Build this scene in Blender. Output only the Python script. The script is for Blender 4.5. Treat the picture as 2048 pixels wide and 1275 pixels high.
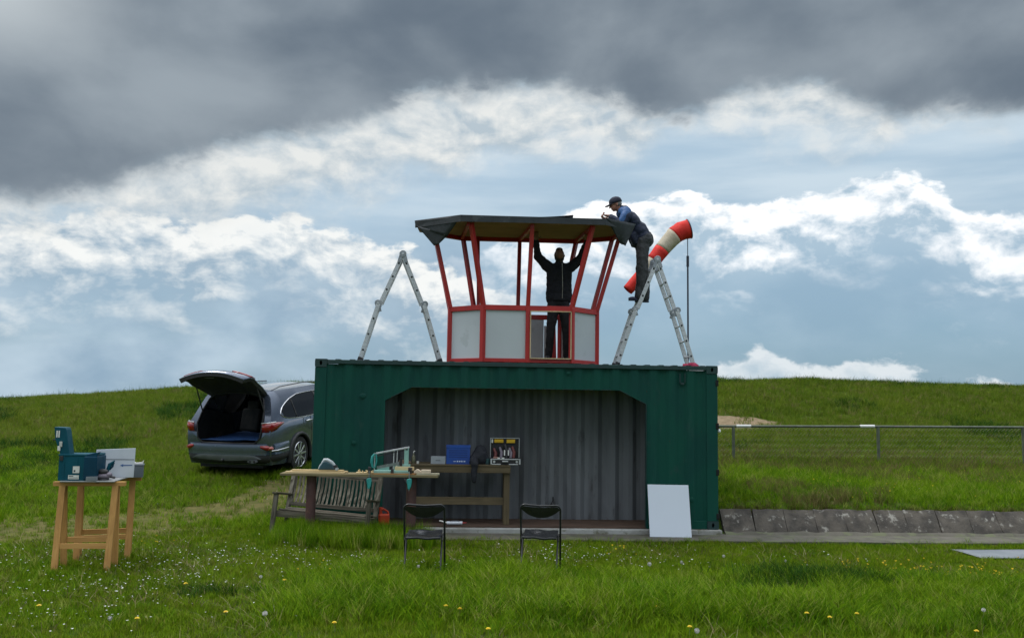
import bpy, bmesh, math, random
import numpy as np
from mathutils import Vector, Matrix, Euler

random.seed(7)
rng = np.random.default_rng(11)
R = math.radians
scene = bpy.context.scene
for o in list(bpy.data.objects):
    bpy.data.objects.remove(o)
COL = scene.collection

# ------------------------------------------------------------------ camera
cam_d = bpy.data.cameras.new('camera')
cam = bpy.data.objects.new('camera', cam_d)
COL.objects.link(cam)
scene.camera = cam
cam_d.sensor_fit = 'HORIZONTAL'
cam_d.sensor_width = 36.0
cam_d.lens = 36.0 * 1741.0 / 2048.0
cam_d.clip_start = 0.1
cam_d.clip_end = 4000.0
PITCH, ROLL = 0.0977, 0.0157
_f = Vector((0, math.cos(PITCH), math.sin(PITCH)))
_r0 = Vector((1, 0, 0))
_u0 = _r0.cross(_f)
_r = _r0 * math.cos(ROLL) + _u0 * math.sin(ROLL)
_u = -_r0 * math.sin(ROLL) + _u0 * math.cos(ROLL)
m3 = Matrix((_r, _u, -_f)).transposed()
cam.matrix_world = Matrix.Translation((0, -13.0, 1.9)) @ m3.to_4x4()

# ------------------------------------------------------------------ world
SUN_EL, SUN_AZ = R(60), R(-72)          # azimuth measured from +y towards +x
world = bpy.data.worlds.new('World')
scene.world = world
world.use_nodes = True
wn, wl = world.node_tree.nodes, world.node_tree.links
wn.clear()


class NT:
    """tiny helper for building math node chains"""
    def __init__(s, nodes, links):
        s.n, s.l = nodes, links

    def put(s, sock, v):
        if isinstance(v, bpy.types.NodeSocket):
            s.l.new(v, sock)
        elif v is not None:
            sock.default_value = v

    def math(s, op, a, b=None, c=None, clamp=False):
        n = s.n.new('ShaderNodeMath'); n.operation = op; n.use_clamp = clamp
        for i, v in enumerate((a, b, c)):
            if v is not None:
                s.put(n.inputs[i], v)
        return n.outputs[0]

    def add(s, a, b): return s.math('ADD', a, b)
    def sub(s, a, b): return s.math('SUBTRACT', a, b)
    def mul(s, a, b): return s.math('MULTIPLY', a, b)

    def ss(s, v, lo, hi, a=0.0, b=1.0):
        n = s.n.new('ShaderNodeMapRange'); n.interpolation_type = 'SMOOTHSTEP'
        for i, x in enumerate((v, lo, hi, a, b)):
            s.put(n.inputs[i], x)
        return n.outputs[0]

    def lin(s, v, lo, hi, a=0.0, b=1.0):
        n = s.n.new('ShaderNodeMapRange'); n.clamp = True
        for i, x in enumerate((v, lo, hi, a, b)):
            s.put(n.inputs[i], x)
        return n.outputs[0]

    def noise(s, vec, scale, detail=6.0, rough=0.55, dist=0.0, lac=2.0):
        n = s.n.new('ShaderNodeTexNoise'); n.noise_dimensions = '3D'
        s.put(n.inputs['Vector'], vec)
        s.put(n.inputs['Scale'], scale); n.inputs['Detail'].default_value = detail
        n.inputs['Roughness'].default_value = rough
        n.inputs['Lacunarity'].default_value = lac
        n.inputs['Distortion'].default_value = dist
        return n.outputs['Fac']

    def mix(s, f, a, b):
        n = s.n.new('ShaderNodeMix'); n.data_type = 'RGBA'
        s.put(n.inputs['Factor'], f)
        for key, v in (('A', a), ('B', b)):
            sk = [i for i in n.inputs if i.name == key and i.type == 'RGBA'][0]
            if isinstance(v, (tuple, list)):
                sk.default_value = (v[0], v[1], v[2], 1)
            else:
                s.put(sk, v)
        return [o for o in n.outputs if o.type == 'RGBA'][0]

    def comb(s, x, y, z):
        n = s.n.new('ShaderNodeCombineXYZ')
        for i, v in enumerate((x, y, z)):
            s.put(n.inputs[i], v)
        return n.outputs[0]

    def vadd(s, a, b):
        n = s.n.new('ShaderNodeVectorMath'); n.operation = 'ADD'
        s.put(n.inputs[0], a); s.put(n.inputs[1], b)
        return n.outputs[0]

    def scalecol(s, c, f):
        n = s.n.new('ShaderNodeVectorMath'); n.operation = 'SCALE'
        s.put(n.inputs[0], c); s.put(n.inputs['Scale'], f)
        return n.outputs[0]

    def curve(s, v, pts):
        """piecewise curve of v through pts (sorted), both axes in 0..1"""
        n = s.n.new('ShaderNodeFloatCurve')
        s.put(n.inputs['Value'], v)
        c = n.mapping.curves[0]
        n.mapping.use_clip = False
        n.mapping.extend = 'HORIZONTAL'
        c.points[0].location = pts[0]; c.points[1].location = pts[-1]
        for p in pts[1:-1]:
            c.points.new(p[0], p[1])
        n.mapping.update()
        return n.outputs[0]


def build_sky():
    t = NT(wn, wl)
    tc = wn.new('ShaderNodeTexCoord')
    sep = wn.new('ShaderNodeSeparateXYZ')
    wl.new(tc.outputs['Generated'], sep.inputs[0])
    dx, dy, dz = sep.outputs
    az = t.math('ARCTAN2', dx, dy)
    el = t.math('ARCSINE', dz)
    # clear air: Nishita sky, whitened by haze
    sky = wn.new('ShaderNodeTexSky'); sky.sky_type = 'NISHITA'; sky.sun_disc = False
    sky.sun_elevation = SUN_EL; sky.sun_rotation = SUN_AZ
    sky.air_density = 1.0; sky.dust_density = 1.5; sky.ozone_density = 1.5
    clear = t.scalecol(sky.outputs[0], 0.085)
    haze_f = t.ss(el, 0.02, 0.34, 0.62, 0.70)
    hz = t.mix(t.ss(el, 0.04, 0.30), (0.235, 0.420, 0.580), (0.50, 0.66, 0.78))
    base = t.mix(haze_f, clear, hz)
    # cloud coordinates: a little flattened towards the horizon
    P = t.comb(t.mul(az, 1.0), t.mul(el, 1.55), 0.0)
    azn = t.lin(az, -0.6, 0.6)
    elw = t.mul(el, 2.0)

    def edge(pts):
        return t.math('MULTIPLY', t.curve(azn, [((a + 0.6) / 1.2, e * 2.0) for a, e in pts]), 0.5)

    big = t.noise(P, 4.0, 2, 0.5)
    warp = t.comb(t.mul(t.sub(t.noise(t.vadd(P, (3, 1, 7)), 8.0, 3, 0.5), 0.5), 0.05),
                  t.mul(t.sub(t.noise(t.vadd(P, (9, 4, 2)), 8.0, 3, 0.5), 0.5), 0.05), 0.0)
    PW = t.vadd(P, warp)
    puff = t.noise(PW, 13.0, 10, 0.58)                      # cauliflower detail
    puff_hi = t.noise(t.vadd(PW, (0.006, 0.022, 0.0)), 13.0, 10, 0.58)   # the same, a bit higher up
    relief = t.sub(puff, puff_hi)                          # lit from above
    lump = t.noise(t.vadd(PW, (4, 4, 4)), 26.0, 5, 0.55)
    soft = t.noise(t.comb(t.mul(az, 1.0), t.mul(el, 2.4), 2.0), 5.0, 5, 0.48)

    col = base
    # soft grey-blue cloud masses low over the land, mostly to the left
    low_w = t.ss(az, -0.10, 0.14, 1.0, 0.35)
    m = t.mul(t.ss(soft, 0.30, 0.62), t.ss(el, 0.30, 0.13))
    m = t.mul(m, low_w)
    lowc = t.mix(t.ss(t.noise(t.vadd(P, (1, 5, 3)), 7.0, 5, 0.5), 0.36, 0.66), (0.27, 0.39, 0.51), (0.48, 0.60, 0.70))
    col = t.mix(t.mul(m, 0.9), col, lowc)

    def bank(col, top_pts, depth, amp, cbright, cdark, strength=1.0, soft_base=0.3, edge_w=0.012, k_rel=3.0, mask=None):
        top = edge(top_pts)
        d = t.add(t.sub(top, el), t.mul(t.sub(puff, 0.5), amp))   # >0 inside the cloud
        d = t.add(d, t.mul(t.sub(lump, 0.5), amp * 0.9))
        a = t.ss(d, 0.0, edge_w)
        low = t.add(t.sub(top, el), t.mul(t.sub(soft, 0.5), depth * 0.9))
        low = t.add(low, t.mul(t.sub(puff, 0.5), depth * -0.9))
        fade = t.ss(low, depth, depth * soft_base)
        a = t.mul(t.mul(a, fade), strength)
        if mask is not None:
            a = t.mul(a, mask)
        lit = t.add(t.ss(d, depth * 0.70, 0.0, 0.05, 0.85), t.mul(relief, k_rel))
        lit = t.add(lit, t.mul(t.sub(puff, 0.5), 0.9))
        c = t.mix(t.lin(lit, 0.0, 0.95), cdark, cbright)
        return t.mix(a, col, c)

    # thin bright veil under the deck
    veil = t.noise(t.comb(t.mul(az, 0.7), t.mul(el, 4.5), 5.0), 5.0, 6, 0.5)
    vm = t.mul(t.ss(veil, 0.34, 0.70), t.mul(t.ss(el, 0.14, 0.24), 0.65))
    col = t.mix(vm, col, (0.64, 0.74, 0.81))

    # far cumulus on the horizon, right
    col = bank(col, [(-0.6, 0.0), (0.04, 0.01), (0.12, 0.02), (0.20, 0.044), (0.25, 0.054), (0.29, 0.070), (0.33, 0.048), (0.39, 0.060), (0.46, 0.034), (0.6, 0.03)],
               0.085, 0.065, (0.74, 0.79, 0.82), (0.42, 0.54, 0.63), 0.9, mask=t.ss(az, 0.02, 0.20))
    # the large bright bank, right
    col = bank(col, [(-0.6, 0.15), (-0.16, 0.16), (-0.06, 0.17), (0.0, 0.19), (0.04, 0.214), (0.08, 0.229), (0.15, 0.236), (0.21, 0.236), (0.25, 0.222), (0.30, 0.234), (0.37, 0.246),
                     (0.43, 0.246), (0.463, 0.230), (0.481, 0.212), (0.51, 0.204), (0.6, 0.205)],
               0.135, 0.046, (1.10, 1.10, 1.10), (0.40, 0.53, 0.64), 1.0, 0.15, 0.009, 4.6, mask=t.ss(t.add(az, t.mul(t.sub(soft, 0.5), 0.25)), -0.10, 0.06))
    # the bank at the left, further down greyer
    col = bank(col, [(-0.6, 0.19), (-0.54, 0.180), (-0.496, 0.188), (-0.41, 0.202), (-0.35, 0.190), (-0.30, 0.210), (-0.22, 0.200), (-0.15, 0.175),
                     (-0.10, 0.165), (-0.05, 0.145), (0.01, 0.13), (0.06, 0.12), (0.6, 0.1)],
               0.150, 0.060, (0.90, 0.91, 0.89), (0.33, 0.44, 0.54), 0.95, 0.10, 0.010, 4.4, mask=t.ss(t.add(az, t.mul(t.sub(soft, 0.5), 0.25)), 0.08, -0.08))
    # warm white cloud torn from the edge of the dark deck
    deck_pts = [(-0.6, 0.172), (-0.54, 0.182), (-0.427, 0.212), (-0.369, 0.240), (-0.312, 0.262), (-0.225, 0.290), (-0.158, 0.312), (-0.10, 0.328),
                (-0.018, 0.345), (0.041, 0.346), (0.10, 0.330), (0.158, 0.312), (0.226, 0.318), (0.271, 0.336), (0.351, 0.326), (0.407, 0.300), (0.475, 0.290), (0.6, 0.284)]
    de = edge(deck_pts)
    rag = t.add(t.mul(t.sub(puff, 0.5), 0.075), t.mul(t.sub(lump, 0.5), 0.02))
    dd = t.add(t.sub(el, de), rag)                         # >0 inside the deck
    frw = edge([(-0.6, 0.02), (-0.44, 0.04), (-0.36, 0.075), (-0.27, 0.085), (-0.18, 0.085), (-0.10, 0.085), (-0.02, 0.085), (0.05, 0.075), (0.12, 0.055), (0.18, 0.012),
                (0.22, 0.01), (0.26, 0.035), (0.33, 0.052), (0.40, 0.038), (0.44, 0.012), (0.6, 0.012)])
    fd = t.add(t.add(dd, frw), t.mul(t.sub(t.noise(t.vadd(PW, (7, 7, 1)), 9.0, 7, 0.52), 0.5), 0.10))
    fr = t.ss(fd, -0.012, 0.045)
    frc = t.mix(t.lin(t.add(t.mul(relief, 3.2), t.mul(t.noise(t.vadd(PW, (2, 7, 5)), 7.0, 8, 0.52), 1.0)), 0.10, 0.85), (0.44, 0.52, 0.58), (0.78, 0.79, 0.77))
    col = t.mix(t.mul(fr, 0.93), col, frc)
    # the dark deck itself: soft, few edges
    dn = t.noise(t.comb(t.mul(az, 1.0), t.mul(el, 1.55), 9.0), 4.4, 8, 0.46, 0.25)
    dn2 = t.noise(t.comb(t.mul(az, 0.6), t.mul(el, 1.8), 4.0), 3.4, 3, 0.45)
    dk = t.mix(t.ss(t.add(t.add(t.mul(dn, 0.70), t.mul(dn2, 0.42)), t.mul(t.sub(puff, 0.5), 0.10)), 0.40, 0.76), (0.128, 0.166, 0.212), (0.300, 0.350, 0.395))
    dk = t.mix(t.mul(t.ss(az, -0.40, -0.58), t.ss(el, 0.30, 0.40)), dk, (0.50, 0.55, 0.58))
    dk = t.mix(t.ss(dd, 0.034, 0.0), dk, t.mix(t.ss(t.add(puff, t.mul(relief, 2.0)), 0.30, 0.70), (0.24, 0.30, 0.35), (0.50, 0.56, 0.60)))
    col = t.mix(t.ss(dd, -0.004, 0.024), col, dk)
    # overhead the cover thins to bright broken cloud, as over any overcast field
    zen = t.mix(t.ss(t.noise(tc.outputs['Generated'], 3.2, 6, 0.55), 0.36, 0.66), (1.20, 1.32, 1.46), (2.05, 2.10, 2.16))
    col = t.mix(t.ss(el, 0.46, 0.82), col, zen)
    # below the horizon: land
    col = t.mix(t.ss(el, -0.01, -0.06), col, (0.05, 0.07, 0.03))
    bg = wn.new('ShaderNodeBackground'); wl.new(col, bg.inputs['Color'])
    bg.inputs['Strength'].default_value = 0.97
    out = wn.new('ShaderNodeOutputWorld'); wl.new(bg.outputs[0], out.inputs[0])


build_sky()
world.cycles.sampling_method = 'MANUAL'
world.cycles.sample_map_resolution = 512

# ------------------------------------------------------------------ sun (behind thin cloud) and exposure
sun_d = bpy.data.lights.new('sun', 'SUN')
sun = bpy.data.objects.new('sun', sun_d); COL.objects.link(sun)
sun_d.energy = 1.5
sun_d.angle = R(16)
sun_d.color = (1.0, 0.96, 0.90)
_sd = Vector((math.sin(SUN_AZ) * math.cos(SUN_EL), math.cos(SUN_AZ) * math.cos(SUN_EL), math.sin(SUN_EL)))
sun.rotation_euler = _sd.to_track_quat('Z', 'Y').to_euler()
sun.location = (-20, 5, 30)

vs = scene.view_settings
vs.view_transform = 'Standard'
vs.look = 'None'
vs.exposure = 0.15
vs.gamma = 1.0
vs.use_curve_mapping = False
scene.render.engine = 'CYCLES'
scene.cycles.max_bounces = 6
scene.cycles.transparent_max_bounces = 12
scene.cycles.use_denoising = True

# ------------------------------------------------------------------ helpers
def V(*a):
    return Vector(a[0]) if len(a) == 1 else Vector(a)


class MB:
    """collects shapes; build() links them as ONE mesh object"""
    def __init__(s):
        s.v, s.f = [], []

    def add(s, vs_, fs_):
        o = len(s.v)
        s.v += [tuple(v) for v in vs_]
        s.f += [tuple(i + o for i in f) for f in fs_]
        return s

    def box(s, c, d, rot=None):
        c = V(c)
        h = [x / 2 for x in d]
        M = rot if rot is not None else Matrix.Identity(3)
        if isinstance(M, (tuple, list)):
            M = Euler(M).to_matrix()
        vs_ = [c + M @ V(sx * h[0], sy * h[1], sz * h[2]) for sx in (-1, 1) for sy in (-1, 1) for sz in (-1, 1)]
        return s.add(vs_, [(0, 1, 3, 2), (4, 6, 7, 5), (0, 4, 5, 1), (2, 3, 7, 6), (0, 2, 6, 4), (1, 5, 7, 3)])

    def span(s, x0, x1, y0, y1, z0, z1):
        return s.box(((x0 + x1) / 2, (y0 + y1) / 2, (z0 + z1) / 2), (abs(x1 - x0), abs(y1 - y0), abs(z1 - z0)))

    def beam(s, a, b, w, h, up=(0, 0, 1), ext=0.0):
        a, b = V(a), V(b)
        d = (b - a).normalized()
        a, b = a - d * ext, b + d * ext
        u = V(up); u = u - d * u.dot(d)
        if u.length < 1e-6:
            u = V(1, 0, 0) - d * d.x
        u.normalize()
        sd = d.cross(u)
        vs_ = [p + sd * (i * w / 2) + u * (j * h / 2) for p in (a, b) for i, j in ((-1, -1), (1, -1), (1, 1), (-1, 1))]
        return s.add(vs_, [(0, 3, 2, 1), (4, 5, 6, 7), (0, 1, 5, 4), (1, 2, 6, 5), (2, 3, 7, 6), (3, 0, 4, 7)])

    def ring(s, c, d, r, n, ref=None):
        d = V(d).normalized()
        a = V(ref) if ref is not None else (V(0, 0, 1) if abs(d.z) < 0.9 else V(1, 0, 0))
        x = a - d * a.dot(d); x.normalize(); y = d.cross(x)
        return [V(c) + x * (r * math.cos(2 * math.pi * k / n)) + y * (r * math.sin(2 * math.pi * k / n)) for k in range(n)]

    def cyl(s, a, b, r0, r1=None, n=12, caps=True):
        a, b = V(a), V(b); r1 = r0 if r1 is None else r1
        A, B_ = s.ring(a, b - a, r0, n), s.ring(b, b - a, r1, n)
        fs_ = [(k, (k + 1) % n, n + (k + 1) % n, n + k) for k in range(n)]
        if caps:
            fs_ += [tuple(reversed(range(n))), tuple(range(n, 2 * n))]
        return s.add(A + B_, fs_)

    def tube(s, pts, r, n=8, closed=False, caps=True):
        pts = [V(p) for p in pts]; m = len(pts)
        rs = r if isinstance(r, (list, tuple)) else [r] * m
        rings, ref = [], None
        for i, p in enumerate(pts):
            if closed:
                d = pts[(i + 1) % m] - pts[i - 1]
            else:
                d = pts[min(i + 1, m - 1)] - pts[max(i - 1, 0)]
            d.normalize()
            if ref is None:
                ref = V(0, 0, 1) if abs(d.z) < 0.9 else V(1, 0, 0)
            x = ref - d * ref.dot(d)
            if x.length < 1e-5:
                x = V(0, 1, 0) - d * d.y
            x.normalize(); ref = x; y = d.cross(x)
            rings.append([p + x * (rs[i] * math.cos(2 * math.pi * k / n)) + y * (rs[i] * math.sin(2 * math.pi * k / n)) for k in range(n)])
        return s.loft(rings, closed_ring=True, loop=closed, caps=caps and not closed)

    def loft(s, rings, closed_ring=True, loop=False, caps=True):
        n = len(rings[0]); m = len(rings); fs_ = []
        for i in range(m if loop else m - 1):
            j = (i + 1) % m
            for k in range(n if closed_ring else n - 1):
                k2 = (k + 1) % n
                fs_.append((i * n + k, i * n + k2, j * n + k2, j * n + k))
        if caps and closed_ring and not loop:
            fs_ += [tuple(reversed(range(n))), tuple((m - 1) * n + k for k in range(n))]
        return s.add([p for r_ in rings for p in r_], fs_)

    def lathe(s, prof, c=(0, 0, 0), axis=(0, 0, 1), n=24, closed=False):
        """prof: (radius, height along the axis)"""
        rings = [s.ring(V(c) + V(axis).normalized() * h, axis, max(r_, 1e-4), n) for r_, h in prof]
        return s.loft(rings, loop=closed, caps=not closed)

    def prism(s, poly, a, ax, ay, az, depth):
        """polygon (u,v) in the plane a + u*ax + v*ay, extruded by depth along az"""
        a, ax, ay, az = V(a), V(ax), V(ay), V(az)
        n = len(poly)
        A = [a + ax * u + ay * v for u, v in poly]
        B_ = [p + az * depth for p in A]
        return s.add(A + B_, [tuple(reversed(range(n))), tuple(range(n, 2 * n))] + [(k, (k + 1) % n, n + (k + 1) % n, n + k) for k in range(n)])

    def sphere(s, c, r, nu=16, nv=10, rot=None):
        c = V(c); r = (r, r, r) if not isinstance(r, (tuple, list)) else r
        M = rot if rot is not None else Matrix.Identity(3)
        rings = []
        for i in range(nv + 1):
            th = math.pi * i / nv
            rr = max(math.sin(th), 1e-4)
            rings.append([c + M @ V(r[0] * rr * math.cos(2 * math.pi * k / nu), r[1] * rr * math.sin(2 * math.pi * k / nu), -r[2] * math.cos(th)) for k in range(nu)])
        return s.loft(rings, caps=False)

    def capsule(s, a, b, r0, r1, n=14):
        a, b = V(a), V(b)
        s.cyl(a, b, r0, r1, n)
        s.sphere(a, r0, n, 8); s.sphere(b, r1, n, 8)
        return s

    def build(s, name, mat, parent=None, smooth=0, bevel=0.0, seg=2, sub=0, solid=0.0):
        me = bpy.data.meshes.new(name)
        me.from_pydata(s.v, [], s.f)
        bm = bmesh.new(); bm.from_mesh(me)
        bmesh.ops.remove_doubles(bm, verts=bm.verts, dist=1e-5)
        bmesh.ops.recalc_face_normals(bm, faces=bm.faces)
        bm.to_mesh(me); bm.free()
        return link(name, me, mat, parent, smooth, bevel, seg, sub, solid)


def link(name, me, mat, parent=None, smooth=0, bevel=0.0, seg=2, sub=0, solid=0.0):
    if mat is not None:
        me.materials.append(mat)
    if smooth:
        for p in me.polygons:
            p.use_smooth = True
        me.set_sharp_from_angle(angle=R(smooth))
    o = bpy.data.objects.new(name, me)
    COL.objects.link(o)
    if parent is not None:
        o.parent = parent
    if solid:
        m = o.modifiers.new('solid', 'SOLIDIFY'); m.thickness = solid; m.offset = 0
    if bevel:
        m = o.modifiers.new('bevel', 'BEVEL'); m.width = bevel; m.segments = seg; m.limit_method = 'ANGLE'; m.angle_limit = R(40)
    if sub:
        m = o.modifiers.new('sub', 'SUBSURF'); m.levels = sub; m.render_levels = sub
    return o


def tag(o, label=None, cat=None, group=None, kind=None):
    if label: o['label'] = label
    if cat: o['category'] = cat
    if group: o['group'] = group
    if kind: o['kind'] = kind
    return o


def thing(name, label, cat, loc=(0, 0, 0), rotz=0.0, group=None, rot=None):
    o = bpy.data.objects.new(name, None)
    o.empty_display_size = 0.1
    COL.objects.link(o)
    o.location = loc
    o.rotation_euler = rot if rot is not None else (0, 0, rotz)
    return tag(o, label, cat, group)


def copy_tree(o, parent=None):
    c = o.copy(); COL.objects.link(c); c.parent = parent
    for ch in list(o.children):
        copy_tree(ch, c)
    return c


# ------------------------------------------------------------------ materials
def principled(name):
    m = bpy.data.materials.new(name); m.use_nodes = True
    nt = m.node_tree
    b = nt.nodes['Principled BSDF']
    return m, nt, b, NT(nt.nodes, nt.links)


def pm(name, c1, c2=None, scale=6.0, rough=0.6, metal=0.0, bump=0.0, bscale=60.0, detail=5.0, stretch=(1, 1, 1), lo=0.35, hi=0.65,
       spots=None, spot_scale=9.0, spot_lo=0.58, spot_hi=0.66, coat=0.0, spec=0.5, rvar=0.12):
    """a procedural surface: two tones mixed by noise, optional third-tone spots, fine relief"""
    m, nt, b, t = principled(name)
    tc = nt.nodes.new('ShaderNodeTexCoord')
    mp = nt.nodes.new('ShaderNodeMapping'); mp.inputs['Scale'].default_value = stretch
    nt.links.new(tc.outputs['Object'], mp.inputs[0])
    vec = mp.outputs[0]
    c2 = c2 or tuple(x * 0.75 for x in c1)
    n = t.noise(vec, scale, detail, 0.58)
    col = t.mix(t.ss(n, lo, hi), c1, c2)
    if spots:
        col = t.mix(t.ss(t.noise(t.vadd(vec, (5, 2, 9)), spot_scale, 6, 0.62), spot_lo, spot_hi), col, spots)
    nt.links.new(col, b.inputs['Base Color'])
    b.inputs['Metallic'].default_value = metal
    nt.links.new(t.lin(t.noise(t.vadd(vec, (1, 8, 3)), scale * 2.3, 4, 0.6), 0.3, 0.7, max(rough - rvar, 0.02), min(rough + rvar, 1)), b.inputs['Roughness'])
    b.inputs['Coat Weight'].default_value = coat
    b.inputs['Specular IOR Level'].default_value = spec
    if bump:
        bn = nt.nodes.new('ShaderNodeBump'); bn.inputs['Strength'].default_value = 1.0
        bn.inputs['Distance'].default_value = bump
        nt.links.new(t.noise(vec, bscale, 4, 0.6), bn.inputs['Height'])
        nt.links.new(bn.outputs[0], b.inputs['Normal'])
    return m


def wood(name, c1, c2, axis='x', knots=None, rough=0.7, grain=1.0, bump=0.0015):
    """grain along one axis"""
    st = {'x': (1.2, 26, 26), 'y': (26, 1.2, 26), 'z': (26, 26, 1.2)}[axis]
    m, nt, b, t = principled(name)
    tc = nt.nodes.new('ShaderNodeTexCoord')
    mp = nt.nodes.new('ShaderNodeMapping'); mp.inputs['Scale'].default_value = tuple(x * grain for x in st)
    nt.links.new(tc.outputs['Object'], mp.inputs[0])
    n = t.noise(mp.outputs[0], 1.6, 6, 0.6, 0.6)
    col = t.mix(t.ss(n, 0.3, 0.7), c1, c2)
    big = t.noise(tc.outputs['Object'], 2.5, 3, 0.5)
    col = t.mix(t.mul(t.ss(big, 0.4, 0.7), 0.35), col, tuple(x * 0.6 for x in c2))
    if knots:
        mk = nt.nodes.new('ShaderNodeMapping'); mk.inputs['Scale'].default_value = tuple(6 if x > 2 else 3 for x in st)
        nt.links.new(tc.outputs['Object'], mk.inputs[0])
        vo = nt.nodes.new('ShaderNodeTexVoronoi'); vo.inputs['Scale'].default_value = 1.4
        nt.links.new(mk.outputs[0], vo.inputs['Vector'])
        col = t.mix(t.ss(vo.outputs['Distance'], 0.16, 0.07), col, knots)
    nt.links.new(col, b.inputs['Base Color'])
    b.inputs['Roughness'].default_value = rough
    b.inputs['Specular IOR Level'].default_value = 0.3
    bn = nt.nodes.new('ShaderNodeBump'); bn.inputs['Distance'].default_value = bump
    nt.links.new(n, bn.inputs['Height']); nt.links.new(bn.outputs[0], b.inputs['Normal'])
    return m


def glassy(name, tint, rough=0.03, alpha=0.35):
    """thin tinted pane: part mirror, part see-through"""
    m, nt, b, t = principled(name)
    nt.nodes.remove(b)
    gl = nt.nodes.new('ShaderNodeBsdfGlossy'); gl.inputs['Roughness'].default_value = rough
    gl.inputs['Color'].default_value = (0.9, 0.92, 0.95, 1)
    tr = nt.nodes.new('ShaderNodeBsdfTransparent'); tr.inputs['Color'].default_value = (*tint, 1)
    fr = nt.nodes.new('ShaderNodeFresnel'); fr.inputs['IOR'].default_value = 1.5
    mx = nt.nodes.new('ShaderNodeMixShader')
    nt.links.new(fr.outputs[0], mx.inputs[0]); nt.links.new(tr.outputs[0], mx.inputs[1]); nt.links.new(gl.outputs[0], mx.inputs[2])
    out = nt.nodes['Material Output']; nt.links.new(mx.outputs[0], out.inputs['Surface'])
    return m


# ------------------------------------------------------------------ smooth value noise for the terrain and the planting
_lat = rng.random((64, 64, 8))


def vnoise(x, y, sc=1.0, k=0):
    x = np.asarray(x, float) * sc + 17.3 * k; y = np.asarray(y, float) * sc + 9.1 * k
    xi, yi = np.floor(x).astype(int), np.floor(y).astype(int)
    fx, fy = x - xi, y - yi
    fx, fy = fx * fx * (3 - 2 * fx), fy * fy * (3 - 2 * fy)
    L = _lat[:, :, k % 8]
    g = lambda i, j: L[i % 64, j % 64]
    return (g(xi, yi) * (1 - fx) + g(xi + 1, yi) * fx) * (1 - fy) + (g(xi, yi + 1) * (1 - fx) + g(xi + 1, yi + 1) * fx) * fy


def fbm(x, y, sc=1.0, k=0, o=3):
    return sum(vnoise(x, y, sc * 2 ** i, k + i) * 0.5 ** i for i in range(o)) / sum(0.5 ** i for i in range(o))


def sstep(v, a, b):
    t_ = np.clip((np.asarray(v, float) - a) / (b - a), 0, 1)
    return t_ * t_ * (3 - 2 * t_)


# the container's frame: everything on and beside it is laid out in it
CX, CY, CYAW = 0.116, 0.070, 0.0563
_cc, _cs = math.cos(CYAW), math.sin(CYAW)


def cw(x, y, z=0.0):
    """container frame -> world"""
    return (CX + _cc * x - _cs * y, CY + _cs * x + _cc * y, z)


def cl_xy(x, y):
    """world -> container frame (arrays)"""
    dx_, dy_ = np.asarray(x, float) - CX, np.asarray(y, float) - CY
    return _cc * dx_ + _cs * dy_, -_cs * dx_ + _cc * dy_


_LY = [-30, -2, -1, 0, 2, 4, 7, 12, 17]
_LZ = [0, 0, 0.06, 0.13, 0.30, 0.50, 0.86, 1.55]
_RY = [-30, 0.10, 0.34, 0.62, 2.5, 5, 8, 11, 14, 17]
_RZ = [0.0, -0.02, 0.34, 0.45, 0.58, 0.78, 1.15, 1.62, 2.26]


def crest(x):
    return np.interp(x, [-40, -17.5, -14.1, -11.2, -7, 0, 7, 12, 17.6, 40], [1.0, 1.66, 1.98, 2.26, 2.45, 2.7, 2.80, 2.86, 2.78, 2.6])


def height(x, y):
    x = np.asarray(x, float); y = np.asarray(y, float)
    lx, ly = cl_xy(x, y)
    c = crest(x)
    lz = np.empty_like(x); rz = np.empty_like(x)
    yl = np.clip(y, -30, 17)
    # piecewise with the last knot following the crest
    lz = np.interp(yl, _LY[:-1], _LZ)
    t_ = sstep(yl, 11.0, 17.0)
    lz = np.where(yl > 12, 1.55 + (c - 1.55) * np.clip((yl - 12) / 5, 0, 1), lz)
    lyc = np.clip(ly, -30, 17)
    rz = np.interp(lyc, _RY[:-1], _RZ)
    rz = np.where(lyc > 14, 2.26 + (c - 2.26) * np.clip((lyc - 14) / 3, 0, 1), rz)
    w = sstep(lx, -2.95, -2.55)           # 0 left ... 1 right
    wb = sstep(lx, -6, 6)
    w = np.where(ly > 2.4, w * (1 - sstep(ly, 2.4, 4)) + wb * sstep(ly, 2.4, 4), w)
    z = lz * (1 - w) + rz * w
    # nothing under the container
    inside = sstep(lx, -3.0, -2.6) * (1 - sstep(lx, 2.8, 3.0)) * (1 - sstep(ly, 2.5, 3.2))
    z = z * (1 - inside)
    # uneven ground
    hill = sstep(y, 5.0, 9.0)
    z = z + (fbm(x, y, 0.45, 1) - 0.5) * (0.05 + 0.16 * hill) * (1 - inside) * (1 - 0.9 * sstep(lx, 2.6, 3.0) * (1 - sstep(ly, 0.5, 1.5)))
    # beyond the crest the land falls away
    z = z - sstep(y, 17.5, 50) * 7.0
    return z


def hz(x, y):
    return float(height(np.array([x]), np.array([y]))[0])

# ------------------------------------------------------------------ ground sheet
def seg_dist(x, y, pts):
    d = np.full(np.shape(x), 1e9)
    for (x0, y0), (x1, y1) in zip(pts[:-1], pts[1:]):
        vx, vy = x1 - x0, y1 - y0
        t_ = np.clip(((x - x0) * vx + (y - y0) * vy) / (vx * vx + vy * vy), 0, 1)
        d = np.minimum(d, np.hypot(x - x0 - t_ * vx, y - y0 - t_ * vy))
    return d


TRACK = [(-16, -2.2), (-10, -1.0), (-7.0, -0.7), (-5.4, -0.25), (-4.4, 0.5), (-3.9, 1.8), (-3.7, 3.2)]


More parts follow.
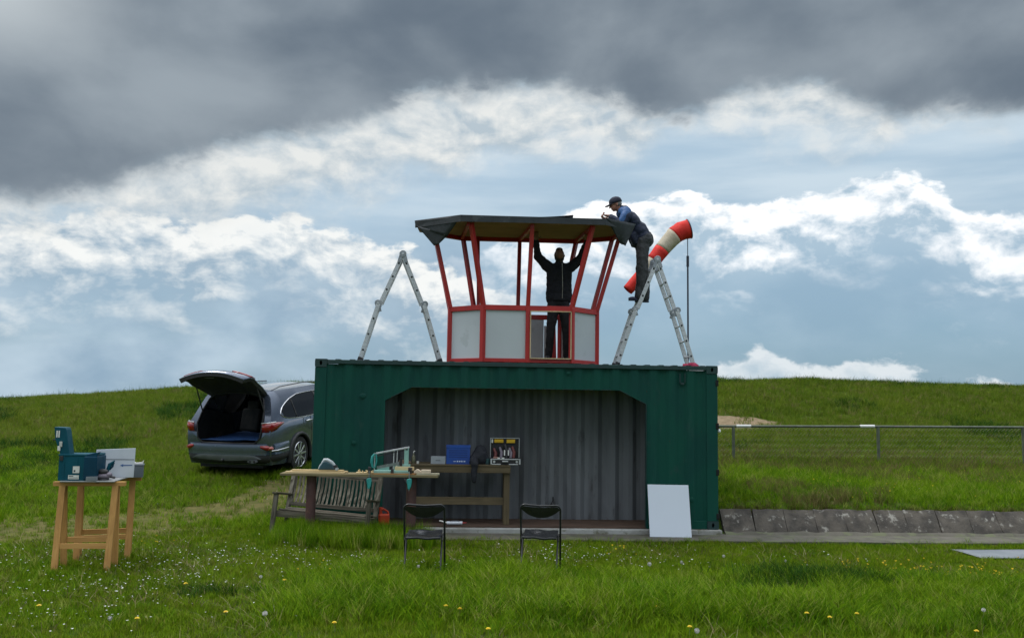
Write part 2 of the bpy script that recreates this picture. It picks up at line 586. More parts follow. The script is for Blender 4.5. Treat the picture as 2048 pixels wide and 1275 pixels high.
def dirt_mask(x, y):
    d = seg_dist(x, y, TRACK)
    w = 0.80 + 0.35 * (fbm(x, y, 0.9, 2) - 0.5) + 0.25 * sstep(y, -0.3, -1.0)
    return sstep(d, w + 0.30, w - 0.25)


def sand_mask(x, y):
    e = ((x - 5.4) / 2.0) ** 2 + ((y - 10.6) / 1.15) ** 2 + (fbm(x, y, 1.3, 4) - 0.5) * 0.8
    return sstep(e, 1.1, 0.75)


def axis(lo, hi, step, far, grow=1.22):
    a = list(np.arange(lo, hi + 1e-6, step))
    s_ = step
    while a[-1] < far:
        s_ *= grow; a.append(a[-1] + s_)
    s_ = step
    while a[0] > -far:
        s_ *= grow; a.insert(0, a[0] - s_)
    return np.array(a)


def make_ground():
    xs = axis(-19, 19, 0.2, 420); ys = axis(-9, 20, 0.2, 420)
    X, Y = np.meshgrid(xs, ys)
    Z = height(X, Y)
    far = np.maximum(np.abs(X), np.abs(Y))
    n, m = X.shape
    vs_ = np.stack([X.ravel(), Y.ravel(), Z.ravel()], 1)
    i = np.arange(n * m).reshape(n, m)
    fs_ = np.stack([i[:-1, :-1], i[:-1, 1:], i[1:, 1:], i[1:, :-1]], -1).reshape(-1, 4)
    me = bpy.data.meshes.new('ground')
    me.from_pydata(vs_.tolist(), [], fs_.tolist())
    for nm, fn in (('dirt', dirt_mask), ('sand', sand_mask)):
        a = me.attributes.new(nm, 'FLOAT', 'POINT')
        a.data.foreach_set('value', fn(X, Y).ravel().astype(np.float32))
    m_, nt, b, t = principled('turf soil')
    geo = nt.nodes.new('ShaderNodeNewGeometry'); P = geo.outputs['Position']
    at = {}
    for nm in ('dirt', 'sand'):
        a = nt.nodes.new('ShaderNodeAttribute'); a.attribute_name = nm; at[nm] = a.outputs['Fac']
    g = t.mix(t.ss(t.noise(P, 0.8, 5, 0.6), 0.35, 0.65), (0.040, 0.080, 0.008), (0.065, 0.100, 0.012))
    g = t.mix(t.ss(t.noise(P, 9.0, 5, 0.65), 0.45, 0.72), g, (0.075, 0.068, 0.022))
    d = t.mix(t.ss(t.noise(P, 5.0, 6, 0.65), 0.35, 0.65), (0.150, 0.125, 0.050), (0.095, 0.095, 0.030))
    df = t.ss(t.add(at['dirt'], t.mul(t.sub(t.noise(P, 3.5, 6, 0.6), 0.5), 0.9)), 0.35, 0.75)
    c = t.mix(t.mul(df, 0.85), g, d)
    sd = t.mix(t.ss(t.noise(P, 6.0, 6, 0.65), 0.35, 0.65), (0.25, 0.19, 0.12), (0.17, 0.13, 0.08))
    sf = t.ss(t.add(at['sand'], t.mul(t.sub(t.noise(P, 2.2, 6, 0.6), 0.5), 0.6)), 0.35, 0.65)
    c = t.mix(sf, c, sd)
    nt.links.new(c, b.inputs['Base Color']); b.inputs['Roughness'].default_value = 0.95
    b.inputs['Specular IOR Level'].default_value = 0.1
    bn = nt.nodes.new('ShaderNodeBump'); bn.inputs['Distance'].default_value = 0.03
    nt.links.new(t.noise(P, 14.0, 6, 0.65), bn.inputs['Height']); nt.links.new(bn.outputs[0], b.inputs['Normal'])
    o = link('ground', me, m_, None, smooth=60)
    tag(o, kind='structure')


make_ground()

# ------------------------------------------------------------------ concrete: path, plinth, sloping slabs
M_CONC = pm('path concrete', (0.100, 0.092, 0.074), (0.068, 0.065, 0.048), 3.0, 0.9, bump=0.004, bscale=40, spots=(0.10, 0.11, 0.06), spot_scale=4.0, spot_lo=0.5, spot_hi=0.62)
M_PLINTH = pm('plinth concrete', (0.36, 0.37, 0.36), (0.25, 0.25, 0.23), 4.0, 0.85, bump=0.004, bscale=50, spots=(0.15, 0.15, 0.11), spot_scale=5, spot_lo=0.54)
M_SLAB = pm('weathered slab concrete', (0.046, 0.041, 0.035), (0.095, 0.083, 0.068), 5.0, 0.92, bump=0.010, bscale=26, spots=(0.27, 0.26, 0.23), spot_scale=8.0, spot_lo=0.57, spot_hi=0.70)


def ragged_strip(x0, x1, y0, y1, z0, z1, step=0.25, amp=0.05):
    """slab whose front edge wanders"""
    xs = np.arange(x0, x1 + 1e-6, step)
    mb = MB(); rings = []
    for i, x in enumerate(xs):
        f = y0 + (vnoise(x, 0, 1.1, 3) - 0.5) * amp * 2
        rings.append([cw(x, f, z0), cw(x, y1, z0), cw(x, y1, z1), cw(x, f, z1)])
    return mb.loft(rings)


p = ragged_strip(-1.3, 24, -0.68, 0.06, -0.06, 0.022).build('concrete_path', M_CONC)
tag(p, kind='structure')
p = MB().add([cw(*c) for c in ((-3.10, -0.07, -0.1), (3.06, -0.07, -0.1), (3.06, 2.55, -0.1), (-3.10, 2.55, -0.1),
                               (-3.10, -0.07, 0.088), (3.06, -0.07, 0.088), (3.06, 2.55, 0.088), (-3.10, 2.55, 0.088))],
             [(0, 3, 2, 1), (4, 5, 6, 7), (0, 1, 5, 4), (1, 2, 6, 5), (2, 3, 7, 6), (3, 0, 4, 7)]).build('concrete_plinth', M_PLINTH, bevel=0.012)
tag(p, kind='structure')

wall = thing('revetment_wall', 'low sloping wall of dark weathered concrete slabs beside the container', 'wall', cw(3.1, 0.0, 0.0), CYAW)
xs_ = 0.03
k = 0
while xs_ < 16:
    w_ = 0.50 + random.uniform(-0.035, 0.035)
    mb = MB()
    j = lambda a=0.008: random.uniform(-a, a)
    # sloping slab: foot at y=0, head at y=0.27; a grid so that the face is uneven
    nx_, nz_ = 5, 4
    fr, bk = [], []
    x0j, x1j = xs_ + 0.004 + j(0.003), xs_ + w_ - 0.004 + j(0.003)
    skew = j(0.012)
    for iz in range(nz_):
        tz = iz / (nz_ - 1)
        for ix in range(nx_):
            tx = ix / (nx_ - 1)
            x_ = x0j + (x1j - x0j) * tx + skew * tz
            ed = 0.016 if (ix in (0, nx_ - 1) or iz in (0, nz_ - 1)) else 0.0
            y_ = 0.0 + 0.27 * tz + j(0.012) + ed
            z_ = 0.0 + 0.375 * tz - ed * 0.6 + j(0.010)
            fr.append((x_, y_, z_)); bk.append((x_, y_ + 0.09, z_ - 0.06))
    fs_ = []
    for iz in range(nz_ - 1):
        for ix in range(nx_ - 1):
            a = iz * nx_ + ix
            fs_.append((a, a + 1, a + nx_ + 1, a + nx_))
    b0 = len(fr)
    rim = [ix for ix in range(nx_)] + [iz * nx_ + nx_ - 1 for iz in range(1, nz_)] + [(nz_ - 1) * nx_ + ix for ix in range(nx_ - 2, -1, -1)] + [iz * nx_ for iz in range(nz_ - 2, 0, -1)]
    for a, b_ in zip(rim, rim[1:] + rim[:1]):
        fs_.append((b_, a, b0 + a, b0 + b_))
    mb.add(fr + bk, fs_)
    mb.build('slab', M_SLAB, wall, smooth=50)
    xs_ += w_
    k += 1
# the crumbled mortar lip along the foot of the slabs
mb = MB()
rings = []
for i in range(80):
    x_ = 0.02 + i * 0.2
    h_ = 0.018 + 0.03 * random.random()
    rings.append([(x_, -0.05 - 0.03 * random.random(), 0.015), (x_, 0.03, 0.015), (x_, 0.025, 0.03 + h_), (x_, -0.012, 0.02 + h_)])
mb.loft(rings).build('mortar_lip', M_CONC, wall, smooth=60)

# ------------------------------------------------------------------ shipping container
M_GREEN = pm('green container paint', (0.006, 0.068, 0.049), (0.006, 0.054, 0.045), 1.6, 0.55, bump=0.002, bscale=8, stretch=(1.5, 1, 0.6),
             spots=(0.020, 0.064, 0.056), spot_scale=3.2, spot_lo=0.58, spot_hi=0.75, spec=0.15)
M_GREEN_D = pm('green rail paint', (0.008, 0.043, 0.039), (0.011, 0.034, 0.036), 3.0, 0.6, bump=0.002, bscale=20, spots=(0.05, 0.035, 0.025), spot_scale=7, spot_lo=0.64)
M_INNER = pm('bare grey inner wall', (0.160, 0.172, 0.186), (0.105, 0.112, 0.122), 1.6, 0.7, bump=0.003, bscale=12, stretch=(1.6, 1, 0.35),
             spots=(0.06, 0.06, 0.062), spot_scale=3.5, spot_lo=0.56, spot_hi=0.72)
M_DARK = pm('dark hole', (0.006, 0.008, 0.008), (0.004, 0.005, 0.005), 5, 0.9)
M_FLOOR = wood('brown floor boards', (0.105, 0.065, 0.045), (0.06, 0.04, 0.03), 'x', rough=0.9)

M_RUSTY = pm('rust stain', (0.075, 0.032, 0.016), (0.05, 0.022, 0.012), 14, 0.9, bump=0.002, bscale=60)
M_SCUFF = pm('pale scuff', (0.06, 0.13, 0.115), (0.04, 0.10, 0.085), 14, 0.8)


def add_wear(m, rust=(0.060, 0.030, 0.016), pale=(0.035, 0.095, 0.080)):
    """small rust freckles and rubbed paint over an existing paint material"""
    nt = m.node_tree; b = nt.nodes['Principled BSDF']; t = NT(nt.nodes, nt.links)
    old = b.inputs['Base Color'].links[0].from_socket
    tc = nt.nodes.new('ShaderNodeTexCoord'); P = tc.outputs['Object']
    mp = nt.nodes.new('ShaderNodeMapping'); mp.inputs['Scale'].default_value = (9, 9, 1.1)
    nt.links.new(P, mp.inputs[0])
    streak = t.ss(t.noise(mp.outputs[0], 1.0, 6, 0.65), 0.58, 0.80)
    c = t.mix(t.mul(streak, 0.45), old, pale)
    fr_ = t.mul(t.ss(t.noise(P, 26.0, 5, 0.6), 0.66, 0.72), t.ss(t.noise(P, 1.3, 3, 0.5), 0.45, 0.65))
    c = t.mix(t.mul(fr_, 0.85), c, rust)
    nt.links.new(c, b.inputs['Base Color'])


add_wear(M_GREEN); add_wear(M_GREEN_D)
HALF, ZB, ZT, WID = 3.029, 0.09, 2.528, 2.438
con = thing('shipping_container', 'dark green shipping container with a wide opening cut in its long side', 'container', (CX, CY, 0), CYAW)


def trapezoid_xs(x0, x1, pitch, ds, ff=0.30):
    """x positions with depths for a trapezoid corrugation; ds = depth"""
    out = []; x = x0; fl, sl = pitch * ff, pitch * (0.5 - ff)
    while x < x1 - 1e-4:
        for dx_, d in ((0, 0), (fl, 0), (fl + sl, ds), (2 * fl + sl, ds)):
            if x + dx_ <= x1:
                out.append((x + dx_, d))
        x += pitch
    out.append((x1, 0))
    return out


def interp_prof(prof, x):
    return float(np.interp(x, [p_[0] for p_ in prof], [p_[1] for p_ in prof]))


OPEN = [(-1.980, 1.932), (-1.596, 2.130), (1.530, 2.136), (1.932, 1.934)]


def open_top(x):
    return float(np.interp(x, [p_[0] for p_ in OPEN], [p_[1] for p_ in OPEN]))


# front wall: shallow corrugation, real opening
prof = trapezoid_xs(-2.86, 2.86, 0.286, 0.028)
xs_ = sorted(set([round(p_[0], 4) for p_ in prof] + [round(q[0], 4) for q in OPEN]))
mb = MB()
for a, b_ in zip(xs_[:-1], xs_[1:]):
    mid = (a + b_) / 2
    ya, yb = 0.022 + interp_prof(prof, a), 0.022 + interp_prof(prof, b_)
    inside = OPEN[0][0] < mid < OPEN[-1][0]
    za, zb = (open_top(a), open_top(b_)) if inside else (0.20, 0.20)
    nz_ = 2
    for q in range(nz_):
        t0, t1 = q / nz_, (q + 1) / nz_
        f = lambda z_, t_: z_ + (2.455 - z_) * t_
        mb.add([(a, ya, f(za, t0)), (b_, yb, f(zb, t0)), (b_, yb, f(zb, t1)), (a, ya, f(za, t1))], [(0, 1, 2, 3)])
mb.build('front_wall', M_GREEN, con, solid=0.004)
# steel angle round the opening, seen as a thin dark reveal
mb = MB()
fr = [(-1.98, 0.10), (-1.98, 1.932), (-1.596, 2.130), (1.530, 2.136), (1.932, 1.934), (1.932, 0.10)]
for (xa, za), (xb, zb) in zip(fr[:-1], fr[1:]):
    n_ = V(-(zb - za), 0, xb - xa).normalized()
    mb.beam(V(xa, 0.065, za) + n_ * 0.004, V(xb, 0.065, zb) + n_ * 0.004, 0.07, 0.008, up=n_, ext=0.002)
mb.build('opening_frame', M_GREEN_D, con)
# rails and posts
MB().span(-2.852, 2.852, 0.0, 0.06, 2.458, 2.520).build('top_rail', M_GREEN_D, con, bevel=0.006)
MB().span(-2.852, -1.985, 0.012, 0.06, ZB + 0.004, 0.212).build('bottom_rail', M_GREEN, con, bevel=0.004)
MB().span(1.937, 2.852, 0.012, 0.06, ZB + 0.004, 0.212).build('bottom_rail', M_GREEN, con, bevel=0.004)
for sx in (-1, 1):
    for y0 in (0.0, WID - 0.16):
        mb = MB()
        mb.span(sx * 2.853, sx * (HALF - 0.004), y0 + 0.004, y0 + 0.156, ZB + 0.12, ZT - 0.12)
        mb.build('corner_post', M_GREEN, con, bevel=0.006)


def casting(cx_, y0, z0, name='corner_casting'):
    """cast corner block with its oval hole in the face that looks out"""
    w, h, d = 0.176, 0.120, 0.160
    out = -1 if y0 < 1 else 1
    yf = y0 if out < 0 else y0 + d
    n_ = 20
    oval = []
    for i in range(n_):
        a = 2 * math.pi * i / n_
        oval.append((cx_ + (0.020 * math.cos(a)) + 0.0, z0 + h / 2 + 0.034 * math.sin(a)))
    rect = []
    for i in range(n_):
        a = 2 * math.pi * i / n_
        c, s_ = math.cos(a), math.sin(a)
        k_ = min((w / 2) / max(abs(c), 1e-6), (h / 2) / max(abs(s_), 1e-6))
        rect.append((cx_ + c * k_, z0 + h / 2 + s_ * k_))
    mb = MB()
    vs_ = [(x, yf, z) for x, z in rect] + [(x, yf, z) for x, z in oval] + [(x, yf - out * 0.05, z) for x, z in oval] + [(x, yf - out * d, z) for x, z in rect]
    fs_ = []
    for i in range(n_):
        j_ = (i + 1) % n_
        fs_ += [(i, j_, n_ + j_, n_ + i), (n_ + i, n_ + j_, 2 * n_ + j_, 2 * n_ + i), (i, j_, 3 * n_ + j_, 3 * n_ + i)]
    fs_.append(tuple(range(3 * n_, 4 * n_)))
    mb.add(vs_, fs_)
    o = mb.build(name, M_GREEN_D, con)
    hb = MB().prism([(x * 0.98 + cx_ * 0.02, z) for x, z in oval], (0, yf - out * 0.048, 0), (1, 0, 0), (0, 0, 1), (0, -out, 0), 0.004)
    hb.build('hole', M_DARK, o)
    return o


for sx in (-1, 1):
    for y0 in (-0.004, WID - 0.156):
        casting(sx * (HALF - 0.088), y0, ZT - 0.118)
        casting(sx * (HALF - 0.088), y0, ZB + 0.001)
# ends and rear
for sx, nm in ((-1, 'end_wall'), (1, 'end_wall')):
    mb = MB(); pr = trapezoid_xs(0.16, WID - 0.16, 0.26, 0.03)
    for (a, d0), (b_, d1) in zip(pr[:-1], pr[1:]):
        X0, X1 = sx * (HALF - 0.012 - d0), sx * (HALF - 0.012 - d1)
        mb.add([(X0, a, 0.15), (X1, b_, 0.15), (X1, b_, 2.48), (X0, a, 2.48)], [(0, 1, 2, 3)])
    mb.build(nm, M_GREEN, con, solid=0.004)
mb = MB(); pr = trapezoid_xs(-2.86, 2.86, 0.286, 0.03)
for (a, d0), (b_, d1) in zip(pr[:-1], pr[1:]):
    mb.add([(a, WID - 0.02 - d0, 0.12), (b_, WID - 0.02 - d1, 0.12), (b_, WID - 0.02 - d1, 2.5), (a, WID - 0.02 - d0, 2.5)], [(0, 1, 2, 3)])
mb.build('rear_wall', M_GREEN, con, solid=0.004)
# roof sheet: ribs stand a little above the rail
mb = MB(); prev = None
x = -2.85; rows = []
while x < 2.85:
    for dx_, z in ((0.0, 0.0), (0.105, 0.0), (0.122, 0.022), (0.190, 0.022)):
        if x + dx_ < 2.85:
            rows.append((x + dx_, z))
    x += 0.2112
rows.append((2.85, 0))
ri = [[(xx, yy, 2.506 + z) for yy in (0.012, WID - 0.012)] for xx, z in rows]
mb.loft(ri, closed_ring=False)
mb.build('roof_sheet', M_GREEN_D, con, solid=0.004)
# inside: grey back wall close behind the opening, floor
mb = MB(); pr = trapezoid_xs(-2.9, 2.9, 0.278, 0.06, 0.24)
ri = [[(a, 0.86 + d, 0.105), (a, 0.86 + d, 2.46)] for a, d in pr]
mb.loft(ri, closed_ring=False)
mb.build('inner_wall', M_INNER, con, solid=0.003)
nb = 6
for i in range(nb):
    y0 = 0.030 + i * 0.142
    MB().span(-2.84, 2.84, y0 + 0.0015, y0 + 0.1405, 0.089, 0.108 + random.uniform(-.002, .002)).build('floor_board', M_FLOOR, con)
# lashing pocket, hinges and dents that show on the face
mb = MB()
for a, b_ in (((2.450, 2.400), (2.450, 2.262)), ((2.526, 2.400), (2.526, 2.262)), ((2.450, 2.262), (2.526, 2.262))):
    mb.beam((a[0], 0.018, a[1]), (b_[0], 0.018, b_[1]), 0.012, 0.018, up=(0, 1, 0), ext=0.006)
mb.span(2.462, 2.514, 0.006, 0.03, 2.238, 2.262)
mb.build('lock_bracket', M_GREEN_D, con)
for z in (2.27, 1.62, 0.93, 0.28):
    MB().span(2.994, 3.040, -0.006, 0.05, z - 0.045, z + 0.045).build('hinge', M_DARK, con, bevel=0.006)
for (x, z, r_) in ((-2.31, 1.99, 0.05), (-2.42, 1.30, 0.035), (2.62, 0.52, 0.05), (0.75, 2.38, 0.03)):
    mb = MB(); mb.sphere((x, 0.018, z), (r_, 0.007, r_ * 0.8), 14, 8)
    mb.build('dent', M_GREEN, con, smooth=60)
for x in (-2.2, -0.6, 0.5, 1.7):
    MB().span(x, x + 0.45 + 0.2 * random.random(), -0.004, 0.002, 2.462, 2.470).build('weld_seam', M_GREEN_D, con)
MB().sphere((3.052, 0.02, 1.55), (0.022, 0.03, 0.03), 12, 8).build('white_cap', pm('white plastic cap', (.75, .77, .78), (.6, .62, .64), 8, .5), con, smooth=60)

# ------------------------------------------------------------------ the red and white look-out cabin on the roof
M_RED = pm('red gloss paint', (0.44, 0.020, 0.017), (0.36, 0.015, 0.015), 4.0, 0.42, bump=0.0015, bscale=30, stretch=(1, 1, .3), spots=(0.33, 0.02, 0.02), spot_scale=5)
M_PANEL = pm('white panel', (0.49, 0.53, 0.57), (0.46, 0.50, 0.54), 1.2, 0.5, spots=(0.42, 0.46, 0.49), spot_scale=2.5)
M_RAW = wood('raw pine edge', (0.62, 0.50, 0.33), (0.50, 0.38, 0.22), 'z')
M_OSB = wood('roof board underside', (0.36, 0.22, 0.10), (0.26, 0.16, 0.075), 'x', rough=0.9)
M_RUBBER = pm('dark grey roofing membrane', (0.030, 0.037, 0.045), (0.022, 0.027, 0.033), 5, 0.72, bump=0.003, bscale=14, spots=(0.05, 0.058, 0.066), spot_scale=4, spot_lo=0.6)

CBZ = 2.530
cab = thing('lookout_cabin', 'red framed look-out cabin with white panels, glassless, on the container roof', 'cabin', cw(0.125, 0.75, 0), CYAW)
cab.location.z = CBZ
O = V(0.125, 0.75, CBZ)
PLAN = [(-0.573, 0.05), (0.129, 0.05), (0.823, 0.05), (1.284, 0.50), (1.270, 1.00), (0.798, 1.45), (0.057, 1.45), (-0.680, 1.45), (-1.095, 1.00), (-1.087, 0.50)]
TOPP = [(-0.782, -0.15), (0.163, -0.15), (1.105, -0.15), (1.640, 0.40), (1.630, 1.10), (1.086, 1.65), (0.085, 1.65), (-0.907, 1.65), (-1.375, 1.10), (-1.380, 0.40)]


def roof_z(y):       # underside of the roof boards: the roof falls a little to the front
    return 4.615 + (y + 0.15) * 0.065


def cp(x, y, z):
    return V(x, y, z) - O


Z0, Z1, ZS0, ZS1 = 2.532, 2.588, 3.318, 3.396
NP = len(PLAN)
cen = V(0.1, 0.75, 0)
for i in range(NP):
    a, b_ = V(*PLAN[i], 0), V(*PLAN[(i + 1) % NP], 0)
    d = (b_ - a).normalized(); nrm = V(d.y, -d.x, 0)
    if nrm.dot((a + b_) / 2 - cen) < 0:
        nrm = -nrm
    # base and sill rails butt between the posts
    for z0, z1, nm in ((Z0, Z1, 'base_rail'), (ZS0, ZS1, 'sill_rail')):
        mb = MB()
        mb.beam(cp(*(a + d * 0.028 - nrm * 0.03).xy, (z0 + z1) / 2), cp(*(b_ - d * 0.028 - nrm * 0.03).xy, (z0 + z1) / 2), 0.055, z1 - z0)
        mb.build(nm, M_RED, cab, bevel=0.003)
    # panel, except where the doorway is and one gap at the rear
    if i == 5:
        b_, a = a, b_; d = -d; b_ = a + d * 0.47
    if i != 1:
        mb = MB()
        mb.beam(cp(*(a + d * 0.030 - nrm * 0.035).xy, (Z1 + ZS0) / 2), cp(*(b_ - d * 0.030 - nrm * 0.035).xy, (Z1 + ZS0) / 2), 0.012, ZS0 - Z1 - 0.006)
        mb.build('panel', M_PANEL, cab)
for i in range(NP):
    p_ = V(*PLAN[i], 0); q = V(*TOPP[i], 0)
    out = (p_ - cen).normalized()
    p2 = p_ - out * 0.03
    MB().beam(cp(p2.x, p2.y, Z0 - 0.001), cp(p2.x, p2.y, ZS1 + 0.004), 0.066, 0.066, up=out).build('lower_post', M_RED, cab, bevel=0.003)
    q2 = q - out * 0.03
    wd = 0.085 if i in (9, 3) else 0.062
    MB().beam(cp(p2.x, p2.y, ZS1 - 0.01), cp(q2.x, q2.y, roof_z(q.y) - 0.004), wd, 0.062, up=out).build('window_post', M_RED, cab, bevel=0.003)
# second upright at the rear bay and the doorway lining
MB().beam(cp(-0.60, 1.42, ZS1), cp(-0.625, 1.60, roof_z(1.6)), 0.055, 0.055, up=(0, 1, 0)).build('stud', M_RED, cab, bevel=0.003)
mb = MB()
for xa in (0.169, 0.785):
    mb.beam(cp(xa, 0.043, Z1 + 0.002), cp(xa, 0.043, ZS0 - 0.002), 0.014, 0.05, up=(0, 1, 0))
mb.beam(cp(0.163, 0.043, ZS0 - 0.008), cp(0.791, 0.043, ZS0 - 0.008), 0.05, 0.014)
mb.beam(cp(0.163, 0.043, Z1 + 0.008), cp(0.791, 0.043, Z1 + 0.008), 0.05, 0.014)
mb.build('door_lining', M_RAW, cab)
# sloping brace seen through the doorway
MB().beam(cp(0.66, 1.30, Z1), cp(0.64, 1.36, ZS1), 0.085, 0.05, up=(0, 1, 0)).build('brace', M_RED, cab, bevel=0.003)
MB().beam(cp(0.50, 1.385, (Z1 + ZS0) / 2 - 0.05), cp(0.60, 1.385, (Z1 + ZS0) / 2 - 0.05), 0.012, 0.62).build('panel', M_PANEL, cab)
# floor deck and blocks under the base
MB().prism([(p_[0] * 0.95 - O.x * 0.95, p_[1] * 0.95 - O.y * 0.95 + 0.0) for p_ in PLAN], (0, 0, 0.045), (1, 0, 0), (0, 1, 0), (0, 0, 1), 0.018).build('floor_deck', M_OSB, cab)
# head plates under the roof
for i in range(NP):
    a, b_ = V(*TOPP[i], 0), V(*TOPP[(i + 1) % NP], 0)
    d = (b_ - a).normalized()
    ia, ib = a + (cen - a).normalized() * 0.03, b_ + (cen - b_).normalized() * 0.03
    if i in (0, 1, 2, 9):
        continue
    MB().beam(cp(ia.x, ia.y, roof_z(a.y) - 0.035), cp(ib.x, ib.y, roof_z(b_.y) - 0.035), 0.045, 0.07).build('head_plate', M_RED, cab, bevel=0.003)
# rafters
for (xa, xb) in ((-0.80, -0.90), (0.163, 0.085), (1.08, 1.05)):
    MB().beam(cp(xa, -0.16, roof_z(-0.16) - 0.030), cp(xb, 1.62, roof_z(1.62) - 0.030), 0.045, 0.058).build('rafter', M_RED, cab)
# roof board and membrane
ROOF = [(-0.915, -0.27), (0.163, -0.27), (1.255, -0.27), (1.730, 0.30), (1.735, 1.20), (1.15, 1.78), (0.085, 1.78), (-1.02, 1.78), (-1.62, 1.20), (-1.625, 0.45)]


def slab_poly(poly, z_lo, z_hi, grow=0.0):
    mb = MB(); n = len(poly)
    vs_ = []
    for dz_ in (z_lo, z_hi):
        for x, y in poly:
            o_ = (V(x, y, 0) - cen).normalized() * grow
            vs_.append(cp(x + o_.x, y + o_.y, roof_z(y) + dz_))
    return mb.add(vs_, [tuple(reversed(range(n))), tuple(range(n, 2 * n))] + [(k_, (k_ + 1) % n, n + (k_ + 1) % n, n + k_) for k_ in range(n)])


roofb = slab_poly(ROOF, 0.0, 0.030, -0.02).build('roof_board', M_OSB, cab)
slab_poly(ROOF, 0.032, 0.088, 0.0).build('roof_membrane', M_RUBBER, cab, bevel=0.008)
# membrane turned down along the front edge
mb = MB()
pts = [ROOF[9], ROOF[0], ROOF[1], ROOF[2], ROOF[3]]
dn = [0.10, 0.075, 0.065, 0.065, 0.05]
vs_ = []
for (x, y), d_ in zip(pts, dn):
    o_ = (V(x, y, 0) - cen).normalized() * 0.006
    vs_ += [cp(x + o_.x, y + o_.y, roof_z(y) + 0.086), cp(x + o_.x, y + o_.y, roof_z(y) + 0.03 - d_ * 0.6)]
mb.add(vs_, [(2 * i, 2 * i + 1, 2 * i + 3, 2 * i + 2) for i in range(4)])
mb.build('turned_down_edge', M_RUBBER, cab, solid=0.006)


def cloth_tri(name, corners, sag=0.02, n=8):
    """hanging flap: a bilinear patch through four corners, gently waved"""
    mb = MB(); g = []
    A, B_, C, D = [V(c) for c in corners]
    for i in range(n + 1):
        u = i / n
        row = []
        for j_ in range(n + 1):
            v_ = j_ / n
            p_ = (A * (1 - u) + B_ * u) * (1 - v_) + (D * (1 - u) + C * u) * v_
            p_.y += sag * math.sin(u * math.pi * 1.7 + 0.5) * v_
            row.append(p_)
        g.append(row)
    mb.loft(g, closed_ring=False)
    return mb.build(name, M_RUBBER, cab, smooth=60, solid=0.006)


cloth_tri('corner_flap', [cp(-1.640, 0.44, 4.735), cp(-0.905, -0.285, 4.690), cp(-1.12, 0.0, 4.415), cp(-1.625, 0.42, 4.640)], 0.02)
cloth_tri('corner_flap', [cp(-1.60, 0.40, 4.645), cp(-1.10, -0.02, 4.44), cp(-1.255, 0.16, 4.315), cp(-1.325, 0.22, 4.310)], 0.012)
cloth_tri('corner_flap', [cp(1.262, -0.285, 4.705), cp(1.826, 0.30, 4.748), cp(1.640, 0.20, 4.375), cp(1.553, 0.17, 4.415)], 0.02)
# loose roofing sheet lying on top
sh = thing('roofing_sheet', 'loose dark roofing sheet lying flat on the cabin roof, its corner lifting', 'sheet', cw(0.45, 0.35, 4.73), CYAW)
mb = MB(); g = []
for i in range(9):
    u = i / 8
    row = []
    for j_ in range(7):
        v_ = j_ / 6
        x = -0.42 + 0.75 * u + 0.10 * v_; y = -0.52 + 0.95 * v_
        row.append((x, y, 0.006 + roof_z(y + 0.35) + 0.09 - 4.73 + 0.085 * u * u * (0.6 + 0.4 * v_)))
    g.append(row)
mb.loft(g, closed_ring=False).build('sheet', M_RUBBER, sh, smooth=60, solid=0.005)

# ------------------------------------------------------------------ folding ladders on the roof
M_ALU = pm('brushed aluminium', (0.62, 0.63, 0.65), (0.50, 0.51, 0.53), 6, 0.38, metal=0.55, bump=0.0008, bscale=60, stretch=(1, 1, 6))
M_ALU_D = pm('cast hinge metal', (0.36, 0.38, 0.41), (0.26, 0.28, 0.31), 9, 0.45, metal=0.6)
M_PLUG = pm('black plastic', (0.018, 0.018, 0.02), (0.03, 0.03, 0.033), 12, 0.55)
M_PINK = pm('crimson cloth', (0.42, 0.03, 0.085), (0.28, 0.02, 0.06), 14, 0.9, bump=0.008, bscale=30)


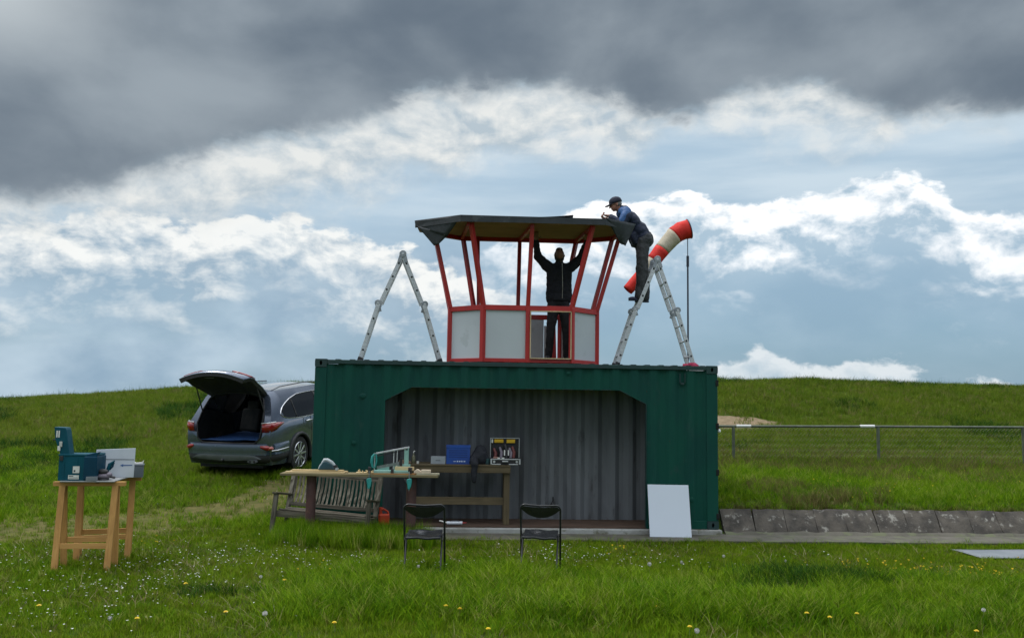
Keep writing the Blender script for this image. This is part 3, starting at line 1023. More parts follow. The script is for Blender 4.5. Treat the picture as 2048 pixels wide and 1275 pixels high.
def ladder(label, loc, rotz, foot1, joint1, apex, joint2, foot2, y0, y1, wraps=False):
    """A-shaped four-section ladder; points are (x,z); stiles at y0 (near) and y1"""
    t = thing('folding_ladder', label, 'ladder', loc, rotz, 'folding ladders on the roof')
    secs = [(foot1, joint1, -1, True), (apex, joint1, -1, False), (apex, joint2, 1, False), (foot2, joint2, 1, True)]
    for a, b_, side, low in secs:
        a3, b3 = V(a[0], 0, a[1]), V(b_[0], 0, b_[1])
        d = (b3 - a3).normalized()
        perp = V(-d.z, 0, d.x)
        if perp.x * side < 0:
            perp = -perp
        L = (b3 - a3).length
        off = perp * (0.012 if low else -0.012)
        yy = (y0, y1) if low else (y0 + 0.028, y1 - 0.028)
        for y in yy:
            mb = MB()
            mb.beam(V(0, y, 0) + a3 + d * (0.02 if low else 0.05) + off, V(0, y, 0) + b3 - d * 0.02 + off, 0.026, 0.066, up=perp)
            # recessed web of the profile
            st = mb.build('stile', M_ALU, t, bevel=0.004)
        nr = 3
        for r_ in range(nr):
            c = a3 + d * (0.13 + (L - 0.2) * (r_ + 0.25) / nr) + off
            rb = MB().cyl(c + V(0, yy[0] - 0.013, 0), c + V(0, yy[1] + 0.013, 0), 0.0145, n=10).build('rung', M_ALU, t, smooth=40)
            for y, s_ in ((yy[0] - 0.0135, -1), (yy[1] + 0.0135, 1)):
                MB().cyl(c + V(0, y, 0), c + V(0, y + s_ * 0.006, 0), 0.0165, n=10).build('end_plug', M_PLUG, rb)
        if low:
            for y in yy:
                MB().beam(V(0, y, 0) + a3 - d * 0.005 + off, V(0, y, 0) + a3 + d * 0.075 + off, 0.034, 0.074, up=perp).build('rubber_foot', M_PLUG, t, bevel=0.006)
    for c, side in ((joint1, -1), (joint2, 1)):
        for y in (y0 + 0.012, y1 - 0.012):
            cc = V(c[0] + side * 0.026, y, c[1])
            h_ = MB().cyl(cc - V(0, 0.024, 0), cc + V(0, 0.024, 0), 0.052, n=20).build('hinge', M_ALU_D, t, smooth=40, bevel=0.004)
            MB().cyl(cc - V(0, 0.032, 0), cc + V(0, 0.032, 0), 0.020, n=12).build('hinge_bolt', M_ALU, h_, smooth=40)
            MB().beam(cc - V(side * 0.03, 0, 0.10), cc, 0.030, 0.05, up=(1, 0, 0)).build('hinge_arm', M_ALU_D, h_, bevel=0.004)
    for y in (y0 + 0.03, y1 - 0.03):
        cc = V(apex[0], y, apex[1] - 0.02)
        h_ = MB().cyl(cc - V(0, 0.026, 0), cc + V(0, 0.026, 0), 0.056, n=20).build('hinge', M_ALU_D, t, smooth=40, bevel=0.004)
        MB().cyl(cc - V(0, 0.034, 0), cc + V(0, 0.034, 0), 0.022, n=12).build('hinge_bolt', M_ALU, h_, smooth=40)
        MB().prism([(-0.055, -0.02), (-0.085, -0.13), (-0.035, -0.15), (0.0, -0.055), (0.035, -0.15), (0.085, -0.13), (0.055, -0.02), (0.03, 0.02), (-0.03, 0.02)],
                   cc - V(0, 0.022, 0), (1, 0, 0), (0, 0, 1), (0, 1, 0), 0.044).build('hinge_arm', M_ALU_D, h_, bevel=0.004)
    if wraps:
        for y in (y0, y1):
            mb = MB()
            rings = []
            for z, w_ in ((-0.006, 0.105), (0.02, 0.11), (0.055, 0.082), (0.085, 0.055)):
                rings.append([(foot2[0] - z * 0.35 + w_ * math.cos(a) * (1 + 0.14 * math.sin(3 * a + z * 40)), y + 0.6 * w_ * math.sin(a) * (1 + 0.12 * math.cos(4 * a)), foot2[1] + z)
                              for a in [2 * math.pi * k_ / 16 for k_ in range(16)]])
            mb.loft(rings).build('foot_wrap', M_PINK, t, smooth=70)
        mb = MB(); mb.sphere((foot1[0] + 0.07, y0, foot1[1] + 0.012), (0.05, 0.05, 0.025), 12, 6)
        mb.build('foot_wrap', M_PINK, t, smooth=60)
    return t


RZ = 2.530
ladder('plain aluminium folding ladder standing as an A, nobody on it, beside the cabin', cw(-1.85, 1.0, RZ), CYAW + 0.072,
       (-0.625, 0.0), (-0.345, 0.940), (0.0, 1.765), (0.345, 0.940), (0.635, 0.0), -0.19, 0.19)
ladder('aluminium folding ladder standing as an A with crimson cloth round its feet', cw(2.29, 1.05, RZ), CYAW - 0.02,
       (-0.640, 0.0), (-0.330, 0.935), (0.015, 1.790), (0.315, 0.935), (0.600, 0.0), -0.19, 0.19, True)

# ------------------------------------------------------------------ windsock
M_SOCK_R = pm('faded red fabric', (0.66, 0.022, 0.012), (0.55, 0.016, 0.010), 4, 0.8, bump=0.006, bscale=9)
M_SOCK_W = pm('dirty white fabric', (0.52, 0.46, 0.36), (0.42, 0.36, 0.27), 4, 0.8, bump=0.006, bscale=9, spots=(0.40, 0.33, 0.22), spot_scale=5)
M_POLE = pm('dark painted pole', (0.035, 0.04, 0.06), (0.05, 0.05, 0.07), 5, 0.5, metal=0.3)
wsx, wsy = 3.86, 6.0
gz = hz(wsx, wsy)
ws = thing('windsock', 'red and white striped windsock drooping from a thin dark pole behind the container', 'windsock', (wsx, wsy, gz))
top_z = 5.80 - gz
MB().cyl((0.0, 0, -0.3), (0.0, 0, 5.05 - gz), 0.021, 0.019, 12).build('pole', M_POLE, ws, smooth=40)
MB().cyl((0.0, 0, 4.98 - gz), (0.0, 0, 5.22 - gz), 0.030, n=12).build('pole_sleeve', M_POLE, ws, smooth=40)
MB().cyl((0.0, 0, 5.05 - gz), (0.0, 0, 6.0 - gz), 0.010, 0.009, 10).build('spindle', M_POLE, ws, smooth=40)
axis_pts = [V(0.03, -0.02, 5.825 - gz), V(-0.14, -0.03, 5.775 - gz), V(-0.30, -0.04, 5.665 - gz), V(-0.44, -0.05, 5.515 - gz), V(-0.57, -0.05, 5.345 - gz), V(-0.77, -0.05, 5.085 - gz),
            V(-0.95, -0.05, 4.86 - gz), V(-1.14, -0.05, 4.64 - gz), V(-1.335, -0.05, 4.43 - gz)]
rads = [0.212, 0.212, 0.205, 0.196, 0.188, 0.172, 0.160, 0.146, 0.128]


def sock_piece(i0, i1, mat, n=22, sub_=4):
    rings = []
    for q in range((i1 - i0) * sub_ + 1):
        u = i0 + q / sub_
        i = min(int(u), len(axis_pts) - 2); f_ = u - i
        c = axis_pts[i].lerp(axis_pts[i + 1], f_)
        pa, pb = max(i - 1, 0), min(i + 2, len(axis_pts) - 1)
        d = (axis_pts[i + 1] - axis_pts[i]) * 0.5 + ((axis_pts[i] - axis_pts[pa]) * (1 - f_) + (axis_pts[pb] - axis_pts[i + 1]) * f_) * 0.5
        d.normalize()
        r_ = rads[i] * (1 - f_) + rads[i + 1] * f_
        x = V(0, 1, 0); y = d.cross(x).normalized()
        flat = 1.0 - 0.10 * min(u / 3, 1)
        rings.append([c + x * (r_ * 0.92 * math.cos(a)) + y * (r_ * flat * math.sin(a) * (1 + 0.035 * math.sin(5 * a + u * 2.2) + 0.02 * math.sin(9 * a - u * 4)))
                      for a in [2 * math.pi * k_ / n for k_ in range(n)]])
    mb = MB().loft(rings, caps=False)
    return mb.build('sock_band', mat, ws, smooth=70, solid=0.004)


for i0, i1, m_ in ((0, 2, M_SOCK_R), (2, 4, M_SOCK_W), (4, 5, M_SOCK_R), (5, 6, M_SOCK_W), (6, 8, M_SOCK_R)):
    sock_piece(i0, i1, m_)
d0 = (axis_pts[1] - axis_pts[0]).normalized()
rg = []
for k_ in range(28):
    a = 2 * math.pi * k_ / 28
    x = V(0, 1, 0); y = d0.cross(x).normalized()
    rg.append(axis_pts[0] + x * 0.198 * math.cos(a) + y * 0.214 * math.sin(a))
MB().tube(rg, 0.012, 8, closed=True).build('mouth_ring', M_POLE, ws, smooth=60)
mb = MB()
for k_ in (0, 7, 14, 21):
    mb.cyl(rg[k_], V(0.0, 0, 5.82 - gz), 0.006, n=6)
mb.build('swivel_frame', M_POLE, ws)

# ------------------------------------------------------------------ fence on the bank
M_FPOST = pm('dull green fence pipe', (0.115, 0.135, 0.095), (0.075, 0.09, 0.065), 9, 0.6, metal=0.1, spots=(0.11, 0.10, 0.08), spot_scale=10)
M_WIRE = pm('galvanised wire', (0.20, 0.20, 0.16), (0.14, 0.14, 0.11), 12, 0.55, metal=0.3)
M_WTUBE = pm('white plastic tube', (0.72, 0.73, 0.72), (0.60, 0.61, 0.60), 7, 0.5)
fence = thing('chain_link_fence', 'low chain-link fence with pipe rail and two white sleeves across the bank', 'fence', (4.58, 5.0, 0.75))
fx = [-2.97, 0.0, 2.97, 5.95, 8.93, 11.9]
rail_z = [0.745, 0.775, 0.815, 0.845, 0.86, 0.87]
for i, x in enumerate(fx):
    g_ = hz(4.58 + x, 5.0) - 0.75
    MB().cyl((x, 0, g_ - 0.15), (x, 0, rail_z[i] + 0.005), 0.033, n=12).build('post', M_FPOST, fence, smooth=40)
for i in range(len(fx) - 1):
    MB().cyl((fx[i], 0, rail_z[i]), (fx[i + 1], 0, rail_z[i + 1]), 0.025, n=12).build('rail', M_FPOST, fence, smooth=40)
    # zig-zag wires
    mb = MB(); p_ = 0.075
    n_ = int((fx[i + 1] - fx[i] - 0.08) / p_)
    for j_ in range(n_):
        for ph in (0,):
            x0 = fx[i] + 0.04 + j_ * p_
            pts = []
            nzz = 13
            for q in range(nzz + 1):
                zz = 0.02 + (0.70 / nzz) * q
                pts.append((x0 + (p_ * 1.03 if (q % 2) else -0.0), -0.036 + (0.004 if q % 2 else -0.004), zz + (fx[i] + j_ * p_ + 2.97) * 0.011))
            mb.tube(pts, 0.0030, 3, caps=False)
    mb.build('wire_mesh', M_WIRE, fence)
for x0, z0 in ((0.06, 0.780), (2.60, 0.815)):
    MB().cyl((x0, 0, z0), (x0 + 0.30, 0, z0 + 0.004), 0.031, n=14).build('white_sleeve', M_WTUBE, fence, smooth=40)

# ------------------------------------------------------------------ folding chairs
M_CHAIR = pm('black lacquered steel', (0.012, 0.013, 0.015), (0.02, 0.021, 0.024), 8, 0.35)
M_VINYL = pm('black vinyl', (0.010, 0.010, 0.012), (0.016, 0.016, 0.018), 9, 0.34, bump=0.004, bscale=16)
M_VINYL_S = pm('shiny creased black vinyl', (0.016, 0.017, 0.02), (0.022, 0.023, 0.026), 9, 0.13, bump=0.012, bscale=7)


def chair(label, x, y, rz, tilt=0.0):
    """seen from behind: the sitter looks along +y"""
    t = thing('folding_chair', label, 'chair', (x, y, hz(x, y)), rz, 'folding chairs on the lawn')
    t.rotation_euler = (0, tilt, rz)
    hw = 0.222
    # one long bent tube: rear... front feet up over the backrest
    def arc(c, r_, a0, a1, n=6):
        return [(c[0] + r_ * math.cos(a0 + (a1 - a0) * i / n), c[1] + r_ * math.sin(a0 + (a1 - a0) * i / n)) for i in range(n + 1)]
    side = lambda z: -0.02 - 0.10 * (1 - z / 0.78) * 0 + 0.30 * (0.0) + (0.22 - 0.30 * z / 0.78)   # y along the back leg
    # the tube: front feet (y=+0.24) rise to the top of the back (y=-0.12)
    yl = lambda z: 0.24 - 0.36 * (z / 0.80)
    pts = [(-hw, z) for z in (0.0, 0.2, 0.45, 0.66, 0.735)] + arc((-hw + 0.05, 0.74), 0.05, math.pi, math.pi / 2)[1:] + \
          [(-0.10, 0.784), (0.0, 0.778), (0.10, 0.784)] + arc((hw - 0.05, 0.74), 0.05, math.pi / 2, 0) + [(hw, z) for z in (0.66, 0.45, 0.2, 0.0)]
    MB().tube([(a, yl(z), z) for a, z in pts], 0.0115, 8).build('frame', M_CHAIR, t, smooth=60)
    for s_ in (-1, 1):
        MB().tube([(s_ * (hw - 0.026), -0.24, 0.0), (s_ * (hw - 0.026), -0.10, 0.22), (s_ * (hw - 0.024), 0.055, 0.452)], 0.0105, 8).build('rear_leg', M_CHAIR, t, smooth=60)
        for yy, xx in ((0.24, s_ * hw), (-0.24, s_ * (hw - 0.026))):
            MB().cyl((xx, yy, -0.004), (xx, yy, 0.03), 0.014, n=10).build('rubber_foot', M_PLUG, t, smooth=40)
        MB().beam((s_ * (hw - 0.012), -0.09, 0.40), (s_ * (hw - 0.012), 0.03, 0.435), 0.006, 0.02).build('hinge_link', M_CHAIR, t)
    MB().cyl((-hw, yl(0.055), 0.055), (hw, yl(0.055), 0.055), 0.007, n=8).build('cross_bar', M_CHAIR, t, smooth=40)
    # padded back: deep in the middle, thin at the sides
    mb = MB(); rings = []
    n = 16
    for i in range(n + 1):
        u = -1 + 2 * i / n
        x_ = u * (hw - 0.004)
        topz = 0.770 - 0.010 * (1 - u * u) + (0.004 if abs(u) < 0.9 else -0.03)
        low = 0.648 + 0.095 * abs(u) ** 2.2 - 0.003
        th = 0.016 * (1 - 0.35 * abs(u))
        bow = 0.022 * (1 - u * u)
        rings.append([(x_, yl(low) - th - bow, low), (x_, yl(low) + th - bow, low + 0.004), (x_, yl((low + topz) / 2) + th * 1.1 - bow, (low + topz) / 2), (x_, yl(topz) + th - bow * .6, topz - 0.004),
                      (x_, yl(topz) - th - bow * .6, topz), (x_, yl((low + topz) / 2) - th * 1.1 - bow, (low + topz) / 2)])
    mb.loft(rings).build('backrest', M_VINYL, t, smooth=50)
    # sagging seat
    mb = MB(); g = []
    for i in range(13):
        u = -1 + 2 * i / 12
        row = []
        for j_ in range(11):
            v_ = -1 + 2 * j_ / 10
            r_ = min(1.0, 1.0)
            z = 0.448 + 0.016 * v_ - 0.018 * (1 - u * u) * (1 - v_ * v_) + 0.006 * math.sin(u * 5 + v_ * 3) * (1 - u * u)
            row.append((u * (hw - 0.030), 0.035 + v_ * 0.185, z))
        g.append(row)
    mb.loft(g, closed_ring=False).build('seat', M_VINYL_S, t, smooth=60, solid=0.026, bevel=0.008)
    return t


chair('black folding chair nearest the plank table, its creased seat shining pale', -0.935, -3.16, 0.02, 0.0)
chair('black folding chair standing before the middle of the container opening', 0.352, -3.02, -0.10, 0.012)

# ------------------------------------------------------------------ trestles with tools, left foreground
M_PINE = wood('new pine', (0.58, 0.32, 0.105), (0.46, 0.24, 0.075), 'z', knots=(0.22, 0.10, 0.04))
M_PINE_X = wood('new pine, long rails', (0.58, 0.32, 0.105), (0.46, 0.24, 0.075), 'x', knots=(0.22, 0.10, 0.04))


def trestle(label, x, y, rz, w=0.76, h=0.955, sp=0.15):
    t = thing('trestle', label, 'trestle', (x, y, hz(x, y)), rz, 'pine trestles')
    MB().span(-w / 2, w / 2, -0.035, 0.035, h - 0.048, h).build('top_rail', M_PINE_X, t, bevel=0.003)
    for s_ in (-1, 1):
        for q in (-1, 1):
            a = V(s_ * 0.280, q * 0.026, h - 0.048); b_ = V(s_ * 0.272, q * sp, -0.02)
            MB().beam(a, b_, 0.066, 0.032, up=(0, 1, 0)).build('leg', M_PINE, t, bevel=0.002)
    for q in (-1, 1):
        z_ = 0.262 if q < 0 else 0.300
        MB().beam((-0.242, q * (0.117 - 0.004), z_), (0.242, q * (0.117 - 0.004), z_), 0.020, 0.060).build('stretcher', M_PINE_X, t, bevel=0.002)
    return t


T1, T2 = (-4.715, -3.07), (-4.82, -2.42)
trestle('pine trestle nearest the camera, carrying the front of the blue toolbox', *T1, 0.15)
trestle('pine trestle behind the first, its end showing at the right of the board', *T2, 0.36)
TZ = hz(*T1) + 0.957
M_GREYB = pm('thin grey board', (0.34, 0.35, 0.35), (0.27, 0.28, 0.28), 4, 0.7)
brd = thing('tool_board', 'thin grey board laid across the two trestles under the toolbox', 'board', (-4.78, -2.78, TZ), 0.16)
MB().span(-0.27, 0.30, -0.40, 0.40, 0.0, 0.013).build('sheet', M_GREYB, brd, bevel=0.003)
BZ = TZ + 0.0135
# blue tool case with its lid up
M_TEAL = pm('teal blue plastic', (0.003, 0.078, 0.112), (0.004, 0.065, 0.095), 5, 0.5, spec=0.2, bump=0.001, bscale=50)
M_TEAL_D = pm('dark teal plastic', (0.003, 0.045, 0.085), (0.004, 0.038, 0.07), 5, 0.5, spec=0.2)
M_STICK = pm('white label', (0.72, 0.72, 0.68), (0.62, 0.62, 0.58), 9, 0.6)
M_INK = pm('dark print', (0.03, 0.035, 0.05), (0.05, 0.05, 0.06), 9, 0.6)
tb = thing('toolbox', 'blue plastic power tool case with its lid open, on the trestle board', 'toolbox', (-4.845, -3.02, BZ), 0.12)
mb = MB(); W2, D2, H2 = 0.195, 0.145, 0.295
for (x0, x1, y0, y1) in ((-W2, W2, -D2, -D2 + 0.008), (-W2, W2, D2 - 0.008, D2), (-W2, -W2 + 0.008, -D2 + 0.008, D2 - 0.008), (W2 - 0.008, W2, -D2 + 0.008, D2 - 0.008)):
    mb.span(x0, x1, y0, y1, 0.0, H2)
mb.span(-W2 + 0.008, W2 - 0.008, -D2 + 0.008, D2 - 0.008, 0.002, 0.012)
mb.build('case_shell', M_TEAL, tb)
for sx in (-0.14, 0.0, 0.12):
    MB().span(sx - 0.008, sx + 0.008, -D2 - 0.006, -D2 - 0.0005, 0.01, H2 - 0.03).build('rib', M_TEAL, tb, bevel=0.003)
MB().span(-W2 - 0.008, W2 + 0.008, -D2 - 0.008, D2 + 0.008, H2 - 0.022, H2 - 0.004).build('rim', M_TEAL, tb, bevel=0.005)
MB().span(0.075, W2 + 0.020, -D2 - 0.022, D2 + 0.0, 0.012, H2 - 0.025).build('side_pod', M_TEAL_D, tb, bevel=0.012)
MB().prism([(0.10, 0.0), (0.235, 0.028), (0.205, -0.03), (0.10, -0.03)], (0, -D2 - 0.012, H2 - 0.004), (1, 0, 0), (0, 0, 1), (0, 1, 0), 0.05).build('corner_lip', M_TEAL_D, tb, bevel=0.003)
lidp = [(0.0, 0.0), (0.115, 0.0), (0.095, 0.30), (0.075, 0.345), (-0.06, 0.345), (-0.055, 0.30)]
ld = MB().prism([(u - 0.20, v_ + H2 - 0.035) for u, v_ in [(0.015, 0), (0.105, 0.02), (0.055, 0.30), (0.042, 0.325), (-0.075, 0.330), (-0.06, 0.20)]], (0, -D2 + 0.02, 0), (1, 0, 0), (0, 0, 1), (0, 1, 0), 0.15).build('lid', M_TEAL, tb, bevel=0.006)
MB().span(-0.205, -0.175, -D2 - 0.0, -D2 + 0.016, H2 + 0.075, H2 + 0.135).build('latch', pm('grey latch', (.55, .55, .52), (.45, .45, .42), 8, .5), ld, bevel=0.004)
MB().span(-0.222, -0.192, -D2 + 0.0, -D2 + 0.018, H2 + 0.03, H2 + 0.085).build('latch', M_STICK, ld, bevel=0.006)
for q in (0.012, 0.034):
    MB().span(-0.258 + q, -0.245 + q, -D2 + 0.012, -D2 + 0.018, H2 + 0.18, H2 + 0.255).build('clip', M_STICK, ld)
MB().span(-0.32, -0.262, -0.03, -0.012, H2 + 0.142, H2 + 0.156).build('handle', M_PLUG, ld, bevel=0.003)
MB().span(-0.185, -0.150, -D2 - 0.013, -D2 - 0.001, H2 - 0.075, H2 - 0.022).build('latch', M_PLUG, tb, bevel=0.003)
MB().span(-0.040, 0.030, -D2 - 0.0085, -D2 - 0.0065, 0.085, 0.160).build('paper_label', M_STICK, tb)
lb = MB().span(-0.085, 0.028, -D2 - 0.0085, -D2 - 0.0065, 0.018, 0.062).build('paper_label', M_STICK, tb)
MB().span(-0.078, -0.03, -D2 - 0.0100, -D2 - 0.0087, 0.046, 0.054).build('print_line', M_INK, lb)
MB().span(-0.078, 0.020, -D2 - 0.0100, -D2 - 0.0087, 0.030, 0.035).build('print_line', M_INK, lb)
MB().span(-0.030, -0.012, -D2 - 0.0100, -D2 - 0.0087, 0.098, 0.118).build('print_mark', M_INK, tb)
# white carton lid with an arrow, standing behind
M_WHITEB = pm('white carton', (0.60, 0.64, 0.70), (0.53, 0.57, 0.63), 3, 0.6)
wb = thing('white_carton', 'white carton panel with a printed arrow standing behind the blue toolbox', 'carton', (-4.66, -2.70, BZ), 0.16)
MB().prism([(-0.18, 0.0), (0.255, 0.0), (0.262, 0.340), (-0.17, 0.320)], (0, 0, 0), (1, 0, 0), (0, 0, 1), (0, 1, 0), 0.012).build('panel', M_WHITEB, wb, bevel=0.003)
MB().span(-0.12, 0.255, -0.0025, -0.0005, 0.205, 0.211).build('print_line', M_INK, wb)
MB().prism([(0.10, 0.140), (0.135, 0.157), (0.135, 0.146), (0.235, 0.148), (0.235, 0.138), (0.135, 0.134), (0.135, 0.123)], (0, -0.0005, 0), (1, 0, 0), (0, 0, 1), (0, -1, 0), 0.002).build('arrow', pm('blue print', (.05, .12, .3), (.06, .14, .33), 9, .6), wb)
# sander / goggles heap
M_MAUVE = pm('greyish purple plastic', (0.20, 0.17, 0.21), (0.14, 0.12, 0.15), 9, 0.5)
gg = thing('power_tool', 'dark and pale purple power tool lying before the white carton', 'power tool', (-4.575, -3.05, BZ), 0.25)
mb = MB(); mb.sphere((0, 0, 0.045), (0.075, 0.05, 0.035), 16, 10); mb.sphere((0.05, 0, 0.06), (0.04, 0.04, 0.03), 12, 8)
mb.build('body', M_MAUVE, gg, smooth=60)
mb = MB(); mb.sphere((-0.01, 0, 0.092), (0.06, 0.042, 0.034), 16, 10)
mb.build('grip', M_PLUG, gg, smooth=60)
MB().cyl((0, 0, 0.0), (0, 0, 0.022), 0.060, 0.055, 18).build('pad', M_PLUG, gg, smooth=40)
MB().cyl((0.07, -0.01, 0.04), (0.12, -0.02, 0.03), 0.014, n=10).build('dust_port', M_PLUG, gg, smooth=40)
hs = thing('hand_tool', 'small blue hand tool with a beak propped beside the toolbox', 'hand tool', (-4.60, -2.86, BZ), 0.2)
MB().tube([(-0.03, 0, 0.0), (-0.02, 0, 0.10), (0.0, 0, 0.16), (0.05, 0, 0.205)], [0.018, 0.02, 0.022, 0.008], 10).build('body', M_TEAL, hs, smooth=60)
MB().tube([(0.0, 0, 0.10), (0.03, 0, 0.14), (0.045, 0, 0.185)], [0.008, 0.012, 0.006], 8).build('trigger', M_TEAL_D, hs, smooth=60)
sm = thing('small_grey_box', 'little grey carton at the foot of the toolbox on the board', 'box', (-4.665, -3.14, BZ), 0.1)
MB().span(-0.055, 0.055, -0.03, 0.03, 0, 0.048).build('carton', pm('grey carton', (.20, .22, .24), (.16, .18, .2), 6, .7), sm, bevel=0.003)
# open grey crate with paper
gb = thing('grey_parts_tray', 'open grey plastic tray with white paper in it, right end of the board', 'tray', (-4.475, -2.42, TZ + 0.001), 0.36)
mb = MB()
for (x0, x1, y0, y1) in ((-0.075, 0.075, -0.09, -0.084), (-0.075, 0.075, 0.084, 0.09), (-0.075, -0.069, -0.084, 0.084), (0.069, 0.075, -0.084, 0.084)):
    mb.span(x0, x1, y0, y1, 0, 0.155)
mb.span(-0.069, 0.069, -0.084, 0.084, 0.002, 0.008)
M_GTRAY = pm('grey plastic tray', (.13, .15, .175), (.10, .12, .14), 6, .55)
mb.build('tray_shell', M_GTRAY, gb)
MB().span(-0.082, 0.082, -0.097, 0.097, 0.135, 0.150).build('rim', M_GTRAY, gb, bevel=0.004)
mb = MB().prism([(-0.06, 0.14), (-0.05, 0.195), (-0.01, 0.165), (0.05, 0.17), (0.075, 0.195), (0.06, 0.13)], (0, 0.0, 0), (1, 0, 0), (0, 0, 1), (0, 1, 0), 0.05)
mb.build('paper', M_STICK, gb)
yp = thing('yellow_pencil', 'yellow pencil sticking out behind the toolbox', 'pencil', (-5.02, -2.90, BZ + 0.168), 0.05)
MB().cyl((-0.06, 0, 0.012), (0.12, 0.0, 0.0), 0.008, n=6).build('shaft', pm('yellow paint', (.75, .42, .04), (.68, .36, .03), 9, .5), yp)
MB().cyl((-0.075, 0, 0.013), (-0.06, 0, 0.012), 0.002, 0.008, n=6).build('tip', M_RAW, yp)
# ------------------------------------------------------------------ plank table with saw and clamps
M_RUST = pm('red-brown painted steel post', (0.095, 0.042, 0.038), (0.070, 0.034, 0.032), 6, 0.75, bump=0.003, bscale=40, spots=(0.12, 0.06, 0.04), spot_scale=8)
M_PLANKG = wood('grey-green weathered plank', (0.26, 0.21, 0.11), (0.15, 0.13, 0.075), 'x', rough=0.85)
M_BATTEN = wood('pale new batten', (0.66, 0.52, 0.30), (0.55, 0.42, 0.22), 'x')
tx, ty = -2.03, -1.0
tg = hz(tx, ty)
tab = thing('plank_table', 'long weathered plank table on two red-brown posts standing in tall grass', 'table', (tx, ty, tg), 0.005)
TH = 0.902 - tg
for x in (-0.665, 0.70):
    MB().cyl((x, 0.02, -0.2), (x, 0.02, TH - 0.002), 0.066, n=20).build('post', M_RUST, tab, smooth=40)
for y0, y1 in ((-0.155, -0.008), (-0.002, 0.150)):
    MB().span(-1.055, 1.065, y0, y1, TH, TH + 0.034).build('plank', M_PLANKG, tab, bevel=0.004)
TT = tg + TH + 0.035


def batten(label, x, y, z, L, w, h, rz, mat=None, name='batten'):
    t = thing(name, label, 'batten', (x, y, z), rz, 'battens on the plank table')
    MB().span(-L / 2, L / 2, -w / 2, w / 2, 0, h).build('board', mat or M_BATTEN, t, bevel=0.002)


batten('longest pale batten, bottom of the pile at the left end of the plank table', -2.63, -1.06, TT, 0.80, 0.07, 0.020, 0.0)
batten('pale batten at the back of the pile, half hidden at the table end', -2.60, -0.965, TT, 0.78, 0.06, 0.024, -0.01)
batten('pale batten lying on top of the pile at the left table end', -2.60, -1.03, TT + 0.0245, 0.70, 0.055, 0.018, 0.02)
batten('short pale board on the plank between the grey power tool and the mitre saw', -1.93, -1.02, TT, 0.30, 0.10, 0.018, 0.0)
batten('orange-brown board under the mitre saw', -1.56, -1.075, TT, 0.58, 0.10, 0.012, 0.0, wood('orange pine', (.40, .20, .06), (.32, .15, .05), 'x'))
batten('grey offcut at the bare right end of the plank table', -1.10, -1.07, TT, 0.30, 0.09, 0.020, 0.01, wood('grey offcut', (.42, .40, .30), (.33, .31, .22), 'x'))
# offcuts
for lab, x, L_, h_, r_ in (('round-topped pale wood offcut beside the right clamp', -1.245, 0.095, 0.050, True), ('rectangular pale wood offcut near the bare end of the table', -1.13, 0.125, 0.046, False)):
    t = thing('wood_offcut', lab, 'offcut', (x, -1.08, TT + (0.0205 if not r_ else 0.0205)), 0.0, 'offcuts')
    if r_:
        poly = [(-L_ / 2, 0), (L_ / 2, 0), (L_ / 2, h_ * .5), (L_ * .25, h_ * .85), (L_ * .1, h_), (-L_ * .1, h_), (-L_ * .25, h_ * .85), (-L_ / 2, h_ * .5)]
    else:
        poly = [(-L_ / 2, 0), (L_ / 2, 0), (L_ / 2, h_), (-L_ / 2, h_)]
    MB().prism(poly, (0, -0.03, 0), (1, 0, 0), (0, 0, 1), (0, 1, 0), 0.06).build('block', pm('pale end grain', (.70, .58, .45), (.60, .48, .36), 9, .8), t, bevel=0.003)
sc = thing('wood_shavings', 'scatter of pale wood scraps on the plank left of the mitre saw', 'wood scraps', (-1.93, -1.02, TT + 0.0185))
mb = MB()
for i in range(9):
    a = random.uniform(-0.13, 0.13)
    mb.box((a, random.uniform(-0.04, 0.04), 0.008 + 0.006 * random.random()), (0.02 + 0.02 * random.random(), 0.012, 0.012), (random.random(), random.random(), random.random()))
mb.cyl((-0.115, -0.02, 0.0), (-0.108, -0.02, 0.038), 0.007, n=8)
mb.build('scrap_pile', M_BATTEN, sc)
sc['kind'] = 'stuff'
# cordless planer / sander
M_GTOOL = pm('pale grey tool plastic', (0.42, 0.46, 0.48), (0.33, 0.37, 0.39), 8, 0.4)
M_BTOOL = pm('dark teal tool body', (0.02, 0.07, 0.095), (0.025, 0.055, 0.07), 8, 0.45)
sd = thing('power_tool', 'dark teal and grey power tool standing on the pale battens', 'power tool', (-2.47, -1.03, TT + 0.043), 0.0)
mb = MB(); prof_ = [(-0.125, 0.0), (-0.095, 0.06), (-0.055, 0.112), (-0.01, 0.112), (0.06, 0.075), (0.09, 0.03), (0.10, 0.0)]
mb.prism(prof_, (0, -0.035, 0), (1, 0, 0), (0, 0, 1), (0, 1, 0), 0.07); mb.build('body', M_BTOOL, sd, bevel=0.012)
mb = MB().tube([(-0.075, 0, 0.085), (-0.045, 0, 0.128), (-0.01, 0, 0.128), (0.05, 0, 0.095), (0.09, 0, 0.055)], [0.020, 0.027, 0.028, 0.027, 0.022], 12)
mb.build('handle', M_GTOOL, sd, smooth=60)
MB().tube([(-0.075, -0.0, 0.085), (-0.105, 0, 0.05), (-0.12, 0, 0.012)], [0.016, 0.013, 0.012], 10).build('front_grip', M_GTOOL, sd, smooth=60)
MB().cyl((0.10, -0.03, 0.035), (0.10, 0.03, 0.035), 0.030, n=16).build('roller', M_PLUG, sd, smooth=40)
MB().cyl((0.125, -0.034, 0.012), (0.125, 0.02, 0.012), 0.020, n=14).build('dust_cap', M_GTOOL, sd, smooth=40)
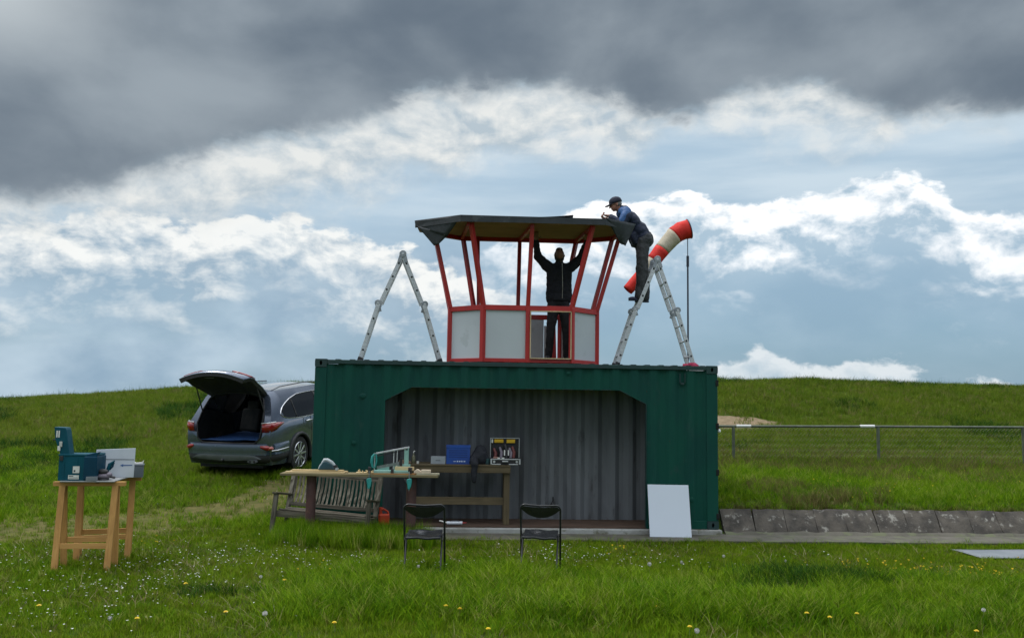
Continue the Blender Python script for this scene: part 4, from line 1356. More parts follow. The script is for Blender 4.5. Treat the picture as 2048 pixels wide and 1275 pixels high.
# mitre saw: aluminium bed, guide posts, frame saw
M_TURQ = pm('turquoise tool plastic', (0.03, 0.30, 0.28), (0.02, 0.24, 0.23), 8, 0.45)
M_PALE = pm('pale turquoise enamel', (0.25, 0.45, 0.40), (0.20, 0.38, 0.34), 8, 0.5)
sw = thing('mitre_saw', 'turquoise hand mitre saw with tall guide posts clamped to the plank table', 'mitre saw', (-1.60, -1.02, TT + 0.0125), 0.06)
MB().span(-0.24, 0.245, -0.07, 0.06, 0.0, 0.035).build('bed', M_PALE, sw, bevel=0.004)
MB().span(0.02, 0.245, 0.045, 0.06, 0.035, 0.115).build('back_fence', M_PALE, sw, bevel=0.003)
MB().span(0.04, 0.30, -0.01, 0.03, 0.036, 0.085).build('work_piece', M_BATTEN, sw, bevel=0.003)
MB().span(-0.20, -0.04, 0.045, 0.06, 0.035, 0.080).build('back_fence', M_PALE, sw, bevel=0.003)
for x, h_ in ((-0.235, 0.27), (0.015, 0.300), (0.060, 0.300)):
    MB().cyl((x, -0.04 if x < 0 else 0.045, 0.03), (x + 0.004, -0.04 if x < 0 else 0.045, h_), 0.0075, n=10).build('guide_post', M_ALU, sw, smooth=40)
for x, y in ((0.165, 0.075), (0.210, 0.075)):
    MB().cyl((x, y, 0.03), (x, y, 0.335), 0.008, n=10).build('guide_post', M_PALE, sw, smooth=40)
fs = MB().beam((-0.215, -0.05, 0.262), (0.225, 0.08, 0.345), 0.014, 0.022).build('saw_back', M_ALU, sw, bevel=0.003)
MB().beam((-0.215, -0.05, 0.225), (0.17, 0.075, 0.305), 0.004, 0.014).build('saw_rod', M_PLUG, sw)
MB().beam((-0.20, -0.045, 0.072), (0.10, 0.04, 0.130), 0.002, 0.040).build('saw_blade', pm('saw steel', (.30, .32, .33), (.22, .24, .25), 9, .35, metal=.8), sw)
MB().tube([(-0.235, -0.055, 0.255), (-0.262, -0.06, 0.22), (-0.272, -0.062, 0.15), (-0.255, -0.058, 0.075)], [0.013, 0.018, 0.018, 0.013], 12).build('handle', M_TURQ, sw, smooth=60)
MB().tube([(-0.215, -0.05, 0.25), (-0.205, -0.05, 0.16), (-0.225, -0.055, 0.075), (-0.255, -0.058, 0.075)], 0.010, 10).build('handle_bow', M_TURQ, sw, smooth=60)
MB().beam((0.185, 0.075, 0.30), (0.19, 0.075, 0.10), 0.045, 0.012, up=(0, 1, 0)).build('saw_end', M_PALE, sw, bevel=0.003)
MB().span(0.10, 0.135, 0.02, 0.05, 0.09, 0.20).build('depth_stop', M_PLUG, sw, bevel=0.004)
MB().span(-0.01, 0.03, -0.085, -0.065, -0.01, 0.06).build('angle_lever', M_PLUG, sw, bevel=0.006)


def clamp(label, x, rz):
    t = thing('trigger_clamp', label, 'clamp', (x, -1.165, TT), rz, 'trigger clamps on the plank table')
    MB().beam((0, 0.0, 0.095), (0, 0, -0.21), 0.008, 0.020, up=(0, 1, 0)).build('bar', M_ALU_D, t)
    MB().prism([(-0.018, 0.045), (0.016, 0.05), (0.024, 0.09), (-0.016, 0.10)], (0, -0.012, 0), (1, 0, 0), (0, 0, 1), (0, 1, 0), 0.10).build('fixed_jaw', M_PLUG, t, bevel=0.005)
    MB().cyl((0, 0.065, 0.014), (0, 0.065, 0.05), 0.020, n=12).build('jaw_pad', M_PLUG, t, smooth=40)
    MB().prism([(-0.030, -0.055), (0.030, -0.045), (0.036, -0.09), (0.026, -0.155), (0.008, -0.195), (-0.014, -0.19), (-0.022, -0.13), (-0.034, -0.09)], (0, -0.020, 0), (1, 0, 0), (0, 0, 1), (0, 1, 0), 0.040).build('grip', M_TURQ, t, bevel=0.008)
    MB().prism([(-0.020, -0.085), (-0.055, -0.05), (-0.075, -0.055), (-0.052, -0.095), (-0.03, -0.12)], (0, -0.014, 0), (1, 0, 0), (0, 0, 1), (0, 1, 0), 0.028).build('trigger', M_PLUG, t, bevel=0.005)
    MB().cyl((0, 0.06, -0.060), (0, 0.06, -0.036), 0.020, n=12).build('jaw_pad', M_PLUG, t, smooth=40)
    MB().span(-0.012, 0.012, 0.0, 0.075, -0.085, -0.060).build('moving_jaw', M_PLUG, t, bevel=0.004)


clamp('turquoise trigger clamp at the handle side of the mitre saw', -1.885, 0.12)
clamp('turquoise trigger clamp at the far right side of the mitre saw', -1.345, -0.12)

# ------------------------------------------------------------------ weathered garden bench
M_OLD = wood('silvery weathered teak', (0.24, 0.22, 0.175), (0.042, 0.036, 0.026), 'z', rough=0.95, bump=0.006, grain=0.7)
M_OLDX = wood('silvery weathered teak rails', (0.19, 0.17, 0.135), (0.048, 0.042, 0.03), 'x', rough=0.95, bump=0.004)
M_OLDD = wood('dark mossy teak', (0.10, 0.095, 0.06), (0.055, 0.05, 0.032), 'z', rough=0.95, bump=0.004)
bx, by = -2.575, -0.62
bn_ = thing('garden_bench', 'rotten silver-grey slatted garden bench sagging against the container', 'bench', (bx, by, hz(bx, by) - 0.06))
bn_.rotation_euler = (R(-2), R(3.0), R(-7))
BL = 0.675
for s_ in (-1, 1):
    MB().beam((s_ * BL, -0.26, -0.10), (s_ * (BL - 0.01), -0.235, 0.63), 0.058, 0.058, up=(0, 1, 0)).build('front_leg', M_OLD, bn_, bevel=0.008)
    MB().beam((s_ * (BL - 0.03), 0.24, -0.10), (s_ * (BL - 0.03), 0.20, 0.40), 0.060, 0.060, up=(0, 1, 0)).build('rear_leg', M_OLDD, bn_, bevel=0.008)
    MB().beam((s_ * (BL - 0.03), 0.20, 0.36), (s_ * (BL - 0.03), 0.34, 0.92), 0.062, 0.055, up=(0, 1, 0)).build('back_post', M_OLD, bn_, bevel=0.008)
    MB().beam((s_ * (BL - 0.005), -0.29, 0.645), (s_ * (BL - 0.03), 0.27, 0.595), 0.075, 0.030).build('armrest', M_OLDD, bn_, bevel=0.008)
    MB().beam((s_ * (BL - 0.01), -0.21, 0.36), (s_ * (BL - 0.03), 0.19, 0.34), 0.035, 0.075).build('side_rail', M_OLDD, bn_, bevel=0.006)
MB().beam((-BL + 0.03, -0.225, 0.365), (BL - 0.03, -0.225, 0.365), 0.030, 0.085).build('front_rail', M_OLDX, bn_, bevel=0.006)
MB().beam((-BL + 0.06, 0.205, 0.36), (BL - 0.06, 0.205, 0.36), 0.030, 0.07).build('rear_rail', M_OLDX, bn_, bevel=0.006)
for i in range(6):
    y = -0.20 + i * 0.078
    MB().beam((-BL + 0.06, y, 0.422 - 0.012 * math.sin(i) - 0.004 * i), (BL - 0.06, y + random.uniform(-.008, .008), 0.414 - 0.004 * i + random.uniform(-.006, .006)), 0.058, 0.020).build('seat_slat', M_OLDX, bn_, bevel=0.005)
MB().beam((-BL + 0.0, 0.222, 0.47), (BL - 0.0, 0.222, 0.47), 0.030, 0.055).build('lower_back_rail', M_OLDX, bn_, bevel=0.006)
MB().beam((-BL + 0.0, 0.328, 0.895), (BL - 0.0, 0.328, 0.895), 0.034, 0.075).build('top_back_rail', M_OLDX, bn_, bevel=0.008)
ns = 22
for i in range(ns):
    x = -BL + 0.075 + (2 * BL - 0.15) * i / (ns - 1)
    bow = random.uniform(-0.010, 0.010)
    a, m_, b_ = V(x + bow, 0.212, 0.49), V(x + random.uniform(-.006, .006), 0.262, 0.70), V(x + random.uniform(-.007, .007), 0.315, 0.87)
    mb = MB(); w_ = random.uniform(0.030, 0.038)
    rings = []
    for q in range(7):
        u = q / 6
        c = (a * (1 - u) ** 2 + m_ * 2 * u * (1 - u) + b_ * u * u)
        c.y += 0.035 * math.sin(u * math.pi)
        w2 = w_ * (1 + random.uniform(-0.12, 0.10))
        rings.append([c + V(-w2 / 2, -0.007, 0), c + V(w2 / 2, -0.007, 0), c + V(w2 / 2, 0.007, 0), c + V(-w2 / 2, 0.007, 0)])
    mb.loft(rings).build('back_slat', M_OLD, bn_, bevel=0.003)

# ------------------------------------------------------------------ workbench in the opening and what stands on it
M_BENCH = wood('old brown bench timber', (0.135, 0.105, 0.060), (0.085, 0.066, 0.038), 'x', knots=(0.05, 0.035, 0.02), rough=0.85)
M_BENCHZ = wood('old brown bench timber upright', (0.135, 0.105, 0.060), (0.085, 0.066, 0.038), 'z', rough=0.85)
wkb = thing('workbench', 'rough brown timber workbench inside the container opening', 'workbench', cw(-0.90, 0.40, 0.108), CYAW)
WZ = 0.885
for i in range(3):
    MB().span(-0.845, 0.80, -0.27 + i * 0.185, -0.088 + i * 0.185, WZ - 0.022, WZ).build('top_board', M_BENCH, wkb, bevel=0.003)
MB().span(-0.80, 0.805, -0.262, -0.222, WZ - 0.118, WZ - 0.023).build('apron', M_BENCH, wkb, bevel=0.004)
MB().span(-0.80, 0.805, 0.20, 0.24, WZ - 0.118, WZ - 0.023).build('apron', M_BENCH, wkb, bevel=0.004)
for x in (-0.70, 0.755):
    for y in (-0.195, 0.17):
        MB().span(x - 0.043, x + 0.043, y - 0.025, y + 0.025, 0.0, WZ - 0.024).build('leg', M_BENCHZ, wkb, bevel=0.004)
MB().span(-0.655, 0.708, -0.185, -0.150, 0.288, 0.400).build('stretcher', M_BENCH, wkb, bevel=0.004)
WT = 0.108 + WZ + 0.0005


def on_bench(name, label, cat, x, y, rz=0.0, dz=0.0):
    return thing(name, label, cat, cw(x, y, WT + dz), CYAW + rz)


M_BLUE = pm('blue cardboard', (0.008, 0.06, 0.30), (0.010, 0.05, 0.25), 5, 0.5)
M_BLUE_D = pm('dark blue print', (0.006, 0.035, 0.19), (0.006, 0.03, 0.16), 5, 0.5)
M_BEAD = pm('white print', (.55, .62, .75), (.48, .55, .68), 9, .6)
o = on_bench('blue_box', 'bright blue cardboard box on the workbench inside the container', 'box', -0.882, 0.32)
MB().span(-0.178, 0.178, -0.10, 0.10, 0, 0.278).build('carton', M_BLUE, o, bevel=0.004)
MB().span(-0.182, 0.182, -0.104, 0.104, 0.235, 0.281).build('lid', M_BLUE, o, bevel=0.004)
for i in range(4):
    MB().span(-0.14, 0.14, -0.1016, -0.1002, 0.100 + i * 0.032, 0.116 + i * 0.032).build('print_band', M_BLUE_D, o)
for i, (x0, x1) in enumerate(((-0.07, -0.035), (-0.02, 0.0), (0.012, 0.032), (0.040, 0.060), (0.068, 0.078), (0.088, 0.108))):
    MB().span(x0, x1, -0.1016, -0.1002, 0.034 + (0.004 if i == 0 else 0), 0.052 - (0.006 if i == 0 else 0)).build('white_letter', M_BEAD, o)
o = on_bench('grey_box', 'low pale grey carton left of the blue box on the workbench', 'box', -1.178, 0.28)
MB().span(-0.113, 0.106, -0.07, 0.07, 0, 0.112).build('carton', pm('grey carton board', (.30, .33, .36), (.25, .28, .31), 5, .6), o, bevel=0.003)
MB().span(-0.04, 0.03, -0.0716, -0.0704, 0.050, 0.058).build('print_line', M_INK, o)
o = on_bench('glass_bottle', 'clear glass bottle with a pale cap at the dim end of the workbench', 'bottle', -1.555, 0.30)
M_GLASS = pm('dusty olive glass', (.13, .13, .075), (.10, .10, .06), 9, .15)
MB().lathe([(0.0, 0.0), (0.028, 0.0), (0.030, 0.01), (0.030, 0.09), (0.020, 0.115), (0.012, 0.13), (0.012, 0.155)], n=18).build('bottle_body', M_GLASS, o, smooth=50)
MB().tube([(0, 0, 0.15), (0, 0, 0.178), (0.012, 0, 0.186), (0.02, 0, 0.175)], 0.007, 8).build('spray_cap', M_STICK, o, smooth=50)
o = on_bench('plastic_cup', 'tiny white plastic cup beside the glass bottle', 'cup', -1.487, 0.24)
MB().lathe([(0.010, 0.0), (0.016, 0.0), (0.021, 0.038), (0.019, 0.038), (0.014, 0.006)], n=16).build('cup_wall', M_STICK, o, smooth=50)
o = on_bench('rag', 'crumpled brownish rag on the dim left end of the workbench', 'rag', -1.70, 0.28)
mb = MB(); rings = []
for q, (r_, z) in enumerate(((0.105, 0.0), (0.10, 0.018), (0.07, 0.036), (0.02, 0.044))):
    rings.append([(r_ * math.cos(a) * (1 + .2 * math.sin(3 * a + q)), .6 * r_ * math.sin(a) * (1 + .2 * math.cos(2 * a)), z * (1 + .3 * math.sin(4 * a))) for a in [2 * math.pi * k_ / 18 for k_ in range(18)]])
mb.loft(rings).build('cloth', pm('brown rag', (.22, .15, .10), (.15, .10, .07), 12, .9, bump=.01, bscale=30), o, smooth=60)
# dark jacket slung over the bench edge
o = on_bench('dark_jacket', 'dark jacket heaped on the workbench with one sleeve hanging down', 'jacket', -0.575, 0.30)
M_JACK = pm('black quilted cloth', (0.008, 0.010, 0.016), (0.013, 0.015, 0.022), 6, 0.85, bump=0.012, bscale=10)
mb = MB()
mb.sphere((0.02, 0.0, 0.10), (0.125, 0.10, 0.15), 20, 12); mb.sphere((0.03, 0.02, 0.20), (0.085, 0.08, 0.088), 18, 12)
mb.sphere((-0.075, -0.05, 0.05), (0.07, 0.07, 0.10), 16, 10); mb.sphere((0.105, 0.0, 0.07), (0.055, 0.07, 0.09), 14, 10)
mb.capsule((-0.07, -0.12, 0.075), (-0.062, -0.185, 0.02), 0.058, 0.058); mb.capsule((-0.062, -0.192, 0.02), (-0.068, -0.200, -0.235), 0.055, 0.036)
jk = mb.build('jacket_body', M_JACK, o, smooth=70)
m_ = jk.modifiers.new('re', 'REMESH'); m_.mode = 'VOXEL'; m_.voxel_size = 0.012; m_.use_smooth_shade = True
m_ = jk.modifiers.new('sm', 'SMOOTH'); m_.iterations = 3
tx_ = bpy.data.textures.new('folds', 'CLOUDS'); tx_.noise_scale = 0.09
m_ = jk.modifiers.new('dp', 'DISPLACE'); m_.texture = tx_; m_.strength = 0.035; m_.mid_level = 0.5
o = on_bench('teal_tin', 'small dark green tin between the jacket and the open tool case', 'tin', -0.435, 0.26)
MB().lathe([(0.0, 0), (0.035, 0), (0.035, 0.075), (0.037, 0.075), (0.037, 0.085), (0.0, 0.086)], n=20).build('tin_body', pm('dark green tin', (.02, .07, .075), (.02, .05, .055), 8, .5), o, smooth=40)
# open aluminium tool case
M_CASE = pm('aluminium case edge', (.55, .56, .58), (.45, .46, .48), 6, .35, metal=.5)
M_CASEP = pm('black case lining', (.012, .012, .014), (.02, .02, .022), 8, .8)
M_YEL = pm('yellow foam', (.60, .37, .015), (.52, .31, .01), 6, .7)
o = on_bench('tool_case', 'open black aluminium-edged tool case with yellow pads in its lid', 'tool case', -0.172, 0.30)
cs_ = o
MB().span(-0.222, 0.222, -0.15, 0.13, 0.004, 0.094).build('lower_tray', M_CASEP, o, bevel=0.006)
mb = MB()
for x in (-0.214, 0.214):
    mb.span(x - 0.012, x + 0.012, -0.156, -0.144, 0.010, 0.092)
mb.span(-0.20, 0.20, -0.156, -0.146, 0.078, 0.092); mb.span(-0.205, -0.07, -0.156, -0.146, 0.004, 0.018); mb.span(0.05, 0.19, -0.156, -0.146, 0.004, 0.018)
mb.build('front_trim', M_CASE, o, bevel=0.003)
for x in (-0.17, 0.17):
    MB().cyl((x, -0.160, 0.05), (x, -0.150, 0.05), 0.018, n=14).build('latch', M_CASE, o, smooth=40)
MB().beam((-0.05, -0.165, 0.055), (0.04, -0.165, 0.055), 0.016, 0.018).build('handle', M_CASE, o, bevel=0.004)
lid = MB().span(-0.219, 0.219, 0.118, 0.19, 0.096, 0.388).build('lid', M_CASEP, o, bevel=0.006)
mb = MB()
for x in (-0.219, 0.219):
    mb.beam((x, 0.112, 0.096), (x, 0.112, 0.392), 0.008, 0.012, up=(0, 1, 0))
mb.beam((-0.223, 0.112, 0.390), (0.223, 0.112, 0.390), 0.012, 0.008)
mb.build('lid_trim', M_CASE, lid)
MB().span(-0.165, -0.022, 0.096, 0.116, 0.318, 0.372).build('foam_pad', M_YEL, lid, bevel=0.01)
MB().span(0.025, 0.155, 0.096, 0.116, 0.318, 0.372).build('foam_pad', M_YEL, lid, bevel=0.004)
MB().span(-0.205, -0.182, 0.10, 0.116, 0.318, 0.372).build('foam_pad', M_STICK, lid)
M_TRED = pm('dull red tool grip', (.13, .025, .022), (.09, .02, .02), 9, .5)
for x, m2, h_ in ((-0.15, M_TRED, 0.14), (0.13, M_TRED, 0.17), (0.02, M_PLUG, 0.20), (-0.06, M_MAUVE, 0.16), (0.085, M_MAUVE, 0.15)):
    MB().tube([(x, 0.05, 0.094), (x + 0.01, 0.07, 0.094 + h_ * .5), (x - 0.02, 0.095, 0.094 + h_)], [0.022, 0.026, 0.018], 10).build('hand_tool', m2, o, smooth=60)
for x in (-0.008, 0.052):
    MB().span(x - 0.010, x + 0.010, 0.02, 0.035, 0.13, 0.215).build('drill_bit_box', M_STICK, o, bevel=0.003)
MB().span(-0.18, -0.11, -0.12, -0.06, 0.094, 0.118).build('bit_tray', pm('pink-brown tray', (.30, .16, .12), (.24, .13, .10), 8, .6), o, bevel=0.004)
for x in (-0.10, -0.035):
    MB().span(x - 0.02, x + 0.018, -0.13, -0.10, 0.094, 0.110).build('white_tag', M_STICK, o)
# on the floor: sealant gun
sg = thing('sealant_gun', 'white sealant cartridge gun with red nozzle lying on the floor boards', 'sealant gun', cw(-0.94, 0.12, 0.109), CYAW + 0.03)
MB().cyl((-0.09, 0, 0.030), (0.14, 0, 0.030), 0.026, n=16).build('cartridge', pm('white cartridge', (.62, .66, .72), (.55, .58, .64), 6, .5), sg, smooth=40)
MB().cyl((0.14, 0, 0.032), (0.205, 0, 0.036), 0.012, 0.004, n=10).build('nozzle', pm('red nozzle', (.5, .05, .05), (.4, .04, .04), 9, .5), sg, smooth=40)
MB().tube([(-0.09, 0, 0.035), (-0.13, 0, 0.045), (-0.17, -0.0, 0.058), (-0.20, -0.0, 0.062)], 0.011, 8).build('grip', M_STICK, sg, smooth=60)
MB().prism([(-0.06, 0.05), (0.10, 0.055), (0.07, 0.075), (0.0, 0.072)], (0, -0.01, 0), (1, 0, 0), (0, 0, 1), (0, 1, 0), 0.05).build('frame', M_PLUG, sg, bevel=0.004)
# a dark stain-like rag hook at the back wall: hanging tool
hk = thing('wall_fitting', 'small dark fitting low on the grey back wall of the container', 'fitting', cw(0.62, 0.835, 0.36), CYAW)
MB().tube([(0, 0, 0.10), (0.005, 0, 0.06), (0.0, 0, 0.02)], 0.012, 8).build('handle', M_PLUG, hk, smooth=60)
MB().lathe([(0.0, -0.06), (0.035, -0.06), (0.038, -0.02), (0.022, 0.02), (0.0, 0.022)], n=14).build('bristles', M_PLUG, hk, smooth=50)
# leaning white board and the sheet on the grass
M_WBOARD = pm('white laminated board', (0.55, 0.61, 0.69), (0.53, 0.59, 0.67), 1.0, 0.45)
lbz = 0.024
lean = thing('white_board', 'white laminated board leaning against the right end of the container', 'board', cw(2.25, -0.335, lbz), CYAW)
lean.rotation_euler = (R(-19.5), 0, CYAW)
MB().prism([(-0.335, 0.002), (0.278, -0.002), (0.297, 0.768), (-0.316, 0.772)], (0, 0, 0), (1, 0, 0), (0, 0, 1), (0, 1, 0), 0.018).build('panel', M_WBOARD, lean, bevel=0.002)
MB().prism([(-0.335, 0.002), (0.278, -0.002), (0.297, 0.768), (-0.316, 0.772)], (0, 0.0185, 0), (1, 0, 0), (0, 0, 1), (0, 1, 0), 0.003).build('backing', M_PLUG, lean)
gsx, gsy = 6.95, -0.98
gs = thing('grey_sheet', 'pale grey sheet lying flat on the lawn at the right', 'sheet', (gsx, gsy, hz(gsx, gsy)), CYAW)
mb = MB(); g = []
for i in range(14):
    u = i / 13
    row = []
    for v_ in (0, .25, .5, .75, 1.0):
        x_, y_ = -0.80 + 2.0 * u + 0.02 * (1 - v_), -0.36 + 0.70 * v_
        wx_, wy_ = gsx + _cc * x_ - _cs * y_, gsy + _cs * x_ + _cc * y_
        row.append((x_, y_, hz(wx_, wy_) - hz(gsx, gsy) + 0.016 + 0.004 * math.sin(u * 9 + v_ * 3)))
    g.append(row)
mb.loft(g, closed_ring=False).build('panel', pm('pale grey sheet', (.20, .22, .24), (.16, .18, .20), 2, .6, spec=.15), gs, smooth=60, solid=0.004)
# orange gas bottle by the corner of the opening
gc = thing('orange_can', 'orange-red plastic can in the grass at the left edge of the opening', 'can', cw(-1.93, -0.16, 0.03), CYAW + 0.2)
M_ORG = pm('orange-red plastic', (0.52, 0.055, 0.015), (0.42, 0.04, 0.012), 6, 0.5)
MB().span(-0.082, 0.072, -0.055, 0.055, 0.0, 0.27).build('can_body', M_ORG, gc, bevel=0.022, seg=3)
MB().tube([(-0.05, 0, 0.26), (-0.055, 0, 0.325), (-0.01, 0, 0.34)], 0.024, 10).build('neck', M_ORG, gc, smooth=60)
MB().tube([(-0.005, 0, 0.335), (0.05, 0, 0.30), (0.062, 0, 0.255)], 0.014, 10).build('handle', M_ORG, gc, smooth=60)
MB().cyl((-0.055, 0, 0.33), (-0.058, 0, 0.362), 0.027, n=14).build('cap', M_ORG, gc, smooth=40)

# ------------------------------------------------------------------ grey estate car with its tailgate up
def carpaint(name, c):
    m, nt, b, t = principled(name)
    tc = nt.nodes.new('ShaderNodeTexCoord')
    n = t.noise(tc.outputs['Object'], 320.0, 2, 0.5)
    nt.links.new(t.mix(n, tuple(x * 0.85 for x in c), tuple(x * 1.15 for x in c)), b.inputs['Base Color'])
    b.inputs['Metallic'].default_value = 0.65
    nt.links.new(t.lin(t.noise(tc.outputs['Object'], 5.0, 5, 0.6), 0.3, 0.7, 0.16, 0.28), b.inputs['Roughness'])
    b.inputs['Coat Weight'].default_value = 0.8; b.inputs['Coat Roughness'].default_value = 0.06
    return m


M_CAR = carpaint('slate grey metallic paint', (0.100, 0.124, 0.172))
M_CLAD = pm('dark plastic cladding', (0.022, 0.023, 0.026), (0.03, 0.031, 0.034), 8, 0.6)
M_SKID = pm('satin silver trim', (0.16, 0.17, 0.185), (0.13, 0.14, 0.15), 7, 0.4, metal=0.5)
M_CHROME = pm('bright trim', (0.72, 0.73, 0.75), (0.62, 0.63, 0.65), 7, 0.18, metal=0.9)
M_CABIN = pm('black cabin trim', (0.016, 0.016, 0.018), (0.024, 0.024, 0.026), 6, 0.75)
M_SEAT = pm('dark seat cloth', (0.05, 0.05, 0.055), (0.07, 0.068, 0.07), 9, 0.9)
M_MAT = pm('blue load blanket', (0.012, 0.055, 0.19), (0.02, 0.08, 0.24), 7, 0.75, bump=0.012, bscale=12)
M_REDL = pm('red lamp lens', (0.32, 0.012, 0.012), (0.22, 0.008, 0.010), 12, 0.12, coat=0.7)
M_AMB = pm('pinkish reflector lens', (0.48, 0.14, 0.09), (0.38, 0.06, 0.05), 24, 0.15, coat=0.7)
M_TYRE = pm('tyre rubber', (0.013, 0.013, 0.014), (0.022, 0.022, 0.022), 18, 0.85)
M_RIM = pm('polished wheel', (0.58, 0.60, 0.63), (0.48, 0.50, 0.54), 9, 0.25, metal=0.7)
M_GLASSC = glassy('tinted car glass', (0.20, 0.22, 0.22))

PHI = R(14.0)
car_x, car_y = -5.285, 3.52
hd = V(math.sin(PHI), math.cos(PHI), 0)
zr = hz(car_x + hd.x * 1.07, car_y + hd.y * 1.07); zf = hz(car_x + hd.x * 3.83, car_y + hd.y * 3.83)
pitch_ = min(math.atan2(zf - zr, 2.76), R(6))
car = thing('parked_car', 'slate grey estate car with its tailgate raised, parked behind the container', 'car')
car.rotation_mode = 'XYZ'
car.rotation_euler = (0, -pitch_, math.pi / 2 - PHI)
car.location = (car_x, car_y, 0.505 - 1.07 * math.tan(pitch_))
NW = 0.945
KW = [0.90, 0.935, 0.945, 0.935, 0.915, 0.83, 0.73, 0.63, 0.35, 0.0]
KZ = [0.28, 0.50, 0.75, 0.95, 1.08, 1.30, 1.52, 1.635, 1.675, 1.685]
WHEELS = (1.07, 3.835)


def station(x):
    pts = []
    tap = 1.0 - 0.16 * sstep(np.array(x), 3.9, 4.77).item()
    roofdrop = sstep(np.array(x), 2.45, 3.45).item()
    hood = float(np.interp(x, [3.3, 4.3, 4.77], [1.10, 0.99, 0.74]))
    for k_, (w, z) in enumerate(zip(KW, KZ)):
        if k_ >= 5:
            z = z * (1 - roofdrop) + (hood + 0.012 * (k_ - 4)) * roofdrop
            w = w * (1 - roofdrop) + [0, 0, 0, 0, 0, 0.84, 0.76, 0.62, 0.34, 0.0][k_] * roofdrop
        elif k_ == 4 and x > 3.3:
            z = min(z, hood)
        if x > 4.4 and k_ < 4:
            z = min(z, hood - 0.06 * (4 - k_)) if k_ > 0 else z
        pts.append([x, w * tap, z])
    for wx in WHEELS:
        dxx = abs(x - wx)
        if dxx < 0.43:
            az_ = 0.36 + math.sqrt(max(0.43 ** 2 - dxx ** 2, 0.0)) * 0.98
            pts[0][2] = max(pts[0][2], az_ - 0.035); pts[1][2] = max(pts[1][2], az_); pts[2][2] = max(pts[2][2], az_ + 0.03)
            pts[3][2] = max(pts[3][2], pts[2][2] + 0.05)
            pts[0][1] = NW + 0.0
    return [tuple(p_) for p_ in pts]


RIM = [(.10, .50, .30), (.08, .52, .50), (.065, .56, .705), (.075, .665, .80), (.12, .70, 1.06), (.25, .66, 1.30), (.36, .585, 1.50), (.41, .50, 1.575), (.44, .30, 1.605), (.45, 0, 1.61)]
CORN = [(.13, .84, .30), (.07, .86, .50), (.055, .865, .73), (.07, .865, .95), (.12, .85, 1.08), (.27, .78, 1.30), (.40, .69, 1.53), (.44, .60, 1.63), (.46, .33, 1.665), (.46, 0, 1.675)]
FLK = [(.46, .915, .28), (.34, .925, .50), (.33, .932, .75), (.33, .922, .95), (.36, .905, 1.08), (.46, .815, 1.30), (.55, .715, 1.525), (.60, .62, 1.638), (.60, .35, 1.673), (.60, 0, 1.683)]
stx = [0.64, 0.66, 0.72, 0.82, 0.95, 1.07, 1.19, 1.32, 1.42, 1.48, 1.50, 1.7, 2.0, 2.3, 2.6, 2.9, 3.2, 3.405, 3.44, 3.52, 3.64, 3.835, 4.03, 4.15, 4.23, 4.265, 4.45, 4.62, 4.74]
rings = [RIM, CORN, FLK] + [station(x) for x in stx]
xs_mid = [0, 0, 0.3] + stx
body = MB()
for sgn in (-1, 1):
    for i in range(len(rings) - 1):
        xm = (xs_mid[i] + xs_mid[i + 1]) / 2
        for k_ in range(9):
            if k_ in (4, 5) and 1.30 < xm < 2.75:          # side windows are real openings
                continue
            a, b_, c, d = rings[i][k_], rings[i + 1][k_], rings[i + 1][k_ + 1], rings[i][k_ + 1]
            q = [(p_[0], sgn * p_[1], p_[2]) for p_ in (a, b_, c, d)]
            body.add(q, [(0, 1, 2, 3)])
nose = [(p_[0], p_[1], p_[2]) for p_ in rings[-1]]
body.add(nose + [(p_[0], -p_[1], p_[2]) for p_ in reversed(nose[:-1])], [tuple(range(19))])
# panel under the load opening
body.add([(.10, .50, .30), (.08, .52, .50), (.065, .56, .705), (.065, -.56, .705), (.08, -.52, .50), (.10, -.50, .30)], [(0, 1, 4, 5), (1, 2, 3, 4)])
bobj = body.build('body_shell', M_CAR, car, smooth=38)
# cabin lining: floor, sides, seats
mb = MB()
mb.span(0.09, 1.50, -0.70, 0.70, 0.52, 0.70)
for s_ in (-1, 1):
    mb.add([(0.12, s_ * .688, .72), (0.14, s_ * .695, 1.0), (0.30, s_ * .655, 1.30), (1.5, s_ * .80, 1.06), (1.5, s_ * .80, .70)], [(0, 1, 2, 3, 4)])
mb.add([(0.46, -.50, 1.585), (0.46, .50, 1.585), (2.6, .55, 1.60), (2.6, -.55, 1.60)], [(0, 1, 2, 3)])
mb.span(1.5, 4.2, -0.82, 0.82, 0.40, 0.50)
mb.span(3.35, 3.5, -0.72, 0.72, 0.5, 1.02)
mb.build('cabin_lining', M_CABIN, car)
mb = MB(); g = []
for i in range(15):
    g.append([(0.10 + 1.25 * i / 14, -0.60 + 1.2 * j_ / 14, 0.712 + 0.035 * vnoise(i * .5, j_ * .5, 1, 2) + 0.03 * (i < 1)) for j_ in range(15)])
mb.loft(g, closed_ring=False).build('load_blanket', M_MAT, car, smooth=60, solid=0.01)
for y in (-0.46, 0.0, 0.46):
    st_ = MB().beam((1.55, y, 0.72), (1.72, y, 1.16), 0.40, 0.13, up=(1, 0, 0)).build('seat_back', M_SEAT, car, bevel=0.04, seg=3)
    if y:
        MB().beam((1.735, y, 1.15), (1.77, y, 1.32), 0.24, 0.09, up=(1, 0, 0)).build('headrest', M_SEAT, st_, bevel=0.03, seg=3)
for y in (-0.40, 0.40):
    st_ = MB().beam((2.45, y, 0.6), (2.62, y, 1.15), 0.46, 0.14, up=(1, 0, 0)).build('seat_back', M_SEAT, car, bevel=0.04, seg=3)
    MB().beam((2.635, y, 1.14), (2.67, y, 1.34), 0.25, 0.09, up=(1, 0, 0)).build('headrest', M_SEAT, st_, bevel=0.03, seg=3)
